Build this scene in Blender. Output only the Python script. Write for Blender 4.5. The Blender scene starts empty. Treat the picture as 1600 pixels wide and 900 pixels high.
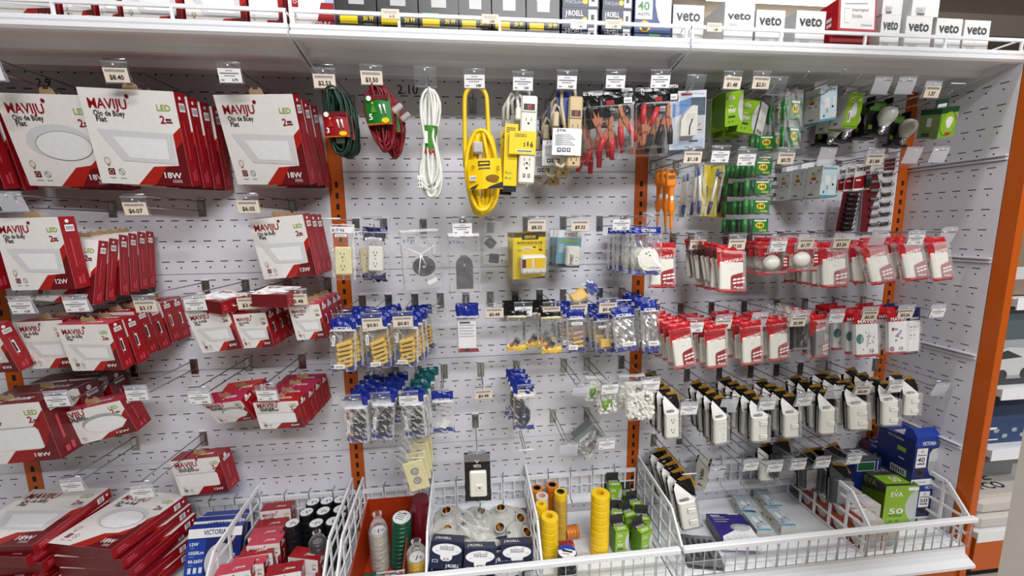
import bpy, math, random
import numpy as np
from mathutils import Matrix, Vector, Euler
R_ = math.radians
sc = bpy.context.scene
COL = sc.collection
ZF = 1.42          # height of the first panel seam above the floor

# ------------------------------------------------------------------ camera, world, lights, exposure
CAM_A = (1.476e-01, -1.096e-01, -1.43e-02)
CAM_P = (0.4222, -1.3748, -0.1793 + ZF)
FPX = 639.208
def cam_rot():
    a = CAM_A
    cx, sx, cy, sy, cz, sz = math.cos(a[0]), math.sin(a[0]), math.cos(a[1]), math.sin(a[1]), math.cos(a[2]), math.sin(a[2])
    B = np.array([[1, 0, 0], [0, 0, -1], [0, 1, 0.]])
    yaw = np.array([[cy, sy, 0], [-sy, cy, 0], [0, 0, 1]])
    Rx = np.array([[1, 0, 0], [0, cx, -sx], [0, sx, cx]])
    Rz = np.array([[cz, -sz, 0], [sz, cz, 0], [0, 0, 1]])
    return Rz @ Rx @ B @ yaw
CR = cam_rot()
cam_d = bpy.data.cameras.new('camera'); cam = bpy.data.objects.new('camera', cam_d); COL.objects.link(cam)
cam_d.sensor_width = 36; cam_d.lens = FPX * 36 / 1600; cam_d.clip_start = 0.02
mw = Matrix.Identity(4)
for i in range(3):
    mw[i][0] = CR[0][i]; mw[i][1] = -CR[1][i]; mw[i][2] = -CR[2][i]; mw[i][3] = CAM_P[i]
cam.matrix_world = mw
sc.camera = cam
def at(px, py, Y):
    """point of the place seen at a pixel of the 1600x900 photograph, at depth Y"""
    d = CR.T @ np.array([(px - 800) / FPX, (py - 450) / FPX, 1])
    t = (Y - CAM_P[1]) / d[1]
    return Vector((CAM_P[0] + d[0] * t, Y, CAM_P[2] + d[2] * t))

sc.view_settings.view_transform = 'Standard'; sc.view_settings.look = 'None'
sc.view_settings.gamma = 1; sc.view_settings.use_curve_mapping = False
sc.view_settings.exposure = -0.58
w = bpy.data.worlds.new('shop_light'); sc.world = w; w.use_nodes = True
w.node_tree.nodes['Background'].inputs[0].default_value = (1.0, 0.955, 0.94, 1)
w.node_tree.nodes['Background'].inputs[1].default_value = WORLD_S = 0.15
def area(name, loc, size, rot, power, col=(1, 0.985, 0.96)):
    d = bpy.data.lights.new(name, 'AREA'); d.shape = 'RECTANGLE'; d.size, d.size_y = size; d.energy = power; d.color = col
    o = bpy.data.objects.new(name, d); o.location = loc; o.rotation_euler = rot; COL.objects.link(o); return o
# rows of ceiling tubes over the aisle (they also light the shelf tops)
area('aisle_tube_light', (0.98, -1.95, 3.02), (1.7, 0.16), (R_(28), 0, 0), 60, (0.98, 0.985, 1.0))
area('aisle_tube_light', (3.4, -1.95, 3.02), (1.6, 0.16), (R_(28), 0, 0), 26, (1, 0.98, 0.96))
area('next_aisle_tube_light', (1.4, -3.7, 3.02), (2.4, 0.2), (R_(50), 0, 0), 120, (0.985, 0.985, 0.995))
area('overshelf_tube_light', (0.9, -0.55, 3.05), (3.4, 0.12), (0, 0, 0), 32)
try:
    sc.cycles.transparent_max_bounces = 24; sc.cycles.max_bounces = 7; sc.cycles.diffuse_bounces = 3
    sc.cycles.glossy_bounces = 3; sc.cycles.transmission_bounces = 4
    sc.cycles.caustics_reflective = False; sc.cycles.caustics_refractive = False
    sc.cycles.use_denoising = True
except Exception: pass

# ------------------------------------------------------------------ materials
MATS = {}
def s2l(c):
    return tuple(((x / 255) / 12.92 if x / 255 <= 0.04045 else ((x / 255 + 0.055) / 1.055) ** 2.4) for x in c)
def mat(name, rgb, rough=0.5, metal=0.0, var=0.06, scale=60, bump=0.0, emit=0.0, spec=0.5, coat=0.0):
    """procedural surface: colour broken up by a fine noise, roughness and bump from the same noise"""
    if name in MATS: return MATS[name]
    m = bpy.data.materials.new(name); m.use_nodes = True; nt = m.node_tree; b = nt.nodes['Principled BSDF']
    lin = s2l(rgb)
    tc = nt.nodes.new('ShaderNodeTexCoord'); nz = nt.nodes.new('ShaderNodeTexNoise')
    nz.inputs['Scale'].default_value = scale; nz.inputs['Detail'].default_value = 2
    nt.links.new(tc.outputs['Object'], nz.inputs['Vector'])
    mx = nt.nodes.new('ShaderNodeMix'); mx.data_type = 'RGBA'
    mx.inputs[6].default_value = (*[max(0, c * (1 - var)) for c in lin], 1)
    mx.inputs[7].default_value = (*[min(1, c * (1 + var)) for c in lin], 1)
    nt.links.new(nz.outputs['Fac'], mx.inputs[0]); nt.links.new(mx.outputs[2], b.inputs['Base Color'])
    b.inputs['Roughness'].default_value = rough; b.inputs['Metallic'].default_value = metal
    b.inputs['Specular IOR Level'].default_value = spec
    if coat: b.inputs['Coat Weight'].default_value = coat; b.inputs['Coat Roughness'].default_value = 0.15
    if bump:
        bp = nt.nodes.new('ShaderNodeBump'); bp.inputs['Strength'].default_value = bump; bp.inputs['Distance'].default_value = 0.004
        nt.links.new(nz.outputs['Fac'], bp.inputs['Height']); nt.links.new(bp.outputs[0], b.inputs['Normal'])
    if emit:
        b.inputs['Emission Color'].default_value = (*lin, 1); b.inputs['Emission Strength'].default_value = emit
    MATS[name] = m; return m
def film(name, rgb=(255, 255, 255), haze=0.12, rough=0.12, scale=45, bump=0.7, tint=0.95, gl=0.6):
    """clear crinkled plastic: mostly lets light straight through, with a glossy crinkled coat"""
    if name in MATS: return MATS[name]
    m = bpy.data.materials.new(name); m.use_nodes = True; nt = m.node_tree; nt.nodes.clear()
    out = nt.nodes.new('ShaderNodeOutputMaterial'); mix = nt.nodes.new('ShaderNodeMixShader')
    tr = nt.nodes.new('ShaderNodeBsdfTransparent'); tr.inputs[0].default_value = (tint, tint, tint, 1)
    b = nt.nodes.new('ShaderNodeBsdfPrincipled'); b.inputs['Base Color'].default_value = (*s2l(rgb), 1)
    b.inputs['Roughness'].default_value = rough
    tc = nt.nodes.new('ShaderNodeTexCoord'); nz = nt.nodes.new('ShaderNodeTexNoise'); nz.inputs['Scale'].default_value = scale
    nz.inputs['Detail'].default_value = 1; nz.inputs['Distortion'].default_value = 1.2
    nt.links.new(tc.outputs['Object'], nz.inputs['Vector'])
    bp = nt.nodes.new('ShaderNodeBump'); bp.inputs['Strength'].default_value = bump; bp.inputs['Distance'].default_value = 0.006
    nt.links.new(nz.outputs['Fac'], bp.inputs['Height']); nt.links.new(bp.outputs[0], b.inputs['Normal'])
    fr = nt.nodes.new('ShaderNodeFresnel'); fr.inputs[0].default_value = 1.45; nt.links.new(bp.outputs[0], fr.inputs['Normal'])
    ad = nt.nodes.new('ShaderNodeMath'); ad.operation = 'MULTIPLY_ADD'; ad.inputs[1].default_value = gl; ad.inputs[2].default_value = haze; ad.use_clamp = True
    nt.links.new(fr.outputs[0], ad.inputs[0]); nt.links.new(ad.outputs[0], mix.inputs[0])
    nt.links.new(tr.outputs[0], mix.inputs[1]); nt.links.new(b.outputs[0], mix.inputs[2]); nt.links.new(mix.outputs[0], out.inputs[0])
    MATS[name] = m; return m

WHITE = mat('white_card', (240, 237, 235), 0.45, coat=0.15)
GREYW = mat('grey_white_print', (205, 206, 208), 0.5)
LGREY = mat('light_grey_print', (168, 170, 174), 0.5)
MGREY = mat('mid_grey', (120, 122, 126), 0.5)
DGREY = mat('dark_grey', (62, 63, 66), 0.5)
BLACK = mat('black_print', (22, 22, 24), 0.42)
RED = mat('red_card', (152, 15, 25), 0.4, coat=0.2)
DRED = mat('deep_red_card', (106, 9, 20), 0.4, coat=0.2)
ORED = mat('orange_red_card', (178, 32, 22), 0.4, coat=0.2)
MAG = mat('magenta_red_card', (176, 34, 74), 0.4, coat=0.2)
PINKT = mat('pink_sheen_and_print', (196, 66, 84), 0.4, coat=0.2)  # on box tops a reflection painted over red, on box sides small print
CARDB = mat('kraft_card', (172, 146, 108), 0.8)
CREAM = mat('cream_paper', (232, 218, 200), 0.7)
PAPER = mat('white_paper', (240, 240, 242), 0.65)
ORANGE = mat('orange_paint', (196, 88, 6), 0.38, var=0.03)
STEELW = mat('white_painted_steel', (240, 242, 246), 0.35, var=0.02)
CHROME = mat('chrome_wire', (196, 198, 202), 0.22, 1.0, var=0.03)
PLATE = mat('zinc_plate', (172, 168, 160), 0.28, 1.0, var=0.1, scale=90)
DARK = mat('slot_shadow', (18, 16, 16), 0.8)
LIME = mat('lime_print', (140, 186, 34), 0.4, coat=0.2)
LIMED = mat('lime_dark_print', (92, 140, 22), 0.4, coat=0.2)
GREEN = mat('green_print', (20, 120, 40), 0.35, coat=0.2)
DGREEN = mat('dark_green_print', (10, 62, 36), 0.4)
YELLOW = mat('yellow_print', (246, 214, 20), 0.35, coat=0.2)
YEL2 = mat('yellow_plastic', (250, 208, 18), 0.3)
BLUE = mat('blue_print', (22, 62, 160), 0.35, coat=0.25)
DBLUE = mat('deep_blue_print', (16, 36, 104), 0.35, coat=0.25)
NAVY = mat('navy_print', (26, 34, 66), 0.4, coat=0.2)
PURP = mat('purple_print', (48, 38, 128), 0.4, coat=0.2)
CYAN = mat('pale_blue_print', (206, 228, 236), 0.4)
CERAM = mat('glazed_porcelain', (196, 196, 188), 0.18, var=0.03)
BRASS = mat('brass', (150, 112, 52), 0.35, 1.0)
GOLD = mat('gold_foil', (158, 116, 34), 0.35)
COPPER = mat('copper_clip', (226, 150, 118), 0.3, 0.7)
PLW = mat('white_plastic', (238, 236, 226), 0.32, var=0.02)
PLI = mat('ivory_plastic', (226, 216, 164), 0.35, var=0.02)
PLB = mat('beige_plastic', (206, 182, 138), 0.38, var=0.03)
BULBW = mat('opal_glass', (232, 232, 226), 0.2, var=0.02)
FILM = film('clear_film', haze=0.03)
FILMT = film('thin_clear_film', haze=0.008, bump=0.12, gl=0.24, rough=0.06)
FILMB = film('printed_film', (150, 160, 190), haze=0.2)
ACRYL = film('clear_acrylic', (225, 228, 238), haze=0.07, rough=0.08, bump=0.05, tint=0.92)
FROST = film('hazy_film', (240, 240, 240), haze=0.10, bump=0.9)
REDF = mat('red_plastic_film', (186, 22, 34), 0.28, var=0.2, scale=40, bump=0.8)
BLUEF = mat('blue_plastic_film', (17, 38, 134), 0.28, var=0.2, scale=40, bump=0.8)
BLKF = mat('black_plastic_film', (20, 20, 22), 0.2, var=0.2, scale=50, bump=0.9)
TEALF = mat('teal_plastic_film', (16, 84, 92), 0.28, var=0.2, scale=40, bump=0.8)

# ------------------------------------------------------------------ mesh builder
TXT = {}
def text_tris(s, bold=False, spacing=1.0):
    k = (s, bold, spacing)
    if k not in TXT:
        c = bpy.data.curves.new('t', 'FONT'); c.body = s; c.size = 1; c.resolution_u = 2; c.offset = 0.022 if bold else 0.004
        c.space_character = spacing
        o = bpy.data.objects.new('t', c); COL.objects.link(o)
        dg = bpy.context.evaluated_depsgraph_get(); me = bpy.data.meshes.new_from_object(o.evaluated_get(dg))
        vs = [v.co.copy() for v in me.vertices]; fs = [tuple(p.vertices) for p in me.polygons]
        bpy.data.objects.remove(o); bpy.data.curves.remove(c); bpy.data.meshes.remove(me)
        xs = [v.x for v in vs] or [0]; ys = [v.y for v in vs] or [0]
        TXT[k] = ([(v.x - min(xs), v.y) for v in vs], fs, max(xs) - min(xs))
    return TXT[k]
def FR(o, x=(1, 0, 0), y=(0, 0, 1)):
    """frame: local x, y lie in a face, z points out of it"""
    x = Vector(x).normalized(); y = Vector(y); z = x.cross(y).normalized(); y = z.cross(x)
    m = Matrix.Identity(4)
    for i in range(3): m[i][0] = x[i]; m[i][1] = y[i]; m[i][2] = z[i]; m[i][3] = o[i]
    return m
TR = Matrix.Translation
def ROT(x=0, y=0, z=0): return Euler((R_(x), R_(y), R_(z))).to_matrix().to_4x4()
class MB:
    def __init__(s): s.v = []; s.f = []; s.mi = []; s.sm = []; s.ms = []; s.M = Matrix.Identity(4)
    def m(s, mt):
        if mt not in s.ms: s.ms.append(mt)
        return s.ms.index(mt)
    def add(s, vs, fs, mt, smooth=False, M=None):
        M = s.M @ M if M is not None else s.M
        n = len(s.v); s.v += [tuple(M @ Vector(p)) for p in vs]; k = s.m(mt)
        for f in fs: s.f.append(tuple(i + n for i in f)); s.mi.append(k); s.sm.append(smooth)
        return s
    def poly(s, pts, mt, M=None): return s.add([(p[0], p[1], p[2] if len(p) > 2 else 0) for p in pts], [tuple(range(len(pts)))], mt, M=M)
    def rect(s, x0, y0, x1, y1, mt, M=None, z=0): return s.poly([(x0, y0, z), (x1, y0, z), (x1, y1, z), (x0, y1, z)], mt, M)
    def disc(s, cx, cy, rx, ry, mt, M=None, n=24, z=0, r0=0.0):
        c = [(math.cos(2 * math.pi * i / n), math.sin(2 * math.pi * i / n)) for i in range(n)]
        if r0 <= 0: return s.poly([(cx + rx * a, cy + ry * b, z) for a, b in c], mt, M)
        vs = [(cx + rx * a, cy + ry * b, z) for a, b in c] + [(cx + rx * r0 * a, cy + ry * r0 * b, z) for a, b in c]
        return s.add(vs, [(i, (i + 1) % n, n + (i + 1) % n, n + i) for i in range(n)], mt, M=M)
    def text(s, t, x, y, h, mt, M=None, bold=False, z=0.0004, center=False, w=None, spacing=1.0):
        vs, fs, tw = text_tris(t, bold, spacing); k = h / 0.69; kx = k if w is None else w / tw
        ox = x - (tw * kx / 2 if center else 0)
        return s.add([(ox + a * kx, y + b * k, z) for a, b in vs], fs, mt, M=M)
    def box(s, x0, y0, z0, x1, y1, z1, mt, M=None, bev=0.0, faces=None):
        """faces: dict side -> material, sides: front back left right top bottom"""
        if bev:
            b = bev; pts = []; fs = []
            xs, ys, zs = (x0, x1), (y0, y1), (z0, z1); idx = {}
            for i in (0, 1):
                for j in (0, 1):
                    for k in (0, 1):
                        dx, dy, dz = (b if i == 0 else -b), (b if j == 0 else -b), (b if k == 0 else -b)
                        for a in 'xyz':
                            idx[i, j, k, a] = len(pts)
                            pts.append((xs[i] + (0 if a == 'x' else dx), ys[j] + (0 if a == 'y' else dy), zs[k] + (0 if a == 'z' else dz)))
            I = lambda i, j, k, a: idx[i, j, k, a]
            fs += [tuple(I(i, j, k, 'x') for j, k in ((0, 0), (0, 1), (1, 1), (1, 0))[::(1 if i == 0 else -1)]) for i in (0, 1)]
            fs += [tuple(I(i, j, k, 'y') for i, k in ((0, 0), (1, 0), (1, 1), (0, 1))[::(1 if j == 0 else -1)]) for j in (0, 1)]
            fs += [tuple(I(i, j, k, 'z') for i, j in ((0, 0), (0, 1), (1, 1), (1, 0))[::(1 if k == 0 else -1)]) for k in (0, 1)]
            for i in (0, 1):
                for j in (0, 1): fs.append((I(i, j, 0, 'x'), I(i, j, 0, 'y'), I(i, j, 1, 'y'), I(i, j, 1, 'x')))
            for i in (0, 1):
                for k in (0, 1): fs.append((I(i, 0, k, 'x'), I(i, 0, k, 'z'), I(i, 1, k, 'z'), I(i, 1, k, 'x')))
            for j in (0, 1):
                for k in (0, 1): fs.append((I(0, j, k, 'y'), I(0, j, k, 'z'), I(1, j, k, 'z'), I(1, j, k, 'y')))
            for i in (0, 1):
                for j in (0, 1):
                    for k in (0, 1): fs.append((I(i, j, k, 'x'), I(i, j, k, 'y'), I(i, j, k, 'z')))
            return s.add(pts, fs, mt, M=M)
        pts = [(x, y, z) for x in (x0, x1) for y in (y0, y1) for z in (z0, z1)]
        q = {'left': (0, 1, 3, 2), 'right': (4, 6, 7, 5), 'front': (0, 4, 5, 1), 'back': (2, 3, 7, 6), 'bottom': (0, 2, 6, 4), 'top': (1, 5, 7, 3)}
        for k, f in q.items(): s.add(pts, [f], (faces or {}).get(k, mt), M=M)
        return s
    def tube(s, path, r, mt, n=7, M=None, closed=False, cap=True):
        P = [Vector(p) for p in path]; L = len(P); vs = []; fs = []; up = None
        for i, p in enumerate(P):
            a = P[i - 1] if (i or closed) else P[0]; b = P[(i + 1) % L] if (i < L - 1 or closed) else P[-1]
            t = (b - a); t = t.normalized() if t.length > 1e-9 else Vector((0, 0, 1))
            if up is None: up = t.orthogonal().normalized()
            up = (up - t * up.dot(t)); up = up.normalized() if up.length > 1e-6 else t.orthogonal().normalized()
            sd = t.cross(up); rr = r[i] if isinstance(r, (list, tuple)) else r
            vs += [tuple(p + (up * math.cos(2 * math.pi * k / n) + sd * math.sin(2 * math.pi * k / n)) * rr) for k in range(n)]
        for i in range(L if closed else L - 1):
            j = (i + 1) % L
            fs += [(i * n + k, i * n + (k + 1) % n, j * n + (k + 1) % n, j * n + k) for k in range(n)]
        if cap and not closed: fs += [tuple(range(n))[::-1], tuple((L - 1) * n + k for k in range(n))]
        return s.add(vs, fs, mt, True, M)
    def lathe(s, prof, mt, n=20, M=None, mats=None):
        """profile of (radius, z) turned about z"""
        vs = []
        for r, z in prof: vs += [(r * math.cos(2 * math.pi * k / n), r * math.sin(2 * math.pi * k / n), z) for k in range(n)]
        for i in range(len(prof) - 1):
            s.add(vs[i * n:(i + 2) * n], [(k, (k + 1) % n, n + (k + 1) % n, n + k) for k in range(n)], (mats[i] if mats else mt), True, M)
        return s
    def cyl(s, r, z0, z1, mt, n=20, M=None, top=None, bot=None):
        s.lathe([(r, z0), (r, z1)], mt, n, M); s.disc(0, 0, r, r, top or mt, M, n, z1)
        return s.add([(r * math.cos(-2 * math.pi * k / n), r * math.sin(-2 * math.pi * k / n), z0) for k in range(n)], [tuple(range(n))], bot or mt, M=M)
    def prism(s, out, d0, d1, mt, M=None, side=None):
        """outline in local xy extruded along local z from d0 to d1"""
        n = len(out); vs = [(x, y, d0) for x, y in out] + [(x, y, d1) for x, y in out]
        s.add(vs, [tuple(range(n))[::-1], tuple(range(n, 2 * n))], mt, M=M)
        return s.add(vs, [(i, (i + 1) % n, n + (i + 1) % n, n + i) for i in range(n)], side or mt, M=M)
    def sheet(s, nx, ny, fn, mt, M=None, smooth=True):
        vs = [fn(i / nx, j / ny) for j in range(ny + 1) for i in range(nx + 1)]
        return s.add(vs, [(j * (nx + 1) + i, j * (nx + 1) + i + 1, (j + 1) * (nx + 1) + i + 1, (j + 1) * (nx + 1) + i) for j in range(ny) for i in range(nx)], mt, smooth, M)
    def ell(s, c, r, mt, nu=14, nv=9, M=None):
        vs = [(c[0] + r[0] * math.sin(math.pi * j / nv) * math.cos(2 * math.pi * i / nu), c[1] + r[1] * math.sin(math.pi * j / nv) * math.sin(2 * math.pi * i / nu), c[2] - r[2] * math.cos(math.pi * j / nv)) for j in range(nv + 1) for i in range(nu)]
        return s.add(vs, [(j * nu + i, j * nu + (i + 1) % nu, (j + 1) * nu + (i + 1) % nu, (j + 1) * nu + i) for j in range(nv) for i in range(nu)], mt, True, M)
    def mesh(s, name):
        me = bpy.data.meshes.new(name); me.from_pydata(s.v, [], s.f)
        for mt in s.ms: me.materials.append(mt)
        me.polygons.foreach_set('material_index', s.mi); me.polygons.foreach_set('use_smooth', s.sm); me.update()
        return me
FACE = lambda y=0.0: FR((0, y, 0))            # front face of a thing: x right, y up, out towards the shopper

# ------------------------------------------------------------------ objects
def obj(name, me, parent=None, loc=None, rot=None, label=None):
    o = bpy.data.objects.new(name, me.mesh(name) if isinstance(me, MB) else me); COL.objects.link(o)
    if parent is not None: o.parent = parent
    if loc is not None: o.location = loc
    if rot is not None: o.rotation_euler = rot
    if label: o['label'] = label
    return o
def tag(o, label, cat, group=None):
    o['label'] = label; o['category'] = cat
    if group: o['group'] = group
    return o
def struct(name, me, label=None):
    o = obj(name, me); o['kind'] = 'structure'
    if label: o['label'] = label
    return o
class Proto:
    """a kind of thing: a root mesh (or an Empty) and its parts; put() makes one individual with its own copies of the parts"""
    def __init__(s, name, cat, root=None):
        s.name, s.cat, s.parts = name, cat, []
        s.root = root.mesh(name) if isinstance(root, MB) else root
    def part(s, name, mb, label=None, sub=()):
        s.parts.append((name, mb.mesh(name), label, [(n, b.mesh(n), l) for n, b, l in sub])); return s
    def put(s, label, loc, rot=(0, 0, 0), group=None, scale=None):
        o = bpy.data.objects.new(s.name, s.root); COL.objects.link(o); o.location = loc
        o.rotation_euler = tuple(R_(a) for a in rot)
        if scale: o.scale = scale
        tag(o, label, s.cat, group)
        for n, me, l, sub in s.parts:
            p = obj(n, me, o, label=l)
            for sn, sme, sl in sub: obj(sn, sme, p, label=sl)
        return o
ORD = ['front', 'second', 'third', 'fourth', 'fifth', 'sixth', 'seventh', 'eighth', 'ninth', 'tenth', 'eleventh', 'twelfth']

# ------------------------------------------------------------------ perforated steel panels
PIT, ROWP, PH = 0.0423, 0.063, 0.3115
def perforated(name, axis, phase, count, rgb):
    """painted steel with a row pattern of punched slots and round holes, laid out in real panel sizes"""
    m = bpy.data.materials.new(name); m.use_nodes = True; nt = m.node_tree; b = nt.nodes['Principled BSDF']
    N = nt.nodes.new; L = nt.links.new
    def mth(op, a, c=None, clamp=False):
        n = N('ShaderNodeMath'); n.operation = op; n.use_clamp = clamp
        for i, q in enumerate((a, c)):
            if q is None: continue
            if isinstance(q, (int, float)): n.inputs[i].default_value = q
            else: L(q, n.inputs[i])
        return n.outputs[0]
    tc = N('ShaderNodeTexCoord'); sp = N('ShaderNodeSeparateXYZ'); L(tc.outputs['Object'], sp.inputs[0])
    u = sp.outputs[axis]; z = sp.outputs[2]
    xb = mth('FRACT', mth('ADD', u, 10.0)) if axis == 0 else mth('MULTIPLY', u, -1.0)
    t = mth('ADD', mth('DIVIDE', mth('SUBTRACT', xb, phase), PIT), 0.5)
    du = mth('MULTIPLY', mth('SUBTRACT', mth('FRACT', t), 0.5), PIT)
    okx = mth('MULTIPLY', mth('GREATER_THAN', t, 0.0), mth('LESS_THAN', t, float(count)))
    zp = mth('MULTIPLY', mth('FRACT', mth('ADD', mth('DIVIDE', mth('SUBTRACT', ZF, z), PH), 20.0)), PH)
    s = mth('ADD', mth('DIVIDE', mth('SUBTRACT', zp, 0.0195), ROWP), 0.5)
    ds = mth('MULTIPLY', mth('SUBTRACT', mth('FRACT', s), 0.5), ROWP)
    oks = mth('MULTIPLY', mth('GREATER_THAN', s, 0.0), mth('LESS_THAN', s, 5.0))
    slot = mth('MULTIPLY', mth('LESS_THAN', mth('ABSOLUTE', du), 0.0111), mth('LESS_THAN', mth('ABSOLUTE', ds), 0.0015))
    dd = mth('SUBTRACT', ds, 0.0185)
    dot = mth('LESS_THAN', mth('ADD', mth('MULTIPLY', du, du), mth('MULTIPLY', dd, dd)), 0.0026 ** 2)
    hole = mth('MULTIPLY', mth('MULTIPLY', mth('MAXIMUM', slot, dot), okx), oks)
    nz = N('ShaderNodeTexNoise'); nz.inputs['Scale'].default_value = 3; L(tc.outputs['Object'], nz.inputs['Vector'])
    c0 = N('ShaderNodeMix'); c0.data_type = 'RGBA'; lin = s2l(rgb)
    c0.inputs[6].default_value = (*[q * 0.97 for q in lin], 1); c0.inputs[7].default_value = (*[min(1, q * 1.03) for q in lin], 1); L(nz.outputs['Fac'], c0.inputs[0])
    mx = N('ShaderNodeMix'); mx.data_type = 'RGBA'; L(hole, mx.inputs[0]); L(c0.outputs[2], mx.inputs[6]); mx.inputs[7].default_value = (0.012, 0.011, 0.011, 1)
    L(mx.outputs[2], b.inputs['Base Color']); b.inputs['Roughness'].default_value = 0.36
    MATS[name] = m; return m
PB = perforated('perforated_back_steel', 0, 0.0745, 22, (226, 226, 234))
PS = perforated('perforated_side_steel', 1, 0.031, 6, (224, 222, 230))

def panels(mb, frame_pts, mt):
    """frame_pts(u, d, z): stacked panels, each folded back 4 mm along its lower and upper edges"""
    us = (0.0, 1.0)
    for i in range(-1, 5):
        zt = ZF - PH * i; zb = zt - PH
        if zb < 0.02: zb = 0.02
        prof = [(0.006, zt), (0.0, zt - 0.0025), (0.0, zb + 0.0025), (0.006, zb)]
        for (d0, z0), (d1, z1) in zip(prof, prof[1:]):
            mb.add([frame_pts(0, d1, z1), frame_pts(1, d1, z1), frame_pts(1, d0, z0), frame_pts(0, d0, z0)], [(0, 1, 2, 3)], mt)
mb = MB()
for k in (-2, -1, 0, 1):
    panels(mb, lambda u, d, z, k=k: (k + 0.0449 + u * 0.9545, d, z), PB)
mb.box(-2, 0.03, 0.02, 2.07, 0.05, ZF + PH, MGREY)
struct('wall_back', mb, 'pale grey perforated steel back panels of the shop shelving')
mb = MB()
panels(mb, lambda u, d, z: (2.044 + d, -0.28 * (1 - u) if False else -0.28 * u, z), PS)
for i in range(0, 4):                                        # folded ledges where two side panels meet
    z = ZF - PH * i
    mb.box(2.038, -0.278, z + 0.0, 2.046, 0, z + 0.006, PS); mb.box(2.034, -0.278, z + 0.012, 2.046, 0, z + 0.016, PS)
mb.box(2.051, -0.28, 0.02, 2.066, 0.0, 1.72, MGREY)
struct('wall_right', mb, 'perforated side panel closing the shelving at its end')

for i, k in enumerate((-1, 0, 1, 2)):                           # slotted uprights between the bays
    mb = MB(); mb.box(k, -0.0015, 0.02, k + 0.0444, 0.028, ZF + .325, ORANGE)
    for j in range(2, 43):
        z = ZF + 0.0265 - 0.034 * (j - 8) - 0.27
        mb.box(k + 0.0175, -0.0022, z - 0.0088, k + 0.0270, -0.0012, z + 0.0088, DARK)
    tag(obj('upright_post', mb), ['orange slotted upright post at the edge, mostly hidden by red light boxes', 'orange slotted upright post between light boxes and extension cords', 'orange slotted upright post behind the clamp bags and white clip bags', 'orange slotted upright post in the corner by the side panel'][i], 'post', 'orange upright posts')
mb = MB(); mb.box(2.044, -0.325, 0.02, 2.0695, -0.28, ZF + 0.33, ORANGE, bev=0.0015)
tag(obj('end_post', mb), 'wide orange end post at the front of the perforated side panel', 'post')

# ------------------------------------------------------------------ top shelves with wire rails
SHF = -0.276
def top_shelf(x0, x1, label):
    s = tag(bpy.data.objects.new('top_shelf', None), label, 'shelf', 'white top shelves'); COL.objects.link(s); s.location = (x0, 0, ZF + 0.279)
    W = x1 - x0; mb = MB()
    mb.box(0.002, SHF + 0.004, 0.006, W - 0.002, 0, 0.012, STEELW)                        # tray
    mb.box(0.004, SHF * 0.66, -0.012, W - 0.004, SHF * 0.60, 0.006, STEELW)               # folded stiffeners under it
    mb.box(0.004, SHF * 0.30, -0.014, W - 0.004, SHF * 0.24, 0.006, STEELW)
    mb.box(0.002, -0.012, -0.004, W - 0.002, -0.004, 0.006, STEELW)
    obj('shelf_tray', mb, s)
    mb = MB()                                                                             # rolled front lip
    prof = [(SHF + 0.012, -0.006), (SHF - 0.002, -0.006), (SHF - 0.008, -0.001), (SHF - 0.008, 0.007), (SHF - 0.002, 0.009), (SHF - 0.002, 0.012), (SHF - 0.006, 0.014), (SHF - 0.006, 0.022), (SHF - 0.001, 0.025), (SHF + 0.006, 0.025)]
    n = len(prof); vs = [(0.001, y, z) for y, z in prof] + [(W - 0.001, y, z) for y, z in prof]
    mb.add(vs, [(i, n + i, n + i + 1, i + 1) for i in range(n - 1)], STEELW); mb.add(vs, [tuple(range(n))[::-1], tuple(range(n, 2 * n))], STEELW)
    obj('front_lip', mb, s)
    for sx in (0.002, W - 0.0055):                                                        # tapered side brackets
        mb = MB(); mb.prism([(SHF + 0.006, 0.006), (SHF + 0.006, -0.004), (-0.01, -0.052), (0.0, -0.052), (0.0, 0.006)], 0, 0.0035, STEELW, M=FR((sx, 0, 0), (0, 1, 0), (0, 0, 1)))
        mb.box(sx - 0.0005, -0.03, -0.04, sx + 0.004, -0.026, -0.02, DARK)
        obj('bracket', mb, s)
    mb = MB(); yr = SHF + 0.004; z0, z1 = 0.016, 0.056                                    # rail of flat bars
    mb.box(0.004, yr - 0.003, z0 - 0.003, W - 0.004, yr + 0.003, z0 + 0.008, STEELW); mb.box(0.004, yr - 0.003, z1 - 0.005, W - 0.004, yr + 0.003, z1 + 0.003, STEELW)
    xs = [0.004] + [0.004 + (W - 0.014) * q for q in (0.25, 0.5, 0.75)] + [W - 0.010]
    for q in xs: mb.box(q, yr - 0.0025, z0, q + 0.006, yr + 0.0025, z1, STEELW)
    mb.tube([(0.008, yr, z1), (0.008, -0.01, z1)], 0.0025, STEELW); mb.tube([(W - 0.008, yr, z1), (W - 0.008, -0.01, z1)], 0.0025, STEELW)
    obj('guard_rail', mb, s)
    return s
top_shelf(-0.978, 0.020, 'white top shelf carrying the red light boxes')
top_shelf(0.024, 1.020, 'white top shelf carrying the black bulb boxes and navy cartons')
top_shelf(1.024, 2.046, 'white top shelf carrying the row of plain white cartons')
top_shelf(-1.978, -0.982, 'white top shelf running out of view above the red boxes')

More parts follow.
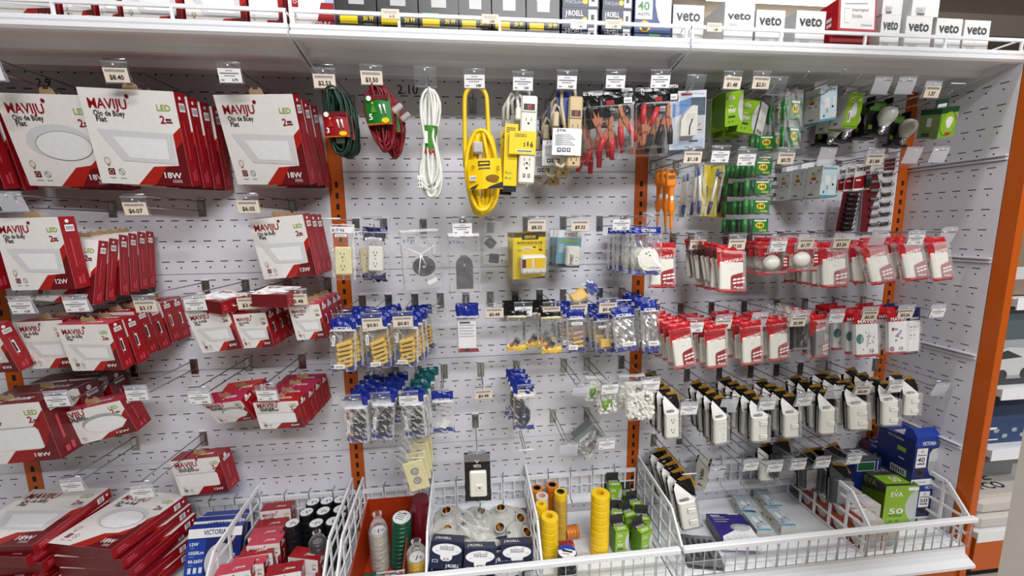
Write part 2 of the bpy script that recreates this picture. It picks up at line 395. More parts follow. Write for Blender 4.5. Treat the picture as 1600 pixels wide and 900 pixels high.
# ------------------------------------------------------------------ bottom decks, kick plate, wire baskets
ZD = ZF - 1.247                                                  # deck level
for i, (x0, x1, lab) in enumerate([(-1.978, -0.98, 'white bottom deck running out of view under the red boxes'), (-0.976, 0.020, 'white bottom deck under the stacked red light boxes'), (0.024, 1.020, 'white bottom deck under the tape rolls and porcelain lampholders'), (1.024, 2.043, 'white bottom deck under the tall bulb cartons')]):
    mb = MB(); mb.box(x0, -0.322, ZD - 0.004, x1, -0.002, ZD, STEELW)
    prof = [(-0.322, ZD), (-0.327, ZD - 0.003), (-0.331, ZD - 0.028), (-0.362, ZD - 0.046), (-0.362, ZD - 0.056), (-0.318, ZD - 0.056)]
    n = len(prof); vs = [(x0, y, z) for y, z in prof] + [(x1, y, z) for y, z in prof]
    mb.add(vs, [(j, n + j, n + j + 1, j + 1) for j in range(n - 1)], STEELW); mb.add(vs, [tuple(range(n))[::-1], tuple(range(n, 2 * n))], STEELW)
    tag(obj('bottom_deck', mb), lab, 'shelf', 'white bottom decks')
mb = MB(); mb.box(-2, -0.318, 0.045, 2.0695, -0.298, ZD - 0.05, ORANGE); mb.box(-2, -0.29, 0.0, 2.06, -0.27, 0.045, DARK)
tag(obj('kick_plate', mb), 'long orange kick plate along the foot of the shelving', 'panel')
mb = MB(); mb.cyl(0.018, 0, 0.012, MGREY); mb.cyl(0.007, 0.012, 0.05, MGREY)
tag(obj('levelling_foot', mb, loc=(2.0, -0.308, 0)), 'small grey levelling foot under the end of the orange kick plate', 'foot')

SHADED_WIRE = mat('shaded_wire', (186, 188, 190), 0.4)  # front grid wire greyed: the shade it hangs in is put into the colour
ZR = ZF - 1.137
def wire_basket(x0, x1, label):
    s = tag(bpy.data.objects.new('wire_basket', None), label, 'basket', 'white wire baskets'); COL.objects.link(s); s.location = (x0, 0, ZD)
    W = x1 - x0; zr = ZR - ZD; mb = MB()
    mb.box(0.001, -0.353, zr - 0.010, W - 0.001, -0.335, zr + 0.007, STEELW, bev=0.003)
    obj('top_rail', mb, s)
    mb = MB(); n = int(W / 0.034)
    for i in range(n + 1):
        x = 0.006 + (W - 0.012) * i / n
        mb.tube([(x, -0.340, zr), (x, -0.338, 0.006)], 0.0016, SHADED_WIRE, 5)
        if i % 3 == 0: mb.tube([(x + 0.005, -0.340, zr), (x + 0.005, -0.338, 0.006)], 0.0016, SHADED_WIRE, 5)
    for z in (zr * 0.52, 0.008): mb.tube([(0.003, -0.338, z), (W - 0.003, -0.338, z)], 0.0018, SHADED_WIRE, 5)
    obj('front_grid', mb, s)
    mb = MB(); zt, zb = ZF - 1.085 - ZD, ZF - 1.172 - ZD; nb = max(2, round(W / 0.082)); bw = W / nb
    for i in range(nb):
        a, b = i * bw + 0.002, (i + 1) * bw - 0.002; ym = -0.012
        for z in (zt, zb): mb.box(a, ym - 0.0061, z - 0.007, b, ym + 0.0003, z + 0.007, STEELW)
        for x in (a + 0.002, (a + b) / 2, b - 0.002): mb.box(x - 0.0022, ym - 0.0048, zb + 0.001, x + 0.0022, ym - 0.0008, zt - 0.001, STEELW)
        mb.box(a + 0.001, ym - 0.0042, (zt + zb) / 2 - 0.0018, b - 0.001, ym - 0.0016, (zt + zb) / 2 + 0.0018, STEELW)
        mb.tube([(b + 0.001, ym - 0.004, zt - 0.01), (b + 0.001, ym - 0.004, zt + 0.016), (b + 0.006, ym + 0.010, zt + 0.022)], 0.0014, MGREY, 5)
        mb.box(a, -0.045, zb - 0.009, b, ym, zb - 0.006, STEELW)
    obj('back_grid', mb, s)
    return s
wire_basket(-0.62, 0.018, 'white wire basket holding the blue cartons, small red boxes and black tape')
wire_basket(0.026, 1.030, 'white wire basket holding coloured tape, lampholders and green bulb boxes')
wire_basket(1.036, 2.043, 'white wire basket holding slim bulb boxes and tall bulb cartons')

def divider(x, label):
    s = tag(bpy.data.objects.new('wire_divider', None), label, 'divider', 'white wire basket dividers'); COL.objects.link(s); s.location = (x, 0, ZD)
    zt, zk, zf = ZF - 1.040 - ZD, ZF - 1.062 - ZD, ZR - ZD - 0.004; mb = MB()
    def flat(a, b, hw=0.008, t=0.0024):
        a, b = Vector((0, *a)), Vector((0, *b)); d = (b - a).normalized(); nrm = Vector((0, -d.z, d.y)) * hw * 0.5
        vs = [p + q * nrm + Vector((sx, 0, 0)) for sx in (-t, t) for p in (a, b) for q in (-1, 1)]
        mb.add(vs, [(0, 1, 3, 2), (4, 6, 7, 5), (0, 2, 6, 4), (1, 5, 7, 3), (0, 4, 5, 1), (2, 3, 7, 6)], STEELW)
    flat((-0.008, 0.004), (-0.008, zt), 0.012); flat((-0.008, zt), (-0.262, zk), 0.014, 0.003); flat((-0.262, zk), (-0.333, zf), 0.014, 0.003)
    obj('edge_bar', mb, s)
    mb = MB(); flat((-0.008, 0.006), (-0.332, 0.006), 0.006, 0.0012)
    def top(y): return zt + (zk - zt) * (-0.008 - y) / 0.254 if y > -0.262 else zk + (zf - zk) * (-0.262 - y) / 0.071
    for y in (-0.07, -0.132, -0.194, -0.256, -0.318): flat((y, 0.006), (y, top(y)), 0.008)
    for f in (0.25, 0.5, 0.75):
        z = zt * f; ye = -0.332 if z < zf else -0.262 - (zk - z) / (zk - zf) * 0.071
        flat((-0.008, z), (ye, z - 0.004), 0.008, 0.0017)
    obj('mesh_grid', mb, s)
divider(-0.303, 'white wire divider between the blue cartons and small red boxes')
divider(0.004, 'white wire divider between the black tape rolls and the orange upright')
divider(0.040, 'white wire divider between the orange upright and the orange tape bin')
divider(0.283, 'white wire divider between the yellow tape in film and porcelain lampholders')
divider(0.612, 'white wire divider between the porcelain lampholders and yellow tape towers')
divider(1.040, 'white wire divider between the green bulb boxes and the hanging switch bags')
divider(1.668, 'white wire divider between the slim bulb boxes and orange-sided boxes')
divider(2.030, 'white wire divider at the end post beside the tall blue cartons')

# ------------------------------------------------------------------ floor, ceiling, the next aisle
def tiles(name, rgb, grout, size):
    m = bpy.data.materials.new(name); m.use_nodes = True; nt = m.node_tree; b = nt.nodes['Principled BSDF']
    tc = nt.nodes.new('ShaderNodeTexCoord'); br = nt.nodes.new('ShaderNodeTexBrick'); br.offset = 0.0
    br.inputs['Color1'].default_value = (*s2l(rgb), 1); br.inputs['Color2'].default_value = (*[c * 0.96 for c in s2l(rgb)], 1); br.inputs['Mortar'].default_value = (*s2l(grout), 1)
    br.inputs['Scale'].default_value = 1; br.inputs['Mortar Size'].default_value = 0.004; br.inputs['Brick Width'].default_value = size; br.inputs['Row Height'].default_value = size
    nt.links.new(tc.outputs['Object'], br.inputs['Vector']); nt.links.new(br.outputs['Color'], b.inputs['Base Color']); b.inputs['Roughness'].default_value = 0.25
    return m
mb = MB(); mb.box(-6, -7, -0.1, 10, 7, 0, tiles('floor_tiles', (196, 190, 178), (150, 144, 134), 0.6))
struct('floor', mb, 'pale beige floor tiles')
CEILM = mat('ceiling_boards', (205, 194, 180), 0.8, scale=4)
mb = MB(); mb.box(-6, -7, 3.3, 10, 7, 3.4, CEILM)
struct('ceiling', mb, 'dim brownish ceiling of the shop')

# where each flat-faced thing hangs or stands: top centre of its face, its turn in degrees, its width and height
FT = {
 'A1': ((-0.6181, -0.1751, 1.5848), (13.7, 2.1, -5.3), 0.2348, 0.2256),
 'A2': ((-0.4008, -0.2085, 1.5900), (10.5, 2.8, -3.9), 0.2286, 0.2292),
 'A3': ((-0.1119, -0.1952, 1.5875), (15.5, 1.4, -10.6), 0.2142, 0.2277),
 'B1': ((-0.6223, -0.2628, 1.2795), (4.0, -0.6, -6.6), 0.1602, 0.1776),
 'b1': ((-0.5937, -0.1971, 1.2292), (-14.5, -0.6, -5.2), 0.1618, 0.1647),
 'b6': ((-0.5875, -0.0449, 1.2409), (-6.5, -2.1, -12.0), 0.1547, 0.1676),
 'B3': ((-0.0810, -0.2073, 1.2764), (8.2, -4.2, -9.9), 0.1532, 0.1667),
 'C1a': ((-0.8046, -0.2493, 1.0142), (14.3, -1.2, -7.3), 0.1349, 0.1388),
 'C1': ((-0.6834, -0.2119, 1.0176), (4.7, -2.7, -9.4), 0.1344, 0.1254),
 'C2': ((-0.5485, -0.2517, 1.0127), (9.3, -0.2, -6.6), 0.1359, 0.1324),
 'C3': ((-0.5461, -0.1690, 1.0262), (10.7, -2.9, -9.0), 0.1338, 0.1278),
 'C4': ((-0.5356, -0.0856, 1.0380), (3.0, -3.9, -14.2), 0.1315, 0.1354),
 'D1': ((-0.2655, -0.2346, 1.0368), (11.5, -7.2, -8.8), 0.1153, 0.1220),
 'D2': ((-0.1580, -0.2364, 1.0233), (10.0, -3.1, -6.6), 0.0877, 0.1000),
 'D3': ((-0.0205, -0.2299, 1.0390), (9.5, -4.5, -7.4), 0.0864, 0.1002),
 'E1': ((-0.7831, -0.2475, 0.8101), (5.9, -3.6, -4.5), 0.2208, 0.1690),
 'E2': ((-0.6183, -0.2023, 0.7714), (9.5, -10.9, -0.7), 0.1823, 0.1031),
 'F1': ((-0.2681, -0.2134, 0.7692), (25.9, -8.6, -13.2), 0.1229, 0.0802),
 'F2': ((-0.1233, -0.2189, 0.7655), (10.1, -2.5, -7.8), 0.1286, 0.0882),
 'G1': ((-0.4225, -0.1149, 0.5547), (4.4, -5.7, -6.7), 0.1541, 0.1230),
 'H2': ((-0.5765, -0.0612, 0.4202), (-88.3, -1.1, -14.1), 0.1957, 0.2181),
 'H1': ((-0.8231, -0.0578, 0.4541), (-81.9, -3.8, -5.7), 0.2334, 0.1829),
 'outlet1': ((0.0990, -0.2347, 1.2553), (-3.0, 1.2, 0.5), 0.0604, 0.1496),
 'outlet2': ((0.1658, -0.1495, 1.2343), (-1.1, 2.9, 0.2), 0.0671, 0.1399),
 'coil': ((0.2923, -0.2003, 1.2386), (19.2, -1.9, 17.6), 0.1188, 0.1790),
 'arch': ((0.4159, -0.2348, 1.2260), (8.0, 0.1, 0.8), 0.0890, 0.1730),
 'caps': ((0.5055, -0.1203, 1.2593), (-0.6, 3.6, -0.4), 0.0585, 0.1344),
 'cent': ((0.6039, -0.1997, 1.2250), (8.2, -0.7, 2.7), 0.0972, 0.1378),
 'west': ((0.7318, -0.1702, 1.2293), (5.8, 2.5, 1.6), 0.0749, 0.1129),
 'vic1': ((0.9427, -0.2197, 1.2344), (-4.2, -0.3, -0.2), 0.0876, 0.1393),
 'aq0': ((1.0174, -0.1698, 1.1875), (-7.6, 1.8, 1.1), 0.0840, 0.1318),
 'R2': ((1.1961, -0.2398, 1.1782), (-9.7, 2.7, 1.9), 0.0886, 0.1385),
 'R1': ((1.1468, -0.1399, 1.1962), (-9.9, 3.0, 1.1), 0.0927, 0.1464),
 'R3': ((1.3563, -0.1999, 1.1843), (-7.8, 0.8, 0.5), 0.0970, 0.0831),
 'R4': ((1.4369, -0.2199, 1.1933), (-8.9, -0.7, -0.1), 0.0872, 0.1079),
 'R5': ((1.5410, -0.2249, 1.1799), (-7.2, -1.0, -0.6), 0.0902, 0.1392),
 'R6': ((1.6735, -0.2245, 1.1786), (-16.2, -6.4, -0.3), 0.0771, 0.1377),
 'R7': ((1.7916, -0.2295, 1.1886), (-13.9, -4.8, 0.5), 0.0843, 0.1283),
 'R8': ((1.8908, -0.2299, 1.1898), (-11.3, -3.8, -1.3), 0.0683, 0.1394),
 'S1': ((1.0411, -0.2498, 0.9535), (-3.2, -8.7, -2.4), 0.0683, 0.1405),
 'S2': ((1.1588, -0.2450, 0.9446), (-1.1, -4.1, -1.0), 0.0643, 0.1355),
 'S3': ((1.2723, -0.2452, 0.9490), (-1.0, -4.9, -1.0), 0.0633, 0.1360),
 'S4': ((1.3894, -0.2104, 0.9447), (-0.5, -5.6, -0.7), 0.0587, 0.1223),
 'S5': ((1.4696, -0.1998, 0.9654), (-6.9, 0.1, -0.8), 0.0805, 0.1276),
 'S6': ((1.5119, -0.2299, 0.9566), (-1.5, -3.7, 0.2), 0.0576, 0.1394),
 'S8': ((1.6687, -0.2346, 0.9599), (-7.6, -1.2, -0.8), 0.0810, 0.1407),
 'S9': ((1.7785, -0.2344, 0.9641), (-5.9, -1.9, -0.3), 0.0684, 0.1428),
 'S10': ((1.8801, -0.1995, 0.9578), (-2.7, -2.3, 0.1), 0.0458, 0.1531),
 'V1': ((1.0372, -0.2348, 0.7172), (-1.4, -2.4, -0.8), 0.0470, 0.1341),
 'V2': ((1.1870, -0.2500, 0.6998), (2.4, -5.7, 2.0), 0.0467, 0.1447),
 'V3': ((1.3288, -0.2396, 0.6863), (-4.2, -0.8, -1.8), 0.0556, 0.1314),
 'V4': ((1.4435, -0.2295, 0.6843), (-5.7, -0.8, -1.7), 0.0525, 0.1285),
 'V5': ((1.5686, -0.2343, 0.6939), (-5.4, 1.0, -1.3), 0.0517, 0.1328),
 'V6': ((1.6707, -0.2342, 0.7041), (-9.0, -0.4, -2.1), 0.0669, 0.1335),
 'V7': ((1.7938, -0.2295, 0.7070), (-7.3, 0.3, -1.3), 0.0595, 0.1339),
 'V8': ((1.9031, -0.2096, 0.7097), (-4.7, 2.4, -0.5), 0.0566, 0.1217),
 'W1': ((1.0825, -0.2492, 0.4323), (-2.8, -10.9, -3.8), 0.0597, 0.1548),
 'W2': ((1.2346, -0.1085, 0.3994), (2.7, 3.2, -41.1), 0.0364, 0.1035),
 'W4': ((1.4744, -0.1095, 0.4400), (-6.3, 0.4, -2.7), 0.0507, 0.1177),
 'W7': ((1.6851, -0.1991, 0.4044), (-11.7, 7.6, -2.0), 0.0738, 0.1015),
 'EV1': ((1.2022, -0.2097, 1.6180), (10.5, -8.7, 1.0), 0.0549, 0.0931),
 'EV2': ((1.2868, -0.1695, 1.6076), (6.3, 6.8, -0.7), 0.0485, 0.0944),
 'EV0': ((1.2093, -0.0998, 1.6254), (4.1, -5.2, -0.3), 0.0473, 0.0960),
 'LU1': ((1.5074, -0.1999, 1.6396), (6.2, -9.2, 0.2), 0.0536, 0.0946),
 'CA1': ((1.6429, -0.1598, 1.6357), (6.6, 3.1, -1.0), 0.0535, 0.1025),
 'BB1': ((1.7845, -0.1000, 1.6329), (2.1, 2.6, -1.3), 0.0778, 0.1366),
 'P1': ((1.4042, -0.1696, 1.6206), (-3.8, 1.9, 2.2), 0.0475, 0.1510),
 'P2': ((1.2879, -0.2000, 1.4342), (-2.5, 0.8, -0.7), 0.0833, 0.2263),
 'EN1': ((1.6296, -0.2199, 1.4165), (5.4, -4.2, 0.4), 0.0549, 0.0786),
 'BC1': ((1.7588, -0.0607, 1.3471), (5.7, 0.7, -1.4), 0.0602, 0.1385),
 'BC2': ((1.8928, -0.0302, 1.4378), (2.6, -4.6, -1.2), 0.1224, 0.2332),
 'LU2': ((1.5390, -0.1999, 1.4135), (0.7, 2.2, 0.2), 0.0503, 0.0938),
 'YB': ((1.2439, -0.0799, 1.4283), (-3.3, 4.1, 1.9), 0.0904, 0.1644),
 'EV9': ((1.9159, -0.2100, 1.5864), (10.5, -8.7, 0.8), 0.0591, 0.0871),
 'CB1': ((0.8174, -0.2349, 1.6043), (6.6, -3.7, -4.8), 0.1380, 0.1570),
 'CB2': ((0.9518, -0.2398, 1.6149), (5.6, -4.7, -0.3), 0.1223, 0.1600),
 'DB': ((1.0669, -0.2000, 1.6197), (4.3, -3.5, -0.6), 0.1095, 0.1596),
 'Y1': ((0.0844, -0.2398, 1.0023), (-1.2, 3.0, 2.6), 0.0655, 0.1483),
 'Y2': ((0.1638, -0.2342, 1.0016), (2.2, -2.6, 6.2), 0.0683, 0.1318),
 'Y3': ((0.2505, -0.2349, 1.0019), (4.8, 3.1, -2.0), 0.0694, 0.1451),
 'vs': ((0.4203, -0.2000, 1.0258), (0.7, 0.2, -2.5), 0.0659, 0.1519),
 'G1b': ((0.5866, -0.1698, 0.9968), (-0.0, 0.6, -1.0), 0.0937, 0.1136),
 'G2': ((0.6578, -0.2348, 0.9977), (-3.2, -1.2, -3.0), 0.0611, 0.1208),
 'M1': ((0.7318, -0.2345, 1.0024), (-3.4, -0.2, -1.2), 0.0530, 0.1248),
 'M2': ((0.8236, -0.2001, 0.9824), (-7.9, -2.4, -1.8), 0.0590, 0.1183),
 'M3': ((0.8697, -0.2393, 1.0051), (-9.5, -3.8, -2.1), 0.0664, 0.1307),
 'M4': ((0.9471, -0.2447, 1.0239), (-7.2, -1.1, -1.4), 0.0487, 0.1528),
 'L1': ((0.1011, -0.2350, 0.7772), (4.3, 1.7, -2.7), 0.0619, 0.1269),
 'L2': ((0.1780, -0.2346, 0.7809), (4.2, 5.3, 2.2), 0.0657, 0.1596),
 'L3': ((0.2555, -0.2351, 0.7774), (8.0, -1.1, -6.0), 0.0613, 0.1368),
 'L4': ((0.3404, -0.2199, 0.7708), (1.0, 0.4, -1.0), 0.0635, 0.1254),
 'LB': ((0.5772, -0.2347, 0.7834), (1.2, -0.3, -4.4), 0.0621, 0.1402),
 'IP': ((0.2491, -0.2599, 0.5810), (0.7, -12.5, 0.7), 0.0575, 0.0921),
 'C1s': ((0.8385, -0.1997, 0.7440), (-4.1, -4.3, -3.7), 0.0605, 0.0866),
 'C2s': ((0.9260, -0.2443, 0.7770), (-4.6, -2.4, -5.4), 0.0876, 0.1180),
 'GB': ((0.8512, -0.0997, 0.5510), (0.7, 50.5, -0.0), 0.0777, 0.0820),
 'VB': ((0.4355, -0.2352, 0.5769), (-0.4, -0.2, -4.0), 0.0765, 0.1508),
 'EVA50': ((1.9095, -0.2248, 0.3301), (-2.8, 3.3, -0.8), 0.1179, 0.1943),
 'VIC40': ((2.0042, -0.2145, 0.4865), (-3.9, -1.7, -0.7), 0.1025, 0.1438),
 'VIC50': ((2.0377, -0.2144, 0.3158), (-3.4, 0.2, -4.0), 0.1015, 0.1675),
 'NB1': ((0.3407, -0.2695, 0.3218), (-18.8, 5.4, -5.5), 0.0952, 0.0748),
 'NB2': ((0.4378, -0.2743, 0.2920), (-19.6, 6.3, 0.9), 0.0962, 0.0686),
 'NB3': ((0.5471, -0.2692, 0.2907), (-20.1, 0.6, -3.1), 0.0957, 0.0680),
 'PB1': ((-0.3511, -0.1687, 0.3596), (-14.3, 6.8, 8.5), 0.1235, 0.1290),
 'PB2': ((-0.3702, -0.1188, 0.3479), (-15.8, 5.2, 6.5), 0.1253, 0.1326),
 'PB3': ((-0.3772, -0.0689, 0.3295), (-18.0, 5.0, 6.4), 0.1404, 0.1331),
 'PU': ((1.3053, -0.1404, 0.2184), (-94.8, -7.1, -8.5), 0.1218, 0.1337),
 'EVb': ((0.9239, -0.0900, 0.3674), (-0.2, 0.2, -0.2), 0.0587, 0.0915),
 'DBx': ((1.8729, -0.1297, 0.3723), (-2.7, -2.0, -0.6), 0.1038, 0.1343),
}

# ------------------------------------------------------------------ display hooks with price holders
ROWS = [ZF - (PH * i + 0.0195 + ROWP * k) for i in range(-1, 4) for k in range(5)]
HOOKS = {}
WIRES = {}
def hook_meshes(L, end):
    k = (round(L, 3), end)
    if k not in WIRES:
        p = MB(); p.box(-0.0112, -0.003, -0.051, 0.0112, -0.0005, 0.002, PLATE, bev=0.0006)
        p.box(-0.0112, -0.0042, 0.0, 0.0112, -0.0005, 0.0032, STEELW)
        p.box(-0.006, -0.0045, -0.04, 0.006, -0.003, -0.006, CHROME)
        w = MB(); w.tube([(0, -0.004, -0.006), (0, -L + 0.004, -0.006), (0, -L, -0.005)], 0.0018, CHROME, 6)
        if end == 'bare':
            w.tube([(0, -L + 0.002, -0.006), (0, -L - 0.025, 0.008)], 0.0018, CHROME, 6); w.ell((0, -L - 0.026, 0.009), (0.0032,) * 3, CHROME, 8, 6)
        else: w.tube([(-0.024, -L, -0.005), (0.024, -L, -0.005)], 0.0016, CHROME if end != 'T' else STEELW, 6)
        q = MB(); q.tube([(0, -0.004, -0.034), (0, -L + 0.035, -0.034), (0, -L + 0.022, -0.030), (0, -L + 0.012, -0.020)], 0.0019, CHROME, 6)
        WIRES[k] = (p.mesh('back_plate'), w.mesh('tag_wire'), q.mesh('prong'))
    return WIRES[k]
def hook(key, px, py, label, kind='clear', price='', L=0.25, root=None):
    P = at(px, py, -L); X = P.x
    if root: X = at(root[0], root[1], 0).x; P = Vector((X, -L, P.z))
    zr = min(ROWS, key=lambda r: abs(r - (P.z + 0.004)))
    if root: zr = min(ROWS, key=lambda r: abs(r - at(root[0], root[1], 0).z))
    h = bpy.data.objects.new('display_hook', None); COL.objects.link(h); h.location = (X, 0, zr)
    tag(h, label, 'hook', 'chrome display hooks'); HOOKS[key] = h
    for n, me in zip(('back_plate', 'tag_wire', 'prong'), hook_meshes(L, kind)): obj(n, me, h)
    if kind in ('T', 'bare'): return h
    tz = P.z - zr + 0.004
    M = TR((0, -L - 0.0025, tz if abs(tz) < 0.02 else -0.004)) @ ROT(9, 0, random.uniform(-3, 3))
    mb = MB(); mb.M = M
    mb.sheet(1, 5, lambda u, v: (-0.028 + 0.056 * u, -0.004 * math.cos(v * 2.2) + 0.004, 0.004 - 0.045 * v), ACRYL)
    mb.tube([(-0.028, 0.0, 0.004), (0.028, 0.0, 0.004)], 0.0022, ACRYL, 6)
    mb.box(-0.028, -0.001, -0.0425, 0.028, 0.0045, -0.0395, ACRYL); mb.disc(0.0, -0.002, 0.0022, 0.0022, PAPER, FACE(-0.0045))
    t = obj('tag_holder', mb, h)
    if kind in ('cream', 'white'):
        pm = CREAM if kind == 'cream' else PAPER; mb = MB(); mb.M = M @ TR((0, -0.0032, 0)) @ ROT(3)
        mb.box(-0.0262, -0.0003, -0.040, 0.0262, 0.0003, -0.009, pm)
        F = FACE(-0.0006)
        if kind == 'cream':
            for i in range(14): mb.rect(-0.022 + i * 0.0031, -0.018, -0.022 + i * 0.0031 + 0.0022, -0.0125, MGREY, F)
            mb.text(price, 0, -0.034, 0.0095, BLACK, F, bold=True, center=True)
        else:
            mb.rect(-0.008, -0.0145, 0.008, -0.013, MGREY, F); mb.rect(-0.022, -0.021, 0.021, -0.0185, MGREY, F); mb.rect(-0.014, -0.026, 0.012, -0.0242, MGREY, F)
            mb.rect(-0.022, -0.036, -0.014, -0.0335, MGREY, F)
            if price: mb.text(price, 0.004, -0.0365, 0.0052, BLACK, F, bold=True)
        obj('price_label', mb, t)
    return h
random.seed(3)
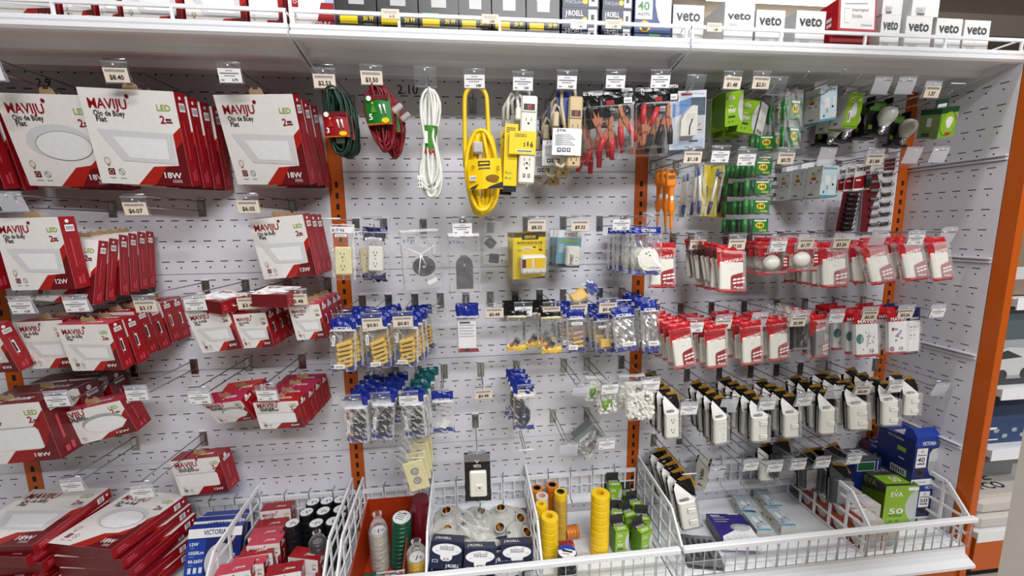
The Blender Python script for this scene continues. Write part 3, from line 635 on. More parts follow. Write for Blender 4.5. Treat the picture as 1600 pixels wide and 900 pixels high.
for a in [
 ('A0', -18, 99, 'display hook cut by the picture edge, topmost above the red boxes', 'white', '7.10'),
 ('A2', 180, 103, 'display hook priced $8.40 over the big square panel box', 'cream', '$8.40'),
 ('A3', 358, 104, 'display hook with white tag over the worn square panel box near the upright', 'white', '6.75'),
 ('B1', 27, 317, 'display hook with empty clear holder over the square 12W box', 'clear', '', 0.28, (175, 320)),
 ('B2', 210, 313, 'bare display hook priced $6.07 on the empty panel area', 'cream', '$6.07', 0.26, (315, 318)),
 ('B3', 385, 310, 'display hook priced $6.05 over the 12W box near the upright', 'cream', '$6.05', 0.27, (457, 316)),
 ('C1', 35, 485, 'display hook with white tag over the half hidden 6W box', 'white', '3.20'),
 ('C2', 120, 480, 'display hook with white tag over the long pack of 6W boxes', 'white', '3.71'),
 ('C3', 226, 466, 'display hook priced $3.17 over the fanned 6W box sides', 'cream', '$3.17'),
 ('D1', 304, 464, 'display hook with white tag over the tilted 6W panel box', 'white', '3.17'),
 ('D2', 387, 462, 'display hook priced $3.45 over the middle small panel box', 'cream', '$3.45'),
 ('D3', 463, 456, 'display hook priced $3.48 over the 3W box beside the upright', 'cream', '$3.48'),
 ('E2', 88, 615, 'display hook with white tag between the large and round ceiling light boxes', 'white', '5.90'),
 ('E3', 216, 606, 'empty display hook with white tag above the flat box stacks', 'white', '5.10', 0.234, (303, 565)),
 ('F1', 311, 612, 'display hook with white tag over the small round light box', 'white', '4.20'),
 ('F2', 416, 607, 'display hook with faded tag over the row of small 6W boxes', 'white', '3.9'),
 ('G1', 112, 750, 'empty display hook reaching over the leftmost flat box stack', 'white', '', 0.218, (210, 683)),
 ('G2', 222, 760, 'display hook over the right flat box stack, holding the lone 12W box', 'white', '', 0.265, (318, 678)),
 ('X1', 506, 113, 'display hook priced $2.53 holding the green cords', 'cream', '$2.53'),
 ('X2', 580, 108, 'display hook priced $3.50 holding the red cords', 'cream', '$3.50'),
 ('X3', 664, 111, 'display hook with empty clear holder over the white cord', 'clear'),
 ('X4', 741, 114, 'display hook with white tag over the yellow cord', 'white', '6.88'),
 ('X5', 817, 118, 'display hook with white tag over the white power strips', 'white', '3.81'),
 ('X6', 886, 116, 'display hook with white tag over the beige power strips', 'white', '3.60'),
 ('X7', 962, 115, 'display hook with white tag over the first black-topped clamp bag', 'white', '1.54'),
 ('X8', 1032, 115, 'display hook with white tag over the second black-topped clamp bag', 'white', '1.40'),
 ('X9', 1088, 123, 'display hook with empty clear holder over the doorbell pack', 'clear'),
 ('O1', 517, 349, 'display hook with bare crossbar holding the ivory outlet', 'T', '', 0.25),
 ('O2', 569, 344, 'display hook with empty clear holder by the white outlet', 'clear', '', 0.16, (599, 341)),
 ('O3', 647, 346, 'display hook with bare crossbar over the coiled black cord', 'T', '', 0.10, (661, 341)),
 ('O4', 722, 346, 'display hook with white tag over the arched black plug', 'white', '7.44', 0.24),
 ('O5', 770, 346, 'display hook with clear holder over the two dark caps', 'clear', '', 0.12),
 ('O6', 845, 341, 'display hook priced $8.32 over the yellow protector pack', 'cream', '$8.32', 0.21, (822, 338)),
 ('O7', 917, 341, 'display hook priced $9.32 over the pale blue protector pack', 'cream', '$9.32', 0.21, (880, 338)),
 ('O8', 984, 340, 'display hook with white tag over the big white plate bags', 'white', '5.67', 0.2, (937, 336)),
 ('O9', 1023, 337, 'display hook with empty clear holder crossing the orange upright', 'clear', '', 0.22, (974, 336)),
 ('Y1', 535, 494, 'display hook with empty clear holder over the first yellow plug bag', 'clear', '', 0.23, (566, 463)),
 ('Y2', 578, 494, 'display hook priced $0.81 over the second yellow plug bag', 'cream', '$0.81', 0.25, (607, 462)),
 ('Y3', 627, 491, 'display hook priced $0.81 over the third yellow plug bag', 'cream', '$0.81', 0.27, (648, 461)),
 ('Y4', 680, 488, 'empty display hook with clear holder beside the yellow plug bags', 'clear', '', 0.21, (688, 460)),
 ('Y5', 728, 480, 'display hook priced $0.35 over the lone blue-topped bag', 'cream', '$0.35', 0.2, (728, 462)),
 ('Y6', 773, 478, 'empty display hook priced $0.48 in the middle of the panel', 'cream', '$0.48', 0.2, (766, 458)),
 ('M0', 819, 476, 'display hook with white tag over the first clear and yellow plug bags', 'white', '4.80', 0.2, (805, 456)),
 ('M1', 863, 476, 'display hook priced $0.41 over the last clear and yellow plug bag', 'cream', '$0.41', 0.2, (843, 455)),
 ('M2', 909, 473, 'display hook priced $0.48 over the brown prong plug bag', 'cream', '$0.48', 0.2, (880, 453)),
 ('M3', 950, 470, 'display hook priced $0.48 under the stray yellow plug bag', 'cream', '$0.48', 0.24),
 ('M5', 976, 470, 'display hook with bare crossbar over the silver foil bags', 'T', '', 0.22, (937, 451)),
 ('M4', 1012, 467, 'display hook with clear holder over the narrow silver bag by the upright', 'clear', '', 0.23, (972, 449)),
 ('L1', 548, 621, 'display hook with empty clear holder over the first dark plug bag', 'clear'),
 ('L2', 594, 617, 'display hook with empty clear holder over the second dark plug bag', 'clear'),
 ('L3', 638, 615, 'display hook with white tag over the dark plug bag with teal tops behind', 'white', ''),
 ('L4', 688, 612, 'display hook with clear holder over the thin printed white part bag', 'clear', '', 0.22),
 ('L5', 754, 606, 'empty display hook priced $0.48 next to the coiled blue bag', 'cream', '$0.48', 0.214, (751, 563)),
 ('L6', 820, 605, 'display hook priced $1.20 over the coiled blue bag', 'cream', '$1.20', 0.24, (807, 562)),
 ('L7', 910, 600, 'empty display hook with clear holder next to the green-labelled clips', 'clear', '', 0.23, (881, 559)),
 ('L8', 953, 598, 'display hook with white tag over the green-labelled clips', 'white', '', 0.24, (917, 557)),
 ('L9', 1009, 593, 'display hook with white tag over the big bag of white clips', 'white', '', 0.245, (971, 555)),
 ('Q1', 650, 712, 'display hook with bare crossbar holding the ivory plates', 'T', '', 0.25),
 ('Q2', 745, 690, 'display hook holding the single black switch pack', 'cream', '$2.43', 0.24),
 ('Q3', 822, 698, 'empty display hook with bare crossbar under the coiled blue bag', 'T', '', 0.25),
 ('Q4', 890, 704, 'empty display hook with frosted holder above the yellow tape towers', 'clear', '', 0.235, (864, 642)),
 ('Q5', 946, 686, 'display hook with white tag over the grey square box', 'white', '', 0.215, (917, 640)),
 ('T1', 1145, 117, 'display hook with cream tag over the front green bulb box', 'cream', '$1.48'),
 ('T2', 1190, 117, 'display hook priced $2.51 over the tilted green bulb box', 'cream', '$2.51'),
 ('T3', 1216, 126, 'display hook with empty clear holder over the green battery strip', 'clear'),
 ('T4', 1250, 140, 'bare-ended hook carrying hidden white bulb boxes behind the battery strip', 'bare', '', 0.23),
 ('T5', 1306, 124, 'bare-ended hook carrying the topmost pale blue bulb boxes', 'bare', '', 0.25),
 ('T6', 1330, 138, 'bare-ended hook carrying the candle bulb boxes', 'bare', '', 0.22),
 ('T7', 1380, 125, 'display hook with empty clear holder over the black bulb packs', 'clear'),
 ('T8', 1418, 125, 'display hook with empty clear holder in front of the corner upright', 'clear'),
 ('T9', 1458, 132, 'display hook with cream tag over the lone bulb box by the side panel', 'cream', '1.37'),
 ('TA', 1497, 132, 'empty display hook with bare crossbar nearest the side panel', 'T', '', 0.24),
 ('U1', 1083, 234, 'display hook priced $1.18 near the orange testers', 'cream', '$1.18'),
 ('U2', 1126, 233, 'display hook with white tag over the pen testers', 'white', '1.45'),
 ('U3', 1167, 238, 'display hook with white tag over the large battery strip', 'white', '3.05'),
 ('U4', 1229, 236, 'display hook priced $0.75 over the twisted silver strip', 'cream', '$0.75'),
 ('U5', 1294, 236, 'display hook with empty clear holder over the lower pale blue boxes', 'clear'),
 ('U6', 1368, 238, 'display hook priced $1.84 over the battery cards', 'cream', '$1.84'),
 ('U7', 1428, 235, 'empty display hook with clear holder before the lower corner upright', 'clear'),
 ('U8', 1470, 234, 'empty display hook with clear holder below the lone bulb box', 'clear', '', 0.23),
 ('R1', 1091, 372, 'display hook priced $11.03 over the fan of plates', 'cream', '$11.03', 0.16),
 ('R2', 1152, 371, 'display hook priced $7.05 over the first big red-topped plate', 'cream', '$7.05'),
 ('R3', 1217, 374, 'display hook with white tag over round lampholder bags', 'white', '1.67'),
 ('R4', 1260, 370, 'display hook priced $1.77 over the rounded part bags', 'cream', '$1.77'),
 ('R5', 1316, 369, 'display hook priced $3.26 in the upper red-bag row', 'cream', '$3.26'),
 ('R6', 1375, 364, 'display hook with empty clear holder in the upper red-bag row', 'clear'),
 ('R7', 1432, 364, 'display hook with white tag in the upper red-bag row', 'white', '2.67'),
 ('R8', 1484, 359, 'display hook with clear holder ending the upper red-bag row', 'clear', '', 0.24),
 ('S1', 1086, 501, 'display hook with white tag starting the lower red-bag row', 'white', '2.50'),
 ('S2', 1131, 496, 'display hook priced $3.38 in the lower red-bag row', 'cream', '$3.38'),
 ('S3', 1188, 492, 'display hook with clear holder in the lower red-bag row', 'clear'),
 ('S5', 1248, 492, 'display hook priced $2.88 over the black plate bags', 'cream', '$2.88'),
 ('S6', 1308, 487, 'display hook with white tag over the narrow grey bag', 'white', ''),
 ('S8', 1360, 483, 'display hook priced $3.20 over the teal-printed pack', 'cream', '$3.20'),
 ('S9', 1416, 480, 'display hook priced $3.26 over the purple-printed pack', 'cream', '$3.26'),
 ('SA', 1466, 479, 'empty display hook with white tag ending the lower red-bag row', 'white', ''),
 ('V1', 1077, 631, 'display hook with white tag over the first white outlet bags', 'white', ''),
 ('V2', 1140, 627, 'display hook with clear holder over the second white outlet bags', 'clear'),
 ('V3', 1199, 624, 'display hook with white tag over the third white plate bags', 'white', ''),
 ('V4', 1257, 618, 'display hook with white tag over the single-switch bags', 'white', ''),
 ('V5', 1305, 606, 'display hook with frosted holder over the tall single-switch bags', 'clear'),
 ('V6', 1349, 600, 'display hook with cream tag over the wide double-switch bags', 'cream', '$2.60'),
 ('V7', 1400, 597, 'display hook with white tag over the last double-switch bags', 'white', ''),
 ('V8', 1472, 602, 'display hook with clear holder ending the white bag row', 'clear', '', 0.23),
 ('W1', 1077, 747, 'bare-crossbar hook carrying the lowest white switch bags over the deck', 'T', '', 0.25),
 ('W2', 1122, 731, 'display hook with clear holder by the pack seen edge-on', 'clear', '', 0.24),
 ('W3', 1174, 720, 'empty display hook with white tag above the white deck', 'white', '', 0.23),
 ('W4', 1211, 722, 'display hook with white tag holding the lone black-based plate', 'white', '', 0.24),
 ('W5', 1248, 719, 'display hook with white tag above the tallest divider edge', 'white', '', 0.23),
 ('W6', 1286, 716, 'display hook with white tag behind the divider by the dark bag', 'white', '', 0.23),
 ('W7', 1335, 710, 'display hook with white tag over the dark grey bag by the blue cartons', 'white', '', 0.24),
]: hook(*a)

# ------------------------------------------------------------------ red and white light boxes
def brand(mb, x, y, h, m, M, flip=False):
    """the maker's wordmark with its little asterisk"""
    if flip: M = M @ TR((x, y, 0)) @ ROT(0, 0, 180) @ TR((-h * 3.3, -h * 0.9, 0)); x = y = 0
    mb.text('MAVIJU', x, y, h, m, M, bold=True, w=h * 4.1)
    for a in range(0, 180, 45):
        c, s_ = math.cos(R_(a)), math.sin(R_(a)); cx, cy, r, t = x + h * 4.28, y + h * 1.32, h * 0.25, h * 0.055
        mb.poly([(cx - r * c - t * s_, cy - r * s_ + t * c, 0.0004), (cx - r * c + t * s_, cy - r * s_ - t * c, 0.0004), (cx + r * c + t * s_, cy + r * s_ - t * c, 0.0004), (cx + r * c - t * s_, cy + r * s_ + t * c, 0.0004)], m, M)
SHADE = mat('panel_picture_grey', (216, 217, 221), 0.5); PANE = mat('panel_picture_white', (240, 241, 243), 0.5)
OLIVE = mat('olive_print', (150, 176, 70), 0.5)
def light_box(w, h, d, watts, kelvin='', style='square', tall=False, top=RED, side=RED, small=False):
    """carton with its printed face; origin at the top centre of the front face"""
    x0, x1 = -w / 2, w / 2; mb = MB()
    mb.box(x0, 0, -h, x1, d, 0, WHITE, faces={'right': side, 'top': top, 'left': side, 'bottom': DRED, 'back': RED})
    F = FACE(-0.0004) @ TR((x0, -h, 0)); e = 0.0003
    X = lambda u: u * w; Y = lambda v: v * h
    # red lower corner
    if style == 'square': red = [(0.41, 0), (0.62, 0.205), (0.90, 0.225), (0.905, 0.56), (1, 0.64), (1, 0)]
    elif style == 'round': red = [(0.36, 0), (0.60, 0.22), (0.78, 0.25), (0.92, 0.37), (0.92, 0.5), (1, 0.6), (1, 0)]
    elif style == 'cyl': red = [(0.46, 0), (0.62, 0.16), (0.84, 0.24), (0.95, 0.42), (0.90, 0.56), (1, 0.74), (1, 0)]
    else: red = [(0.36, 0), (0.52, 0.21), (0.87, 0.21), (0.87, 0.55), (0.82, 0.6), (0.99, 0.86), (1, 0.86), (1, 0)]
    mb.poly([(X(u), Y(v), 0) for u, v in red], ORED if style in ('square', 'round') else RED, F)
    dk = [(0.60, 0), (0.76, 0.21), (0.90, 0.225), (0.905, 0.40), (1, 0.5), (1, 0)] if style in ('square', 'round') else [(0.66, 0), (0.8, 0.2), (0.90, 0.26), (0.95, 0.42), (1, 0.5), (1, 0)]
    mb.poly([(X(u), Y(v), e) for u, v in dk], DRED, F)
    # picture of the lamp
    if style == 'square':
        mb.poly([(X(u), Y(v), 2 * e) for u, v in ((0.10, 0.585), (0.895, 0.565), (0.885, 0.24), (0.30, 0.26))], SHADE, F)
        mb.poly([(X(u), Y(v), 3 * e) for u, v in ((0.25, 0.515), (0.82, 0.505), (0.815, 0.285), (0.385, 0.295))], PANE, F)
    elif style == 'round':
        mb.disc(X(0.52), Y(0.50), X(0.36), Y(0.19), SHADE, F, 32, 2 * e); mb.disc(X(0.56), Y(0.46), X(0.31), Y(0.16), PANE, F, 32, 3 * e); mb.disc(X(0.56), Y(0.46), X(0.31), Y(0.16), MGREY, F, 32, 4 * e, 0.975)
    elif style == 'cyl':
        mb.disc(X(0.63), Y(0.50), X(0.30), Y(0.25), LGREY, F, 32, 2 * e); mb.disc(X(0.64), Y(0.44), X(0.29), Y(0.22), PANE, F, 32, 3 * e)
    else:
        mb.poly([(X(u), Y(v), 2 * e) for u, v in ((0.04, 0.60), (0.84, 0.60), (0.86, 0.57), (0.86, 0.225), (0.10, 0.225))], PANE, F)
        mb.poly([(X(u), Y(v), 3 * e) for u, v in ((0.04, 0.605), (0.85, 0.605), (0.86, 0.59), (0.04, 0.59))], LGREY, F)
    hb = h * (0.105 if not tall else 0.16); bw = min(hb, w * (0.098 if w > .2 else 0.108))
    brand(mb, X(0.08), Y(0.80), bw, RED, F)
    lines = ('Ojo de Buey', 'Flat') if style in ('square', 'round') else ('Ojo de Buey', 'Sobreponer')
    if not (small and w < 0.1): pass
    mb.text(lines[0], X(0.11), Y(0.725), bw * 0.55, BLACK, F, bold=True, w=X(0.33)); mb.text(lines[1], X(0.125), Y(0.665), bw * 0.55, BLACK, F, bold=True)
    mb.text('LED', X(0.79), Y(0.80), bw * 0.62, OLIVE, F, bold=True)
    mb.text('2', X(0.80), Y(0.67), bw * 0.8, RED, F, bold=True); mb.rect(X(0.86), Y(0.70), X(0.92), Y(0.72), DRED, F, 2 * e); mb.rect(X(0.86), Y(0.675), X(0.93), Y(0.69), DRED, F, 2 * e)
    # icons
    mb.disc(X(0.13), Y(0.25), X(0.030), Y(0.035), CREAM, F, 14, e); mb.disc(X(0.13), Y(0.25), X(0.034), Y(0.04), MGREY, F, 14, 2 * e, 0.85); mb.rect(X(0.118), Y(0.195), X(0.142), Y(0.212), MGREY, F, e)
    mb.rect(X(0.11), Y(0.10), X(0.18), Y(0.17), DRED, F, e); mb.disc(X(0.145), Y(0.135), X(0.022), Y(0.022), WHITE, F, 12, 2 * e, 0.8)
    mb.disc(X(0.255), Y(0.135), X(0.036), Y(0.036), MGREY, F, 16, e, 0.84); mb.poly([(X(0.232), Y(0.155), e), (X(0.238), Y(0.161), e), (X(0.278), Y(0.115), e), (X(0.272), Y(0.109), e)], MGREY, F)
    mb.rect(X(0.11), Y(0.06), X(0.18), Y(0.072), LGREY, F, e); mb.rect(X(0.225), Y(0.06), X(0.29), Y(0.072), LGREY, F, e)
    mb.text(watts, X(0.72), Y(0.085), h * 0.062, WHITE, F, bold=True, w=X(0.19), z=3 * e)
    if kelvin: mb.text(kelvin, X(0.80), Y(0.035), h * 0.035, GREYW, F, z=3 * e, w=X(0.11))
    # right side: barcode, small print, seal
    S = FR((x1 + 0.0004, 0, -h), (0, 1, 0), (0, 0, 1))
    mb.rect(d * 0.25, h * 0.80, d * 0.8, h * 0.89, PAPER, S, e)
    for i in range(5): mb.rect(d * (0.32 + i * 0.09), h * 0.82, d * (0.36 + i * 0.09), h * 0.87, BLACK, S, 2 * e)
    mb.disc(d * 0.45, h * 0.94, d * 0.12, d * 0.12, PAPER, S, 10, e)
    mb.rect(d * 0.3, h * 0.06, d * 0.48, h * 0.16, PINKT, S, e); mb.rect(d * 0.56, h * 0.06, d * 0.7, h * 0.19, PINKT, S, e); mb.rect(d * 0.35, h * 0.3, d * 0.45, h * 0.7, PINKT, S, e)
    if small: mb.rect(d * 0.35, h * 0.36, d * 0.6, h * 0.64, PAPER, S, e); mb.rect(d * 0.42, h * 0.4, d * 0.53, h * 0.6, BLACK, S, 2 * e)
    T = FR((0, 0, 0.0004), (1, 0, 0), (0, 1, 0))                    # top: wordmark reads from behind
    if d > 0.03: brand(mb, w * 0.06, d * 0.35, min(d * 0.3, w * 0.07), WHITE, T, flip=True)
    return mb
BOXP = {}
def box_proto(key, *a, tab=True, **k):
    if key not in BOXP:
        p = Proto('light_box', 'box', light_box(*a, **k)); d = a[2]
        if tab:
            mb = MB(); mb.prism([(-0.02, 0), (-0.017, 0.012), (-0.008, 0.018), (-0.007, 0.012), (0.007, 0.012), (0.008, 0.018), (0.017, 0.012), (0.02, 0)], 0, 0.0006, CARDB, M=FR((0, d * 0.5, 0)))
            p.part('hang_tab', mb)
        BOXP[key] = p
    return BOXP[key]
BX = {
 'sq18c': ('square', .229, .229, .036, '18W', '6500K'), 'sq18w': ('square', .214, .228, .034, '18W', '3000K'), 'rd18': ('round', .232, .226, .036, '18W', '3000K'),
 'sq12': ('square', .16, .176, .038, '12W', ''), 'sq12b': ('square', .153, .167, .036, '12W', ''), 'rd12': ('round', .16, .165, .0255, '12W', ''),
 'sq6': ('square', .134, .13, .036, '6W', ''), 'sq6d': ('square', .115, .122, .036, '6W', ''), 'sq3': ('square', .088, .1, .04, '3W', ''), 'sq3b': ('square', .086, .1, .04, '3W', '')}
def BXP(k):
    st, w, h, d, wt, kv = BX[k]; return box_proto(k, w, h, d, wt, kv, style=st, small=w < .14)
BG = 'red and white light boxes'
def hang(proto, key, label, group, dy=0.0, dx=0.0, dz=0.0, rot=None):
    (x, y, z), r, w, h = FT[key]; r = rot or r
    return proto.put(label, (x + dx, y + dy, z + dz), r, group)
def stack(proto, key, n, pitch, labels, group, jit=0.3, dx=0.0, dz=0.0, start=1, settle=0.0):
    """the ones hanging behind the front one, each a little differently turned"""
    (x, y, z), r, w, h = FT[key]
    for i in range(n):
        k = i + start; rr = (r[0] * (1 - settle * min(1, k / 3)) + random.uniform(-jit, jit), r[1] + random.uniform(-jit, jit), r[2] + random.uniform(-jit, jit))
        proto.put(labels(k), (x + dx * k + random.uniform(-.001, .001), min(y + pitch * k, -0.05), z + dz * k), rr, group)
random.seed(11)
P = BXP('rd18'); hang(P, 'A1', 'large white box picturing a round 18W panel, partly behind the square one', BG)
stack(P, 'A1', 2, .043, lambda k: f'{ORD[k]} red-sided box on the hook of the large round 18W panel box', BG, dx=-.016)
for k in range(3):
    P.put(f'{ORD[k]} red-sided box on the hook cut by the picture edge, topmost row', (FT['A1'][0][0] - .285 + k * .004, -.2 + k * .045, FT['A1'][0][2]), (11, 2, -4), BG)
P = BXP('sq18c'); hang(P, 'A2', 'large foremost white box picturing a square 18W panel, 6500K', BG)
stack(P, 'A2', 3, .041, lambda k: f'{ORD[k]} box behind the foremost 18W 6500K square panel box', BG, dx=.006)
P = BXP('sq18w'); hang(P, 'A3', 'scuffed square 18W 3000K panel box hanging beside the upright', BG)
stack(P, 'A3', 2, .05, lambda k: f'{ORD[k]} box behind the scuffed 18W 3000K square panel box', BG, dx=.004)
P = BXP('sq12'); hang(P, 'B1', 'square 12W panel box with an open top under the clear holder', BG)
for k in range(2): P.put(f'{ORD[k + 1]} 12W box on the hook at the very edge of the picture', (FT['B1'][0][0] - .20, -.24 + k * .05, FT['B1'][0][2] - .002), (4, 0, -5), BG)
P = BXP('rd12'); a, b = FT['b1'], FT['b6']
for k in range(6):
    t = k / 5; mixv = lambda i, j: a[i][j] * (1 - t) + b[i][j] * t
    P.put(f'{ORD[k]} of the leaning 12W round panel boxes fanned behind the open-topped box', (mixv(0, 0), mixv(0, 1), mixv(0, 2)), (-9, (5, 3, -2, -3, -4, -3)[k], -7), BG)
P = BXP('sq12b'); hang(P, 'B3', 'square 12W panel box hanging alone right of the empty hook', BG)
stack(P, 'B3', 2, .045, lambda k: f'{ORD[k]} box behind the 12W square panel box near the upright', BG, jit=1)
P = BXP('sq6'); hang(P, 'C1a', '6W box cut by the picture edge, in front of the orange upright', BG); hang(P, 'C1', '6W square panel box between two others under a white tag', BG)
stack(P, 'C1', 2, .045, lambda k: f'{ORD[k]} box behind the middle 6W square panel box', BG)
P2 = box_proto('sq6m', .134, .13, .036, '6W', '', style='square', small=True, top=PINKT)
hang(P2, 'C2', 'pink-sheen-topped 6W square panel box at the front of its long row', BG)
P.put('second box behind the pink-sheen-topped 6W panel box', (FT['C2'][0][0] + .006, -.211, FT['C2'][0][2] + .002), (9, -1, -8), BG)
hang(P, 'C3', 'tilted 6W box third along the long red row', BG, rot=(9.5, -2, -8.5))
P.put('box just behind the tilted 6W box in the long red row', (FT['C3'][0][0] + .004, -.128, FT['C3'][0][2]), (9, -3, -9), BG)
hang(P, 'C4', '6W box near the panel closing the long red row', BG, rot=(8, -3, -10))
P.put('last 6W box of the long red row, touching the panel', (FT['C4'][0][0] + .003, -.046, FT['C4'][0][2]), (6.5, -3, -10), BG)
P = BXP('sq6d'); hang(P, 'D1', 'strongly tilted 6W panel box under a white tag', BG); P.put('box behind the strongly tilted 6W panel box', (FT['D1'][0][0] + .004, -.19, FT['D1'][0][2] + .003), (9, -5, -9), BG)
P = BXP('sq3'); hang(P, 'D2', '3W panel box under the $3.45 tag', BG); stack(P, 'D2', 3, .046, lambda k: f'{ORD[k]} box behind the 3W box under the $3.45 tag', BG)
P = box_proto('sq3m', .086, .1, .04, '3W', '', style='square', small=True, top=PINKT); hang(P, 'D3', '3W panel box under the $3.48 tag beside the upright', BG)
stack(P, 'D3', 3, .046, lambda k: f'{ORD[k]} box behind the 3W box under the $3.48 tag', BG)
PF = box_proto('flat3', .088, .088, .034, '3W', '', style='square', small=True, tab=False)
o = at(446, 447, -.2); PF.put('small red box lying flat on top of the 3W boxes', (o.x, o.y, o.z), (-84, 3, -3), BG)
o = at(352, 456, -.17); PF.put('thin red box lying on the hooks between the 6W and 3W boxes', (o.x + .03, o.y, o.z), (-84, 6, -20), BG)
P = box_proto('tall18', .221, .169, .06, '18W', '', style='plain', tall=True, top=DRED, side=DRED); hang(P, 'E1', 'tall 18W ceiling light box at the picture edge', BG)
P.put('dark red box lying behind the tall 18W ceiling light box', (FT['E1'][0][0] + .02, -.165, FT['E1'][0][2] + .0), (6, -4, -4), BG)
P.put('dark red box nearest the panel behind the tall 18W box', (FT['E1'][0][0] + .03, -.085, FT['E1'][0][2] + .005), (6, -4, -4), BG)
P = box_proto('cyl12', .182, .103, .055, '12W', '', style='cyl', tall=True, top=PINKT); hang(P, 'E2', 'tilted 12W box picturing a round ceiling light, shiny red top', BG)
P = box_proto('cyl6', .123, .08, .045, '6W', '', style='cyl', tall=True, top=MAG); hang(P, 'F1', 'small magenta-topped box picturing a round ceiling light', BG)
P = box_proto('cyl6b', .123, .08, .045, '6W', '', style='cyl', tall=True, top=ORED); P.put('red-topped box behind the small magenta-topped round light box', (FT['F1'][0][0] + .012, -.15, FT['F1'][0][2] + .004), (26, -9, -13), BG)
P = box_proto('pl6', .129, .088, .042, '6W', '', style='plain', tall=True, top=ORED); hang(P, 'F2', 'orange-topped 6W ceiling light box at the front of four', BG)
P = box_proto('pl6m', .129, .088, .042, '6W', '', style='plain', tall=True, top=MAG)
for k in range(3): P.put(f'{ORD[k + 1]} magenta-topped box behind the orange-topped 6W box', (FT['F2'][0][0] + .005 * (k + 1), FT['F2'][0][1] + .045 * (k + 1) , FT['F2'][0][2] + .004 * k), (10, -2, -8), BG)
P = box_proto('pl12', .154, .123, .05, '12W', '', style='plain', tall=True); hang(P, 'G1', 'lone 12W ceiling light box hanging above the flat stacks', BG)
# flat stacks on the deck
random.seed(5)
for key, pk, name, n, ddx in (('H2', 'rd18', 'right flat stack', 6, 0.0), ('H1', 'sq18w', 'left flat stack', 5, 0.0)):
    st, w, h, d, wt, kv = BX[pk]; (x, y, z), r, w_, h_ = FT[key]
    P = box_proto('f' + pk, w_ if key == 'H1' else .2, h_ if key == 'H2' else .215, .032, wt, kv, style=st, tab=False); zz = z
    for k in range(n):
        lab = f'topmost box of the {name}, 18W panel facing up' if k == 0 else f'{ORD[k]} box from the top of the {name}'
        if z - .034 * k - .034 < ZD: break
        P.put(lab, (x + (0 if k == 0 else random.uniform(-.012, .012)), y + (0 if k == 0 else random.uniform(-.004, .006)), z - .0345 * k - (.004 if k else 0)), (-89 if k else r[0] * .5 - 44.5, 0, r[2] + (0 if k == 0 else random.uniform(-5, 5))), 'flat stacked panel boxes')

# ------------------------------------------------------------------ bagged goods
def crinkle(mb, x0, z0, x1, z1, y, amp, mt, nx=8, ny=6, seed=1, bulge=0.0, smooth=False, edge=0.0, M=None):
    """a creased plastic sheet from (x0, z0) down to (x1, z1); bulge pushes its middle towards the shopper"""
    rg = random.Random(seed)
    J = {(i, j): (rg.uniform(-1, 1), rg.uniform(-1, 1), rg.uniform(-1, 1)) for i in range(nx + 1) for j in range(ny + 1)}
    def fn(u, v):
        a, b, c = J[round(u * nx), round(v * ny)]; iu, iv = 0 < u < 1, 0 < v < 1
        if bulge > .008: u, v = (0 if u == 0 else 1 if u == 1 else .04 + .92 * (u * nx - 1) / (nx - 2)), (0 if v == 0 else 1 if v == 1 else .03 + .94 * (v * ny - 1) / (ny - 2)); f = 1 if iu and iv else 0
        else: f = (1 - (2 * u - 1) ** 4) * (1 - (2 * v - 1) ** 4)
        ex = edge * a if not iu else 0; ez = edge * b if not iv else 0
        return (x0 + (x1 - x0) * u + ex + (a * amp * .5 if iu else 0), y - bulge * f + c * amp, z0 + (z1 - z0) * v + ez)
    return mb.sheet(nx, ny, fn, mt, M, smooth)
def pouch(w, h, t=0.012, z0=0.0, mt=None, seed=1, amp=0.0026, back=True, y=0.0):
    mb = MB(); crinkle(mb, -w / 2, z0, w / 2, -h, y - 0.001, amp, mt or FILM, 8, 11, seed, t, smooth=(mt is FILMT), edge=0.0012)
    if back: crinkle(mb, -w / 2, z0, w / 2, -h, y + 0.006, amp * .6, FILMT, 4, 6, seed + 50, -0.002)
    return mb
def sticker(mb, x, z, w, h, y, rot=0):
    M = TR((x, y, z)) @ ROT(0, rot, 0) @ FACE(0)
    mb.rect(-w / 2, -h / 2, w / 2, h / 2, PAPER, M)
    n = 7; a = w > h
    for i in range(n):
        q = -0.36 + 0.72 * i / n
        if a: mb.rect(q * w, -h * .28, (q + .05) * w, h * .12, BLACK, M, 0.0002)
        else: mb.rect(-w * .25, q * h, w * .2, (q + .05) * h, BLACK, M, 0.0002)
def duplex(mb, cx, cz, y, s, m=BLACK, face=None, M=None):
    """two slots and a round earth hole, twice"""
    for dz in (s, -s):
        F = (M or Matrix.Identity(4)) @ FACE(y) @ TR((cx, cz + dz, 0))
        if face: mb.disc(0, 0, s * .78, s * .66, face, F, 20, 0.0003)
        mb.rect(-s * .34, -s * .05, -s * .22, s * .36, m, F, 0.0006); mb.rect(s * .22, -s * .05, s * .34, s * .32, m, F, 0.0006); mb.disc(0, -s * .36, s * .13, s * .13, m, F, 10, 0.0006)
TILE6 = [(0, 0), (.30, .06), (.60, .12), (0.02, .30), (.32, .36), (.62, .42)]
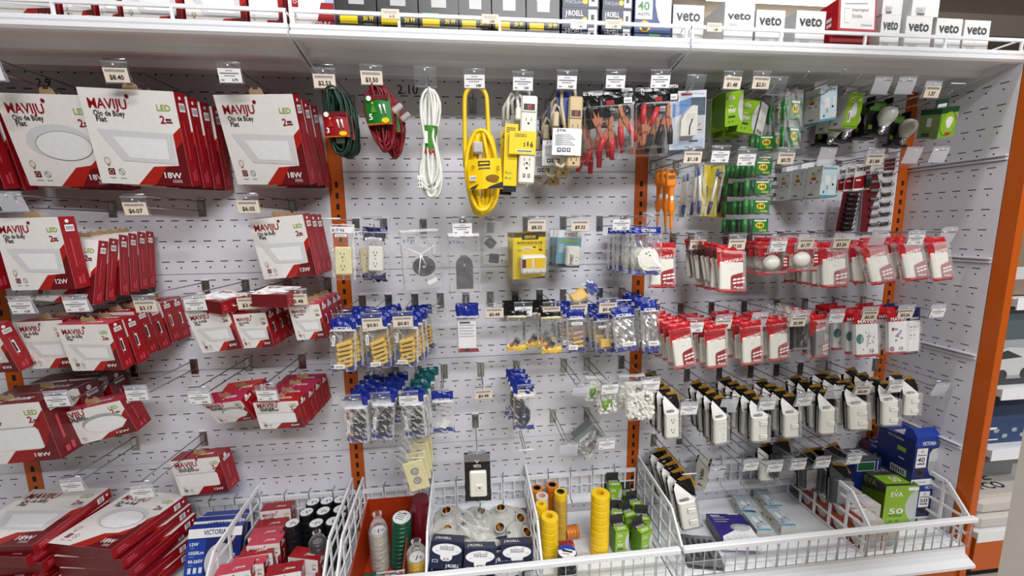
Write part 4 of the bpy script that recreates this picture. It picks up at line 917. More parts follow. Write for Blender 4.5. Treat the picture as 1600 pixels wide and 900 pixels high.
def aqua_proto(w, h, plate_m=PLW, dark=False, kind='plate', seed=1, pw=.86, ptop=.36):
    p = Proto('bagged_plate', 'bag'); hh = h * .36
    mb = MB(); crinkle(mb, -w / 2, 0, w / 2, -hh * .72, -0.004, 0.0018, REDF, 8, 5, seed, 0.004)
    mb.add([(-w / 2, -.005, -hh * .72), (w / 2, -.005, -hh * .72), (w * .5, -.008, -hh * .8), (-w * .02, -.009, -hh * 1.22), (-w / 2, -.007, -hh * 1.35)], [(0, 4, 3, 2, 1)], REDF)
    mb.text('MAVIJU', -w * .38, -hh * .98, h * .055, WHITE, FACE(-0.0115) @ ROT(0, 0, 10), bold=True, w=w * .62)
    p.part('header', mb)
    mb = MB(); zt, zb = -h * ptop, -h * .955
    if kind == 'plate': mb.box(-w * pw / 2, -0.010, zb, w * pw / 2, 0.002, zt, plate_m, bev=0.003); mb.rect(-.003, zt - (zt - zb) * .28, -.002, zt - (zt - zb) * .23, MGREY, FACE(-.0103)); mb.rect(.004, zt - (zt - zb) * .28, .005, zt - (zt - zb) * .23, MGREY, FACE(-.0103))
    elif kind == 'round': mb.ell((0, -.004, (zt + zb) / 2), (w * .30, .016, (zt - zb) * .36), plate_m, 18, 10)
    p.part('plate' if kind == 'plate' else 'fitting', mb)
    mb = MB(); y = -0.0125
    x0, x1 = (-w * .06 if not dark else w * .1), w * .47; H = zt - zb
    if kind == 'plate':
        mb.poly([(x0, zb), (x1, zb), (x1, zb + H * .66), (x0 + w * .1, zb + H * .54), (x0 + w * .02, zb + H * .50), (x0, zb + H * .44)], RED, FACE(y))
        tw = (x1 - x0) * .24
        for a, b in TILE6:
            X, Z = x0 + w * .055 + a * (x1 - x0) * .95, zb + H * .2 + b * H * .42
            mb.poly([(X, Z, .0003), (X + tw, Z + H * .02, .0003), (X + tw, Z + H * .085, .0003), (X, Z + H * .065, .0003)], WHITE, FACE(y))
        mb.text('Aqua', x0 + w * .07, zb + H * .06, H * .085, WHITE, FACE(y), bold=True, w=(x1 - x0) * .68)
    else: mb.poly([(w * .2, zb + H * .1), (w * .45, zb + H * .2), (w * .47, zb + H * .75), (w * .3, zb + H * .8)], RED, FACE(y - .012)); [mb.rect(w * (.26 + .07 * a), zb + H * (.3 + .15 * b), w * (.31 + .07 * a), zb + H * (.38 + .15 * b), WHITE, FACE(y - .0123)) for a in (0, 1) for b in (0, 1, 2)]
    crinkle(mb, -w * .5, zb + h * .015, w * .5, -h * 1.01, -0.008, 0.0016, REDF, 7, 2, seed + 9, 0.002, edge=.002)
    p.part('printed_front', mb)
    p.part('film', pouch(w, h, .015, -hh * .3, FILMT, seed + 3, amp=.0008))
    return p
AQ = aqua_proto(.088, .138, seed=2); AQS = aqua_proto(.068, .136, seed=5); AQT = aqua_proto(.080, .132, seed=8); AQR = aqua_proto(.092, .1, kind='round', seed=12, ptop=.3)
def fan(proto, key, n, pitch, desc, group, jit=3, dx=0.0, dz=0.0, ry=None, first=True, label=None, yaw=0.0):
    (x, y, z), r, w, h = FT[key]
    for k in range(0 if first else 1, n):
        if y + pitch * k > -0.03: break
        lab = (label or f'front {desc}') if k == 0 else f'{ORD[k]} {desc}'
        rr = r if k == 0 else (r[0] * .6 + random.uniform(-jit, jit), (r[1] if ry is None else ry) + random.uniform(-jit, jit), r[2] + yaw + random.uniform(-jit, jit))
        proto.put(lab, (x + dx * k, y + pitch * k, z + dz * k), rr, group)
random.seed(21)
GR = 'red-topped bagged plates'
AQ.put('bagged white plate with red corner peeking out behind the white plate bags', FT['aq0'][0], FT['aq0'][1], GR)
fan(AQ, 'R2', 4, .034, 'red-topped plate bag on the $7.05 hook', GR)
a_, b_ = at(1071, 373, -.085), at(1117, 379, -.215)
AQN = aqua_proto(.075, .13, seed=19)
for k in range(7):
    t = k / 6; AQN.put(f'{ORD[6 - k]} plate seen edge-on in the fan on the $11.03 hook', a_.lerp(b_, t), (-7 - random.uniform(0, 4), random.uniform(-2, 3), 52 + random.uniform(-2, 2)), GR)
fan(AQR, 'R3', 5, .036, 'red-topped bag of a round lampholder, white-tagged hook', GR)
fan(AQR, 'R4', 5, .036, 'red-topped bag of a rounded part, $1.77 hook', GR)
fan(AQ, 'R5', 5, .034, 'red-topped plate bag on the $3.26 hook, upper red row', GR)
fan(AQT, 'R6', 4, .04, 'steeply tilted red-topped plate bag, clear-holder hook', GR)
fan(AQT, 'R7', 4, .04, 'red-topped plate bag on the white-tagged hook by the corner upright', GR)
fan(AQS, 'R8', 4, .04, 'red-topped plate bag ending the upper red row', GR)
fan(AQS, 'S1', 5, .038, 'red-topped plate bag at the start of the lower red row', GR)
fan(AQS, 'S2', 5, .038, 'red-topped plate bag on the $3.38 hook', GR)
fan(AQS, 'S3', 5, .038, 'red-topped plate bag on the clear-holder hook, lower red row', GR)
fan(AQS, 'S4', 4, .038, 'red-topped plate bag just before the black plates', GR)
AQB = aqua_proto(.081, .128, plate_m=BLACK, kind='plate', dark=True, seed=15)
def black_bag(w, h, seed):
    p = Proto('bagged_plate', 'bag'); mb = MB(); mb.box(-w * .45, -.008, -h * .97, w * .45, .003, -h * .34, mat('black_plastic', (30, 24, 28), .35), bev=.003); p.part('plate', mb)
    mb = MB(); crinkle(mb, -w / 2, 0, w / 2, -h * .36, -.004, .003, FROST, 8, 5, seed, .004); p.part('header', mb)
    p.part('film', pouch(w, h, .0135, -h * .3, FILMT, seed + 2, amp=.0008)); return p
fan(black_bag(.081, .128, 31), 'S5', 4, .038, 'black plate in a clear-topped bag', 'black plates in bags')
AQG = aqua_proto(.058, .139, plate_m=mat('smoke_plastic', (92, 88, 88), .4), dark=True, seed=17, pw=.7)
fan(AQG, 'S6', 4, .04, 'narrow red-topped bag of a grey part', GR)
def sticker_pack(w, h, top, topm, art, seed):
    p = Proto('printed_pack', 'pack'); mb = MB(); crinkle(mb, -w / 2, 0, w / 2, -h * .28, -.006, .0016, topm, 8, 4, seed, .003)
    mb.text(top, -w * .42, -h * .245, h * .075, WHITE, FACE(-.0118), bold=True, w=w * .8) if top else mb.rect(-w * .3, -h * .24, w * .3, -h * .19, LGREY, FACE(-.0118)); p.part('header', mb); mb = MB(); crinkle(mb, -w / 2, -h * .93, w / 2, -h * 1.01, -.005, .0014, topm, 7, 2, seed + 1, .002, edge=.002); p.part('foot_strip', mb)
    mb = MB(); mb.box(-w * .46, -.008, -h * .95, w * .46, .004, -h * .27, PAPER); F = FACE(-.0085)
    rg = random.Random(seed)
    if art == 'teal':
        T = mat('teal_print', (70, 128, 128), .5)
        mb.disc(-w * .30, -h * .60, w * .16, h * .11, T, F, 18); 
        for i in range(7): mb.disc(rg.uniform(-.3, .4) * w, -h * rg.uniform(.34, .88), w * .035, h * .018, [T, ORED, BRASS][i % 3], F, 10, .0002)
        mb.poly([(-w * .05, -h * .78, .0003), (w * .0, -h * .79, .0003), (w * .12, -h * .48, .0003), (w * .08, -h * .47, .0003)], CARDB, F); mb.rect(-w * .03, -h * .56, w * .18, -h * .54, MGREY, F, .0003)
        mb.text('10', w * .08, -h * .92, h * .085, BLACK, F, bold=True)
    elif art == 'purple':
        V = mat('violet_print', (110, 84, 140), .5)
        for i in range(9): mb.disc(rg.uniform(-.12, .2) * w, -h * rg.uniform(.44, .74), w * .07, h * .025, V, F, 8, .0002 + i * 1e-5)
        mb.disc(-w * .22, -h * .44, w * .09, h * .04, RED, F, 12); mb.disc(-w * .3, -h * .88, w * .14, h * .06, mat('pink_print', (190, 130, 160), .5), F, 12)
        mb.text('10', w * .06, -h * .92, h * .08, BLACK, F, bold=True)
    else:
        for i in range(4): mb.rect(-w * .2 + (i % 2) * w * .25, -h * (.42 + .18 * (i // 2)), -w * .05 + (i % 2) * w * .25, -h * (.40 + .18 * (i // 2)), BLACK, F); mb.rect(-w * .2 + (i % 2) * w * .25, -h * (.50 + .18 * (i // 2)), -w * .06 + (i % 2) * w * .25, -h * (.46 + .18 * (i // 2)), GREYW, F)
    p.part('card', mb); p.part('film', pouch(w, h, .013, -h * .26, FILMT, seed + 4)); return p
fan(sticker_pack(.081, .141, 'MAVIJU', REDF, 'teal', 41), 'S8', 5, .036, 'teal-printed pack of ten under the red header', GR)
fan(sticker_pack(.068, .143, 'MAVIJU', REDF, 'purple', 44), 'S9', 4, .036, 'purple-printed pack of ten under the red header', GR)
fan(sticker_pack(.055, .153, '', mat('navy_film', (24, 26, 84), .3), 'plain', 47), 'S10', 3, .04, 'navy-topped white pack beside the purple-printed pack', 'navy-topped packs')

# white bags with a black corner and gold back
def veto_proto(w, h, ph, face, seed, dark=False):
    p = Proto('bagged_switch', 'bag'); zt, zb = -h + ph, -h * .985; G = mat('smoky_bag', (120, 120, 122), .3) if not dark else DGREY
    mb = MB(); hh = h - ph
    mb.add([(-w * .5, -.004, -hh * .98), (-w * .5, .004, -hh * .30), (-w * .34, .010, -hh * .02), (w * .12, .000, -hh * .55), (w * .5, -.006, -hh * 1.0), (w * .44, -.009, -hh * 1.06), (-w * .44, -.009, -hh * 1.06)], [(6, 5, 4, 3, 2, 1, 0)], WHITE if not dark else DGREY)
    mb.text('veto', -w * .40, -hh * .93, hh * .24, DGREY if not dark else WHITE, FACE(-.0100), bold=True, w=w * .5); p.part('header', mb); mb = MB()
    mb.add([(-w * .34, .011, -hh * .01), (w * .5, .013, 0), (w * .56, .004, -hh * .55), (w * .5, -.005, -hh * .98), (w * .12, .001, -hh * .54)], [(4, 3, 2, 1, 0)], BLKF)
    p.part('black_corner', mb)
    mb = MB(); mb.add([(-w * .2, .017, .004), (w * .5, .022, .010), (w * .80, .016, -hh * .5), (w * .5, .014, -hh * .5)], [(3, 2, 1, 0)], GOLD); mb.add([(-w * .5, .014, -hh * .2), (w * .55, .014, -hh * .2), (w * .55, .012, -h), (-w * .5, .012, -h)], [(3, 2, 1, 0)], BLACK); p.part('backing', mb)
    if not dark:
        mb = MB(); mb.box(-w * .44, -.011, zb, w * .42, .004, zt, PLW, bev=.0035); F = FACE(-.0113); H = zt - zb; c = (zt + zb) / 2
        if face == 'outlet': duplex(mb, 0, c, -.0112, H * .2)
        elif face == 'usb':
            for dx in (-.12, .12): duplex(mb, dx * w, c + H * .2, -.0112, H * .10)
            duplex(mb, .1 * w, c - H * .22, -.0112, H * .10)
        else:
            for q in face: mb.rect(-w * .10, c + q * H - H * .115, w * .36, c + q * H + H * .085, LGREY, FACE(-.0112)); mb.box(-w * .08, -.0165, c + q * H - H * .10, w * .34, -.010, c + q * H + H * .07, PLW, bev=.0015); mb.rect(-w * .03, c + q * H + H * .02, w * .05, c + q * H + H * .035, BLACK, FACE(-.0168))
        p.part('switch_plate', mb)
    mb = MB(); mb.add([(w * .42, -.011, zt), (w * .5, -.006, zt + .004), (w * .66, .010, zt - .012), (w * .60, .010, zb + .006), (w * .44, -.008, zb)], [(4, 3, 2, 1, 0)], G)
    mb.box(-w * .5, -.009, -h * 1.01, w * .6, .012, zb + .001, G)
    if dark: mb.box(-w * .46, -.012, zb, w * .5, .008, zt + hh * .3, G, bev=.004)
    p.part('smoky_side', mb)
    p.part('film', pouch(w, h, .0185, -hh * .8, FILMT, seed, amp=.0004)); return p
random.seed(33)
VG = 'white bagged switches with black corner'
VS = {'V1': ('outlet', 'white double-outlet bag starting the row', 5), 'V2': ('usb', 'tilted white outlet bag second along the row', 4), 'V3': ((.27, -.27), 'white bag with outlet above a switch', 5), 'V4': ((0,), 'white single-switch bag over the tall divider', 4), 'V5': ((-.02,), 'tall white single-switch bag beside the wide one', 4), 'V6': ((.2, -.2), 'wide white double-switch bag', 4), 'V7': ((.2, -.24), 'white double-switch bag next to the last', 4), 'V8': ((.22, -.22), 'last white double-switch bag above the blue cartons', 2)}
VP = {}
for k, (face, d, n) in VS.items():
    (x, y, z), r, w, h = FT[k]; VP[k] = veto_proto(w * 1.06, h, h * .62, face, 60 + int(k[1]))
    fan(VP[k], k, n, .042, d, VG, jit=4)
VW = veto_proto(.062, .155, .095, (.2, -.22), 71); fan(VW, 'W1', 5, .042, 'white double-switch bag hanging lowest above the deck', VG, jit=5)
p = veto_proto(.06, .118, .075, 'outlet', 75)
p.put('lone white plate with black base hanging low before the back grid', FT['W4'][0], FT['W4'][1], VG)
p2 = veto_proto(.074, .12, .07, (), 77, dark=True)
fan(p2, 'W7', 3, .05, 'dark grey bag hanging behind the divider by the blue cartons', VG)
for i, (px, py, lab) in enumerate([(1262, 722, 'dark grey bag hanging above the tall divider'), (1222, 704, 'dark grey bag behind the lone black-based plate'), (1302, 712, 'black-cornered bag beside the dark grey one low behind the divider')]):
    o = at(px, py - 12, -.13); p2.put(lab, o, (-6, random.uniform(-6, 6), 4), VG)
mb = MB(); (x, y, z), r, w, h = FT['W2']
mb.box(-.018, 0, -.1, .018, .06, 0, mat('pale_card', (206, 202, 190), .5)); mb.text('F  Veto', 0, 0, .014, DGREY, FACE(-.0005) @ TR((.008, -.09, 0)) @ ROT(0, 0, 90), bold=True, w=.07)
mb.box(-.024, .012, -.012, .024, .05, -.002, BLKF)
tag(obj('switch_pack', mb, loc=(x, y, z), rot=tuple(R_(a) for a in r)), 'pale switch pack seen edge-on, dangling in the middle of the low hooks', 'pack')

# blue-topped and other small bags of plugs
def plug_bag(w, h, top, seed, content, text='VICTORIA', hdr=.24, foot=.1, filmm=None):
    p = Proto('bagged_plug', 'bag'); mb = MB(); rg = random.Random(seed)
    crinkle(mb, -w / 2, 0, w / 2, -h * hdr, -.004, .0022, top, 7, 4, seed, .004, edge=.002)
    if text: mb.text(text, 0, -h * hdr + h * .03, h * .06, WHITE, FACE(-.0115), bold=True, center=True, w=w * .72)
    p.part('header', mb)
    mb = MB(); zt, zb = -h * (hdr + .04), -h * .95; H = zt - zb; c = (zt + zb) / 2
    if content == 'yellow':
        Yc = mat('plug_yellow', (226, 184, 78), .4)
        for i in range(6):
            M = TR((w * rg.uniform(-.02, .1), -.006, zb + H * (.08 + .125 * i))) @ ROT(0, -16 + rg.uniform(-5, 5), 0)
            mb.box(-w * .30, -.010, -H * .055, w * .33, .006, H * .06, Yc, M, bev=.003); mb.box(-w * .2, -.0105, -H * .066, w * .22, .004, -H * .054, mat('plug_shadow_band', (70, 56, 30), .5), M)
        sticker(mb, -w * .12, zb + H * .1, w * .42, H * .13, -.018); sticker(mb, -w * .34, zt - H * .18, w * .12, H * .30, -.016, 4)
    elif content == 'lone':
        Yc = mat('plug_yellow', (226, 184, 78), .4); mb.box(-w * .22, -.014, zb + H * .05, w * .30, .004, zb + H * .42, Yc, bev=.003); mb.rect(-w * .14, zb + H * .08, w * .24, zb + H * .13, BLACK, FACE(-.0143))
        sticker(mb, -w * .1, zt - H * .1, w * .4, H * .08, -.016)
    elif content == 'prong':
        for i in range(4): M = TR((w * .06, -.005, zb + H * (.12 + .16 * i))) @ ROT(0, -10, 0); mb.box(-w * .28, -.010, -H * .04, w * .32, .004, H * .03, mat('prong_tan', (186, 140, 100), .35) if i > 1 else mat('plug_yellow', (226, 184, 78), .4), M, bev=.002)
        sticker(mb, w * .02, zt - H * .06, w * .6, H * .1, -.016); sticker(mb, -w * .2, zb + H * .12, w * .5, H * .17, -.017)
    elif content == 'dark':
        K = mat('rubber_black', (26, 26, 32), .4)
        mb.ell((w * .05, -.002, c - H * .05), (w * .26, .014, H * .22), K); mb.box(-w * .2, -.012, zb + H * .02, w * .25, .006, zb + H * .3, K, bev=.004); mb.tube([(w * .1, -.008, c), (w * .28, -.012, c + H * .2), (w * .1, -.012, zt - H * .05)], .004, K)
        sticker(mb, -w * .34, c, w * .12, H * .4, -.016)
    elif content == 'foil':
        crinkle(mb, -w * .46, zt, w * .46, zb + H * .08, -.006, .004, mat('silver_foil', (214, 214, 216), .22, .85), 9, 9, seed + 4, .006); sticker(mb, w * .1, zb + H * .2, w * .6, H * .13, -.018)
    elif content == 'coil':
        K = mat('cable_navy', (20, 24, 46), .4)
        for i in range(9): mb.tube([(w * (.28 - .02 * i) * math.cos(a), -.004 - .004 * (i % 3), c - H * .12 + (H * .32 - .002 * i) * math.sin(a)) for a in [2 * math.pi * k / 16 for k in range(16)]], .0024, K, 5, closed=True)
    elif content == 'white':
        mb.poly([(-w * .2, zb + H * .12, 0), (w * .1, zb + H * .05, 0), (w * .3, zb + H * .3, 0), (w * .05, zb + H * .45, 0), (-w * .05, zb + H * .25, 0)], PLW, FACE(-.01))
        for i in range(9): mb.rect(-w * .42 + (i % 3) * w * .3, zt - H * (.05 + .15 * (i // 3)) - .004 * (i % 3), -w * .22 + (i % 3) * w * .3, zt - H * (.035 + .15 * (i // 3)) - .004 * (i % 3), DGREY, FACE(-.013))
    elif content == 'card':
        mb.rect(-w * .42, zb + H * .12, w * .36, zt - H * .02, PAPER, FACE(-.008)); 
        for i in range(5): mb.rect(-w * .38, zt - H * (.16 + .09 * i), w * (.3 - .08 * (i % 2)), zt - H * (.13 + .09 * i), LGREY, FACE(-.0083))
        mb.rect(-w * .36, zt - H * .09, w * .1, zt - H * .03, DGREY, FACE(-.0083)); mb.rect(-w * .45, zb - H * .02, w * .45, zb + H * .1, RED, FACE(-.0083)); mb.disc(-w * .05, zb + H * .06, w * .12, H * .05, BLACK, FACE(-.009), 10)
    names = {'yellow': 'plugs', 'lone': 'plug', 'prong': 'plugs', 'dark': 'plug', 'foil': 'foil_insert', 'coil': 'coiled_cable', 'white': 'fitting', 'card': 'card_insert'}
    nm = {'plugs': 'plug_stack'}.get(names[content], names[content]); p.part(nm, mb)
    if foot: mb = MB(); crinkle(mb, -w / 2, -h * (1 - foot), w / 2, -h * 1.01, -.005, .003, top, 7, 2, seed + 1, .002, edge=.003); p.part('foot_strip', mb)
    p.part('film', pouch(w, h, .019, -h * hdr * .8, filmm or FILM, seed + 7, amp=.002)); return p
random.seed(41)
PG = 'blue-topped plug bags'
pY = plug_bag(.067, .148, BLUEF, 81, 'yellow')
fan(pY, 'Y1', 5, .042, 'yellow plug bag on the hook before the orange upright', PG, jit=6, dx=.004)
fan(pY, 'Y2', 5, .042, 'yellow plug bag on the first $0.81 hook', PG, jit=6, dx=.003)
fan(pY, 'Y3', 5, .04, 'yellow plug bag on the second $0.81 hook', PG, jit=6, dx=.006)
plug_bag(.066, .152, BLUEF, 84, 'card', '', .3, 0).put('lone blue-topped bag with a white card insert, $0.35 hook', FT['vs'][0], FT['vs'][1], PG)
fan(plug_bag(.054, .125, BLUEF, 86, 'prong'), 'M1', 4, .045, 'bag of tan and yellow plugs under $0.48', PG, jit=6)
fan(plug_bag(.059, .12, BLUEF, 88, 'lone'), 'M2', 4, .045, 'bag with one square yellow plug', PG, jit=6)
fan(plug_bag(.066, .131, BLUEF, 90, 'foil'), 'M3', 4, .045, 'silver foil bag with blue header', PG, jit=6)
fan(plug_bag(.05, .153, BLUEF, 92, 'foil'), 'M4', 4, .045, 'narrow silver bag beside the orange upright', PG, jit=6)
pD = plug_bag(.063, .14, BLUEF, 94, 'dark')
fan(pD, 'L1', 5, .042, 'dark plug bag before the lower orange upright', PG, jit=6, dx=.003)
fan(pD, 'L2', 5, .042, 'dark plug bag hanging lowest of the blue bags', PG, jit=6, dx=.003)
fan(pD, 'L3', 2, .04, 'dark plug bag in front of the teal-topped ones', PG, jit=4)
pT = plug_bag(.063, .14, TEALF, 95, 'dark', '')
fan(pT, 'L3', 5, .042, 'teal-topped bag behind the third dark plug bag', 'teal-topped bags', jit=6, dx=.008, first=False, dz=.004)
plug_bag(.063, .125, BLUEF, 96, 'white').put('flat bag printed with lines holding a small white fitting', FT['L4'][0], FT['L4'][1], PG)
pC = plug_bag(.062, .14, BLUEF, 98, 'coil', ''); fan(pC, 'LB', 4, .045, 'bag with a coiled navy cable under $1.20', PG, jit=6, dx=-.002)
o = at(892, 451, -.19)
p = Proto('bagged_plug', 'bag'); mb = MB(); mb.box(-.03, -.012, -.02, .02, .008, .02, mat('plug_yellow', (226, 184, 78), .4), bev=.006); p.part('plug', mb)
mb = MB(); crinkle(mb, -.04, .026, .055, -.026, -.014, .003, FILM, 7, 5, 99, .004); crinkle(mb, .03, .024, .06, -.02, .0, .004, BLUEF, 4, 4, 98); p.part('film', mb)
p.put('stray yellow plug bag lying askew on top of the hooks', at(906, 462, -.17), (-25, -32, 0), PG)
def garante(w, h, seed):
    p = Proto('bagged_plug', 'bag'); mb = MB(); crinkle(mb, -w / 2, 0, w / 2, -h * .14, -.004, .0016, BLKF, 7, 3, seed, .002); mb.rect(-w * .5, -h * .16, w * .5, -h * .135, YELLOW, FACE(-.006)); p.part('header', mb)
    mb = MB(); crinkle(mb, -w / 2, -h * .84, w / 2, -h * 1.0, -.006, .002, mat('yellow_film', (244, 200, 24), .3), 6, 2, seed, .003, edge=.002); mb.disc(-w * .25, -h * .84, w * .1, h * .05, RED, FACE(-.012), 12); mb.disc(-w * .25, -h * .84, w * .06, h * .03, ORANGE, FACE(-.0123), 12)
    mb.text('GARANTE', 0, 0, w * .13, BLACK, FACE(-.0165) @ TR((w * .42, -h * .7, 0)) @ ROT(0, 0, 90), bold=True, w=h * .46); p.part('printed_front', mb)
    mb = MB(); mb.M = TR((w * .02, -.002, -h * .78)) @ ROT(0, 30, 0); mb.box(-w * .16, -.008, -h * .1, w * .16, .008, h * .1, PLATE, bev=.003); mb.box(-w * .12, -.011, -h * .02, w * .12, .004, h * .06, BLACK, bev=.002); p.part('plug', mb)
    p.part('film', pouch(w, h, .014, -h * .1, FILM, seed + 3, amp=.002)); return p
pG = garante(.058, .12, 101); gg = 'clear bags with yellow foot'
(x, y, z), r, w, h = FT['G1b']; pG.put('first clear bag with yellow foot, white-tagged hook', (x - .022, y - .03, z), (0, 2, 0), gg); pG.put('second clear bag with yellow foot, beside the white-tagged one', (x + .03, y + .01, z - .002), (0, -3, -2), gg)
fan(pG, 'G2', 3, .05, 'clear bag with yellow foot on the $0.41 hook', gg, jit=4, dx=.002)
mb_ = Proto('header_card', 'card')
p = Proto('cardboard_header', 'card', MB().box(-.045, -.001, -.05, .045, .001, 0, BLKF)); 
for i, (px, py) in enumerate(((806, 469), (846, 468))): p.put(['black header card hanging behind the first clear yellow-footed bag', 'black header card hanging behind the $0.41 bag'][i], at(px, py, -.06), (0, 0, 0), 'black header cards')

# outlets and cords in clear bags (second row)
def outlet_bag(w, h, plm, head, seed, ph=(.2, .85)):
    p = Proto('bagged_outlet', 'bag'); zt, zb = -h * ph[0], -h * ph[1]; mb = MB(); ow = (zt - zb) * .29
    mb.box(-ow, -.014, zb, ow, .004, zt, plm, bev=.004); duplex(mb, 0, (zt + zb) / 2, -.0143, (zt - zb) * .215, face=plm); mb.disc(0, (zt + zb) / 2, .002, .002, MGREY, FACE(-.0146), 10); p.part('outlet', mb)
    mb = MB()
    if head == 'white': mb.rect(-w / 2, -h * .16, w / 2, -h * .05, PAPER, FACE(-.008)); mb.text('E·T·N', -w * .42, -h * .135, h * .05, BLUE, FACE(-.0083), bold=True, w=w * .5); sticker(mb, -w * .02, -h * .205, w * .5, h * .05, -.017)
    else: crinkle(mb, -w / 2, .01, w * .5, -h * .13, -.004, .004, mat('navy_film', (24, 26, 84), .3), 7, 4, seed, .004, edge=.004); sticker(mb, -.004, -h * .16, w * .7, h * .06, -.017); mb.rect(-w * .5, -h * .2, w * .4, -h * .13, BRASS, FACE(-.012)); crinkle(mb, -w / 2, -h * .86, w * .5, -h * 1.02, -.006, .005, mat('navy_film', (24, 26, 84), .3), 7, 3, seed + 3, .003, edge=.006)
    p.part('header', mb); p.part('film', pouch(w, h, .018, 0, FILM, seed)); return p
p = outlet_bag(.06, .15, PLI, 'white', 111, (.4, .9)); p.put('ivory double outlet in a clear bag with white header', FT['outlet1'][0], FT['outlet1'][1], 'bagged outlets')
p.put('second ivory outlet bag hanging behind the front one', (FT['outlet1'][0][0] + .03, -.13, FT['outlet1'][0][2] - .01), (0, -4, -3), 'bagged outlets')
outlet_bag(.067, .14, PLW, 'navy', 113, (.3, .82)).put('white double outlet in a bag with crumpled navy ends', FT['outlet2'][0], FT['outlet2'][1], 'bagged outlets')
(x, y, z), r, w, h = FT['coil']; w = .1; h = .15
p = Proto('cord_bag', 'bag'); mb = MB(); K = mat('rubber_black', (26, 26, 32), .4)
for i in range(8): mb.tube([((.029 - .0030 * i) * math.cos(a) + .006, -.006 - .0035 * (i % 3), (.025 - .0026 * i) * math.sin(a) - .105) for a in [2 * math.pi * k / 20 for k in range(20)]], .003, K, 6, closed=True)
mb.box(.030, -.012, -.075, .044, .0, -.045, GREYW, bev=.003); p.part('coiled_cord', mb)
mb = MB(); mb.text('E·T·N', -w * .45, -.034, .008, BLUE, FACE(-.012), bold=True, w=.03); mb.tube([(-.045, -.017, -.046), (0, -.022, -.068), (.035, -.018, -.048)], .0018, PAPER, 5); mb.tube([(0, -.022, -.068), (-.010, -.02, -.125)], .0018, PAPER, 5); mb.tube([(0, -.022, -.068), (.012, -.02, -.10)], .0014, PAPER, 5); mb.box(-.014, -.02, -.006, .014, -.018, .006, PAPER, M=TR((.026, 0, -.146)) @ ROT(0, -24, 0)); p.part('ties', mb, 'white cable ties and slip')
p.part('film', pouch(w + .01, h + .02, .022, 0, FROST, 115, amp=.004)); p.put('coiled black cord in a wide crinkled clear bag', (x, y, z), (4, -2, 6))
(x, y, z), r, w, h = FT['arch']
p = Proto('cap_bag', 'bag'); mb = MB(); K = mat('charcoal_plastic', (70, 70, 74), .4, var=.12)
out = [(-.0235, -.155), (.0235, -.155), (.0235, -.09)] + [(.0235 * math.cos(a), -.09 + .0265 * math.sin(a)) for a in [math.pi * k / 12 for k in range(1, 12)]] + [(-.0235, -.09)]
mb.prism(out, .0, .02, K, M=FACE(.006)); mb.disc(0, -.088, .013, .016, DGREY, FACE(-.0145), 20, 0, .8); mb.rect(-.002, -.1, .002, -.07, BLACK, FACE(-.0143)); mb.rect(-.001, -.09, .001, -.083, PAPER, FACE(-.0147)); p.part('rubber_cap', mb)
mb = MB(); mb.text('E·T·N', -w * .45, -.026, .008, BLUE, FACE(-.014), bold=True, w=.03); p.part('header_print', mb)
p.part('film', pouch(w * .98, h, .024, 0, FROST, 117, amp=.002)); p.put('arched charcoal rubber cap in a clear bag', (x, y, z), r)
(x, y, z), r, w, h = FT['caps']
p = Proto('cap_bag', 'bag'); mb = MB(); mb.box(-.013, -.013, -.013, .013, .01, .013, K, M=TR((-.006, 0, -.066)) @ ROT(0, 40, 20), bev=.002); mb.box(-.014, -.013, -.014, .014, .01, .014, mat('rubber_black', (26, 26, 32), .4), M=TR((.008, 0, -.112)) @ ROT(0, 3, -14), bev=.002); p.part('rubber_cap', mb)
p.part('film', pouch(w, h, .018, 0, FROST, 119, amp=.002)); p.put('two small dark square caps in a clear bag', (x, y, z), r)
# big white plate bags
(x, y, z), r, w, h = FT['vic1']
p = Proto('bagged_plate', 'bag'); mb = MB(); crinkle(mb, -w / 2, 0, w / 2, -h * .16, -.006, .0015, BLUEF, 7, 3, 121, .003); mb.text('VICTORIA', -w * .2, -h * .1, h * .06, WHITE, FACE(-.0115), bold=True, w=w * .52); mb.text('iluminación', -w * .15, -h * .14, h * .03, OLIVE, FACE(-.0115), w=w * .3); p.part('header', mb)
mb = MB(); mb.disc(w * .05, -h * .66, w * .36, h * .25, PLW, FACE(-.012), 28); mb.lathe([(.0, .012), (w * .3, .011), (w * .36, .004), (w * .36, 0)], PLW, 28, FACE(-.002) @ TR((w * .05, -h * .66, 0)) @ Matrix.Diagonal((1, .95, 1, 1)))
for a, b in ((-.06, -.56), (.04, -.52), (.06, -.6)): mb.rect(w * (a), h * b, w * (a + .05), h * (b + .025), BLACK, FACE(-.0148))
p.part('plate', mb)
mb = MB(); crinkle(mb, -w / 2, -h * .9, w / 2, -h * 1.0, -.006, .002, BLUEF, 7, 2, 123, .003, edge=.002); mb.text('VICTORIA', w * .02, -h * .87, h * .04, DBLUE, FACE(-.0165), bold=True, w=w * .4)
for i in range(18): mb.rect(-w * .46 + (i % 3) * w * .3, -h * (.22 + .035 * (i // 3)) - .003 * (i % 3), -w * .26 + (i % 3) * w * .3, -h * (.21 + .035 * (i // 3)) - .003 * (i % 3), mat('faint_blue', (96, 106, 150), .5), FACE(-.014))
p.part('printed_front', mb); p.part('film', pouch(w, h, .02, -h * .12, FILM, 125))
fan(p, 'vic1', 6, .034, 'blue-headed bag with a round white plate', 'round white plates in blue-headed bags', jit=2, dx=-.002)
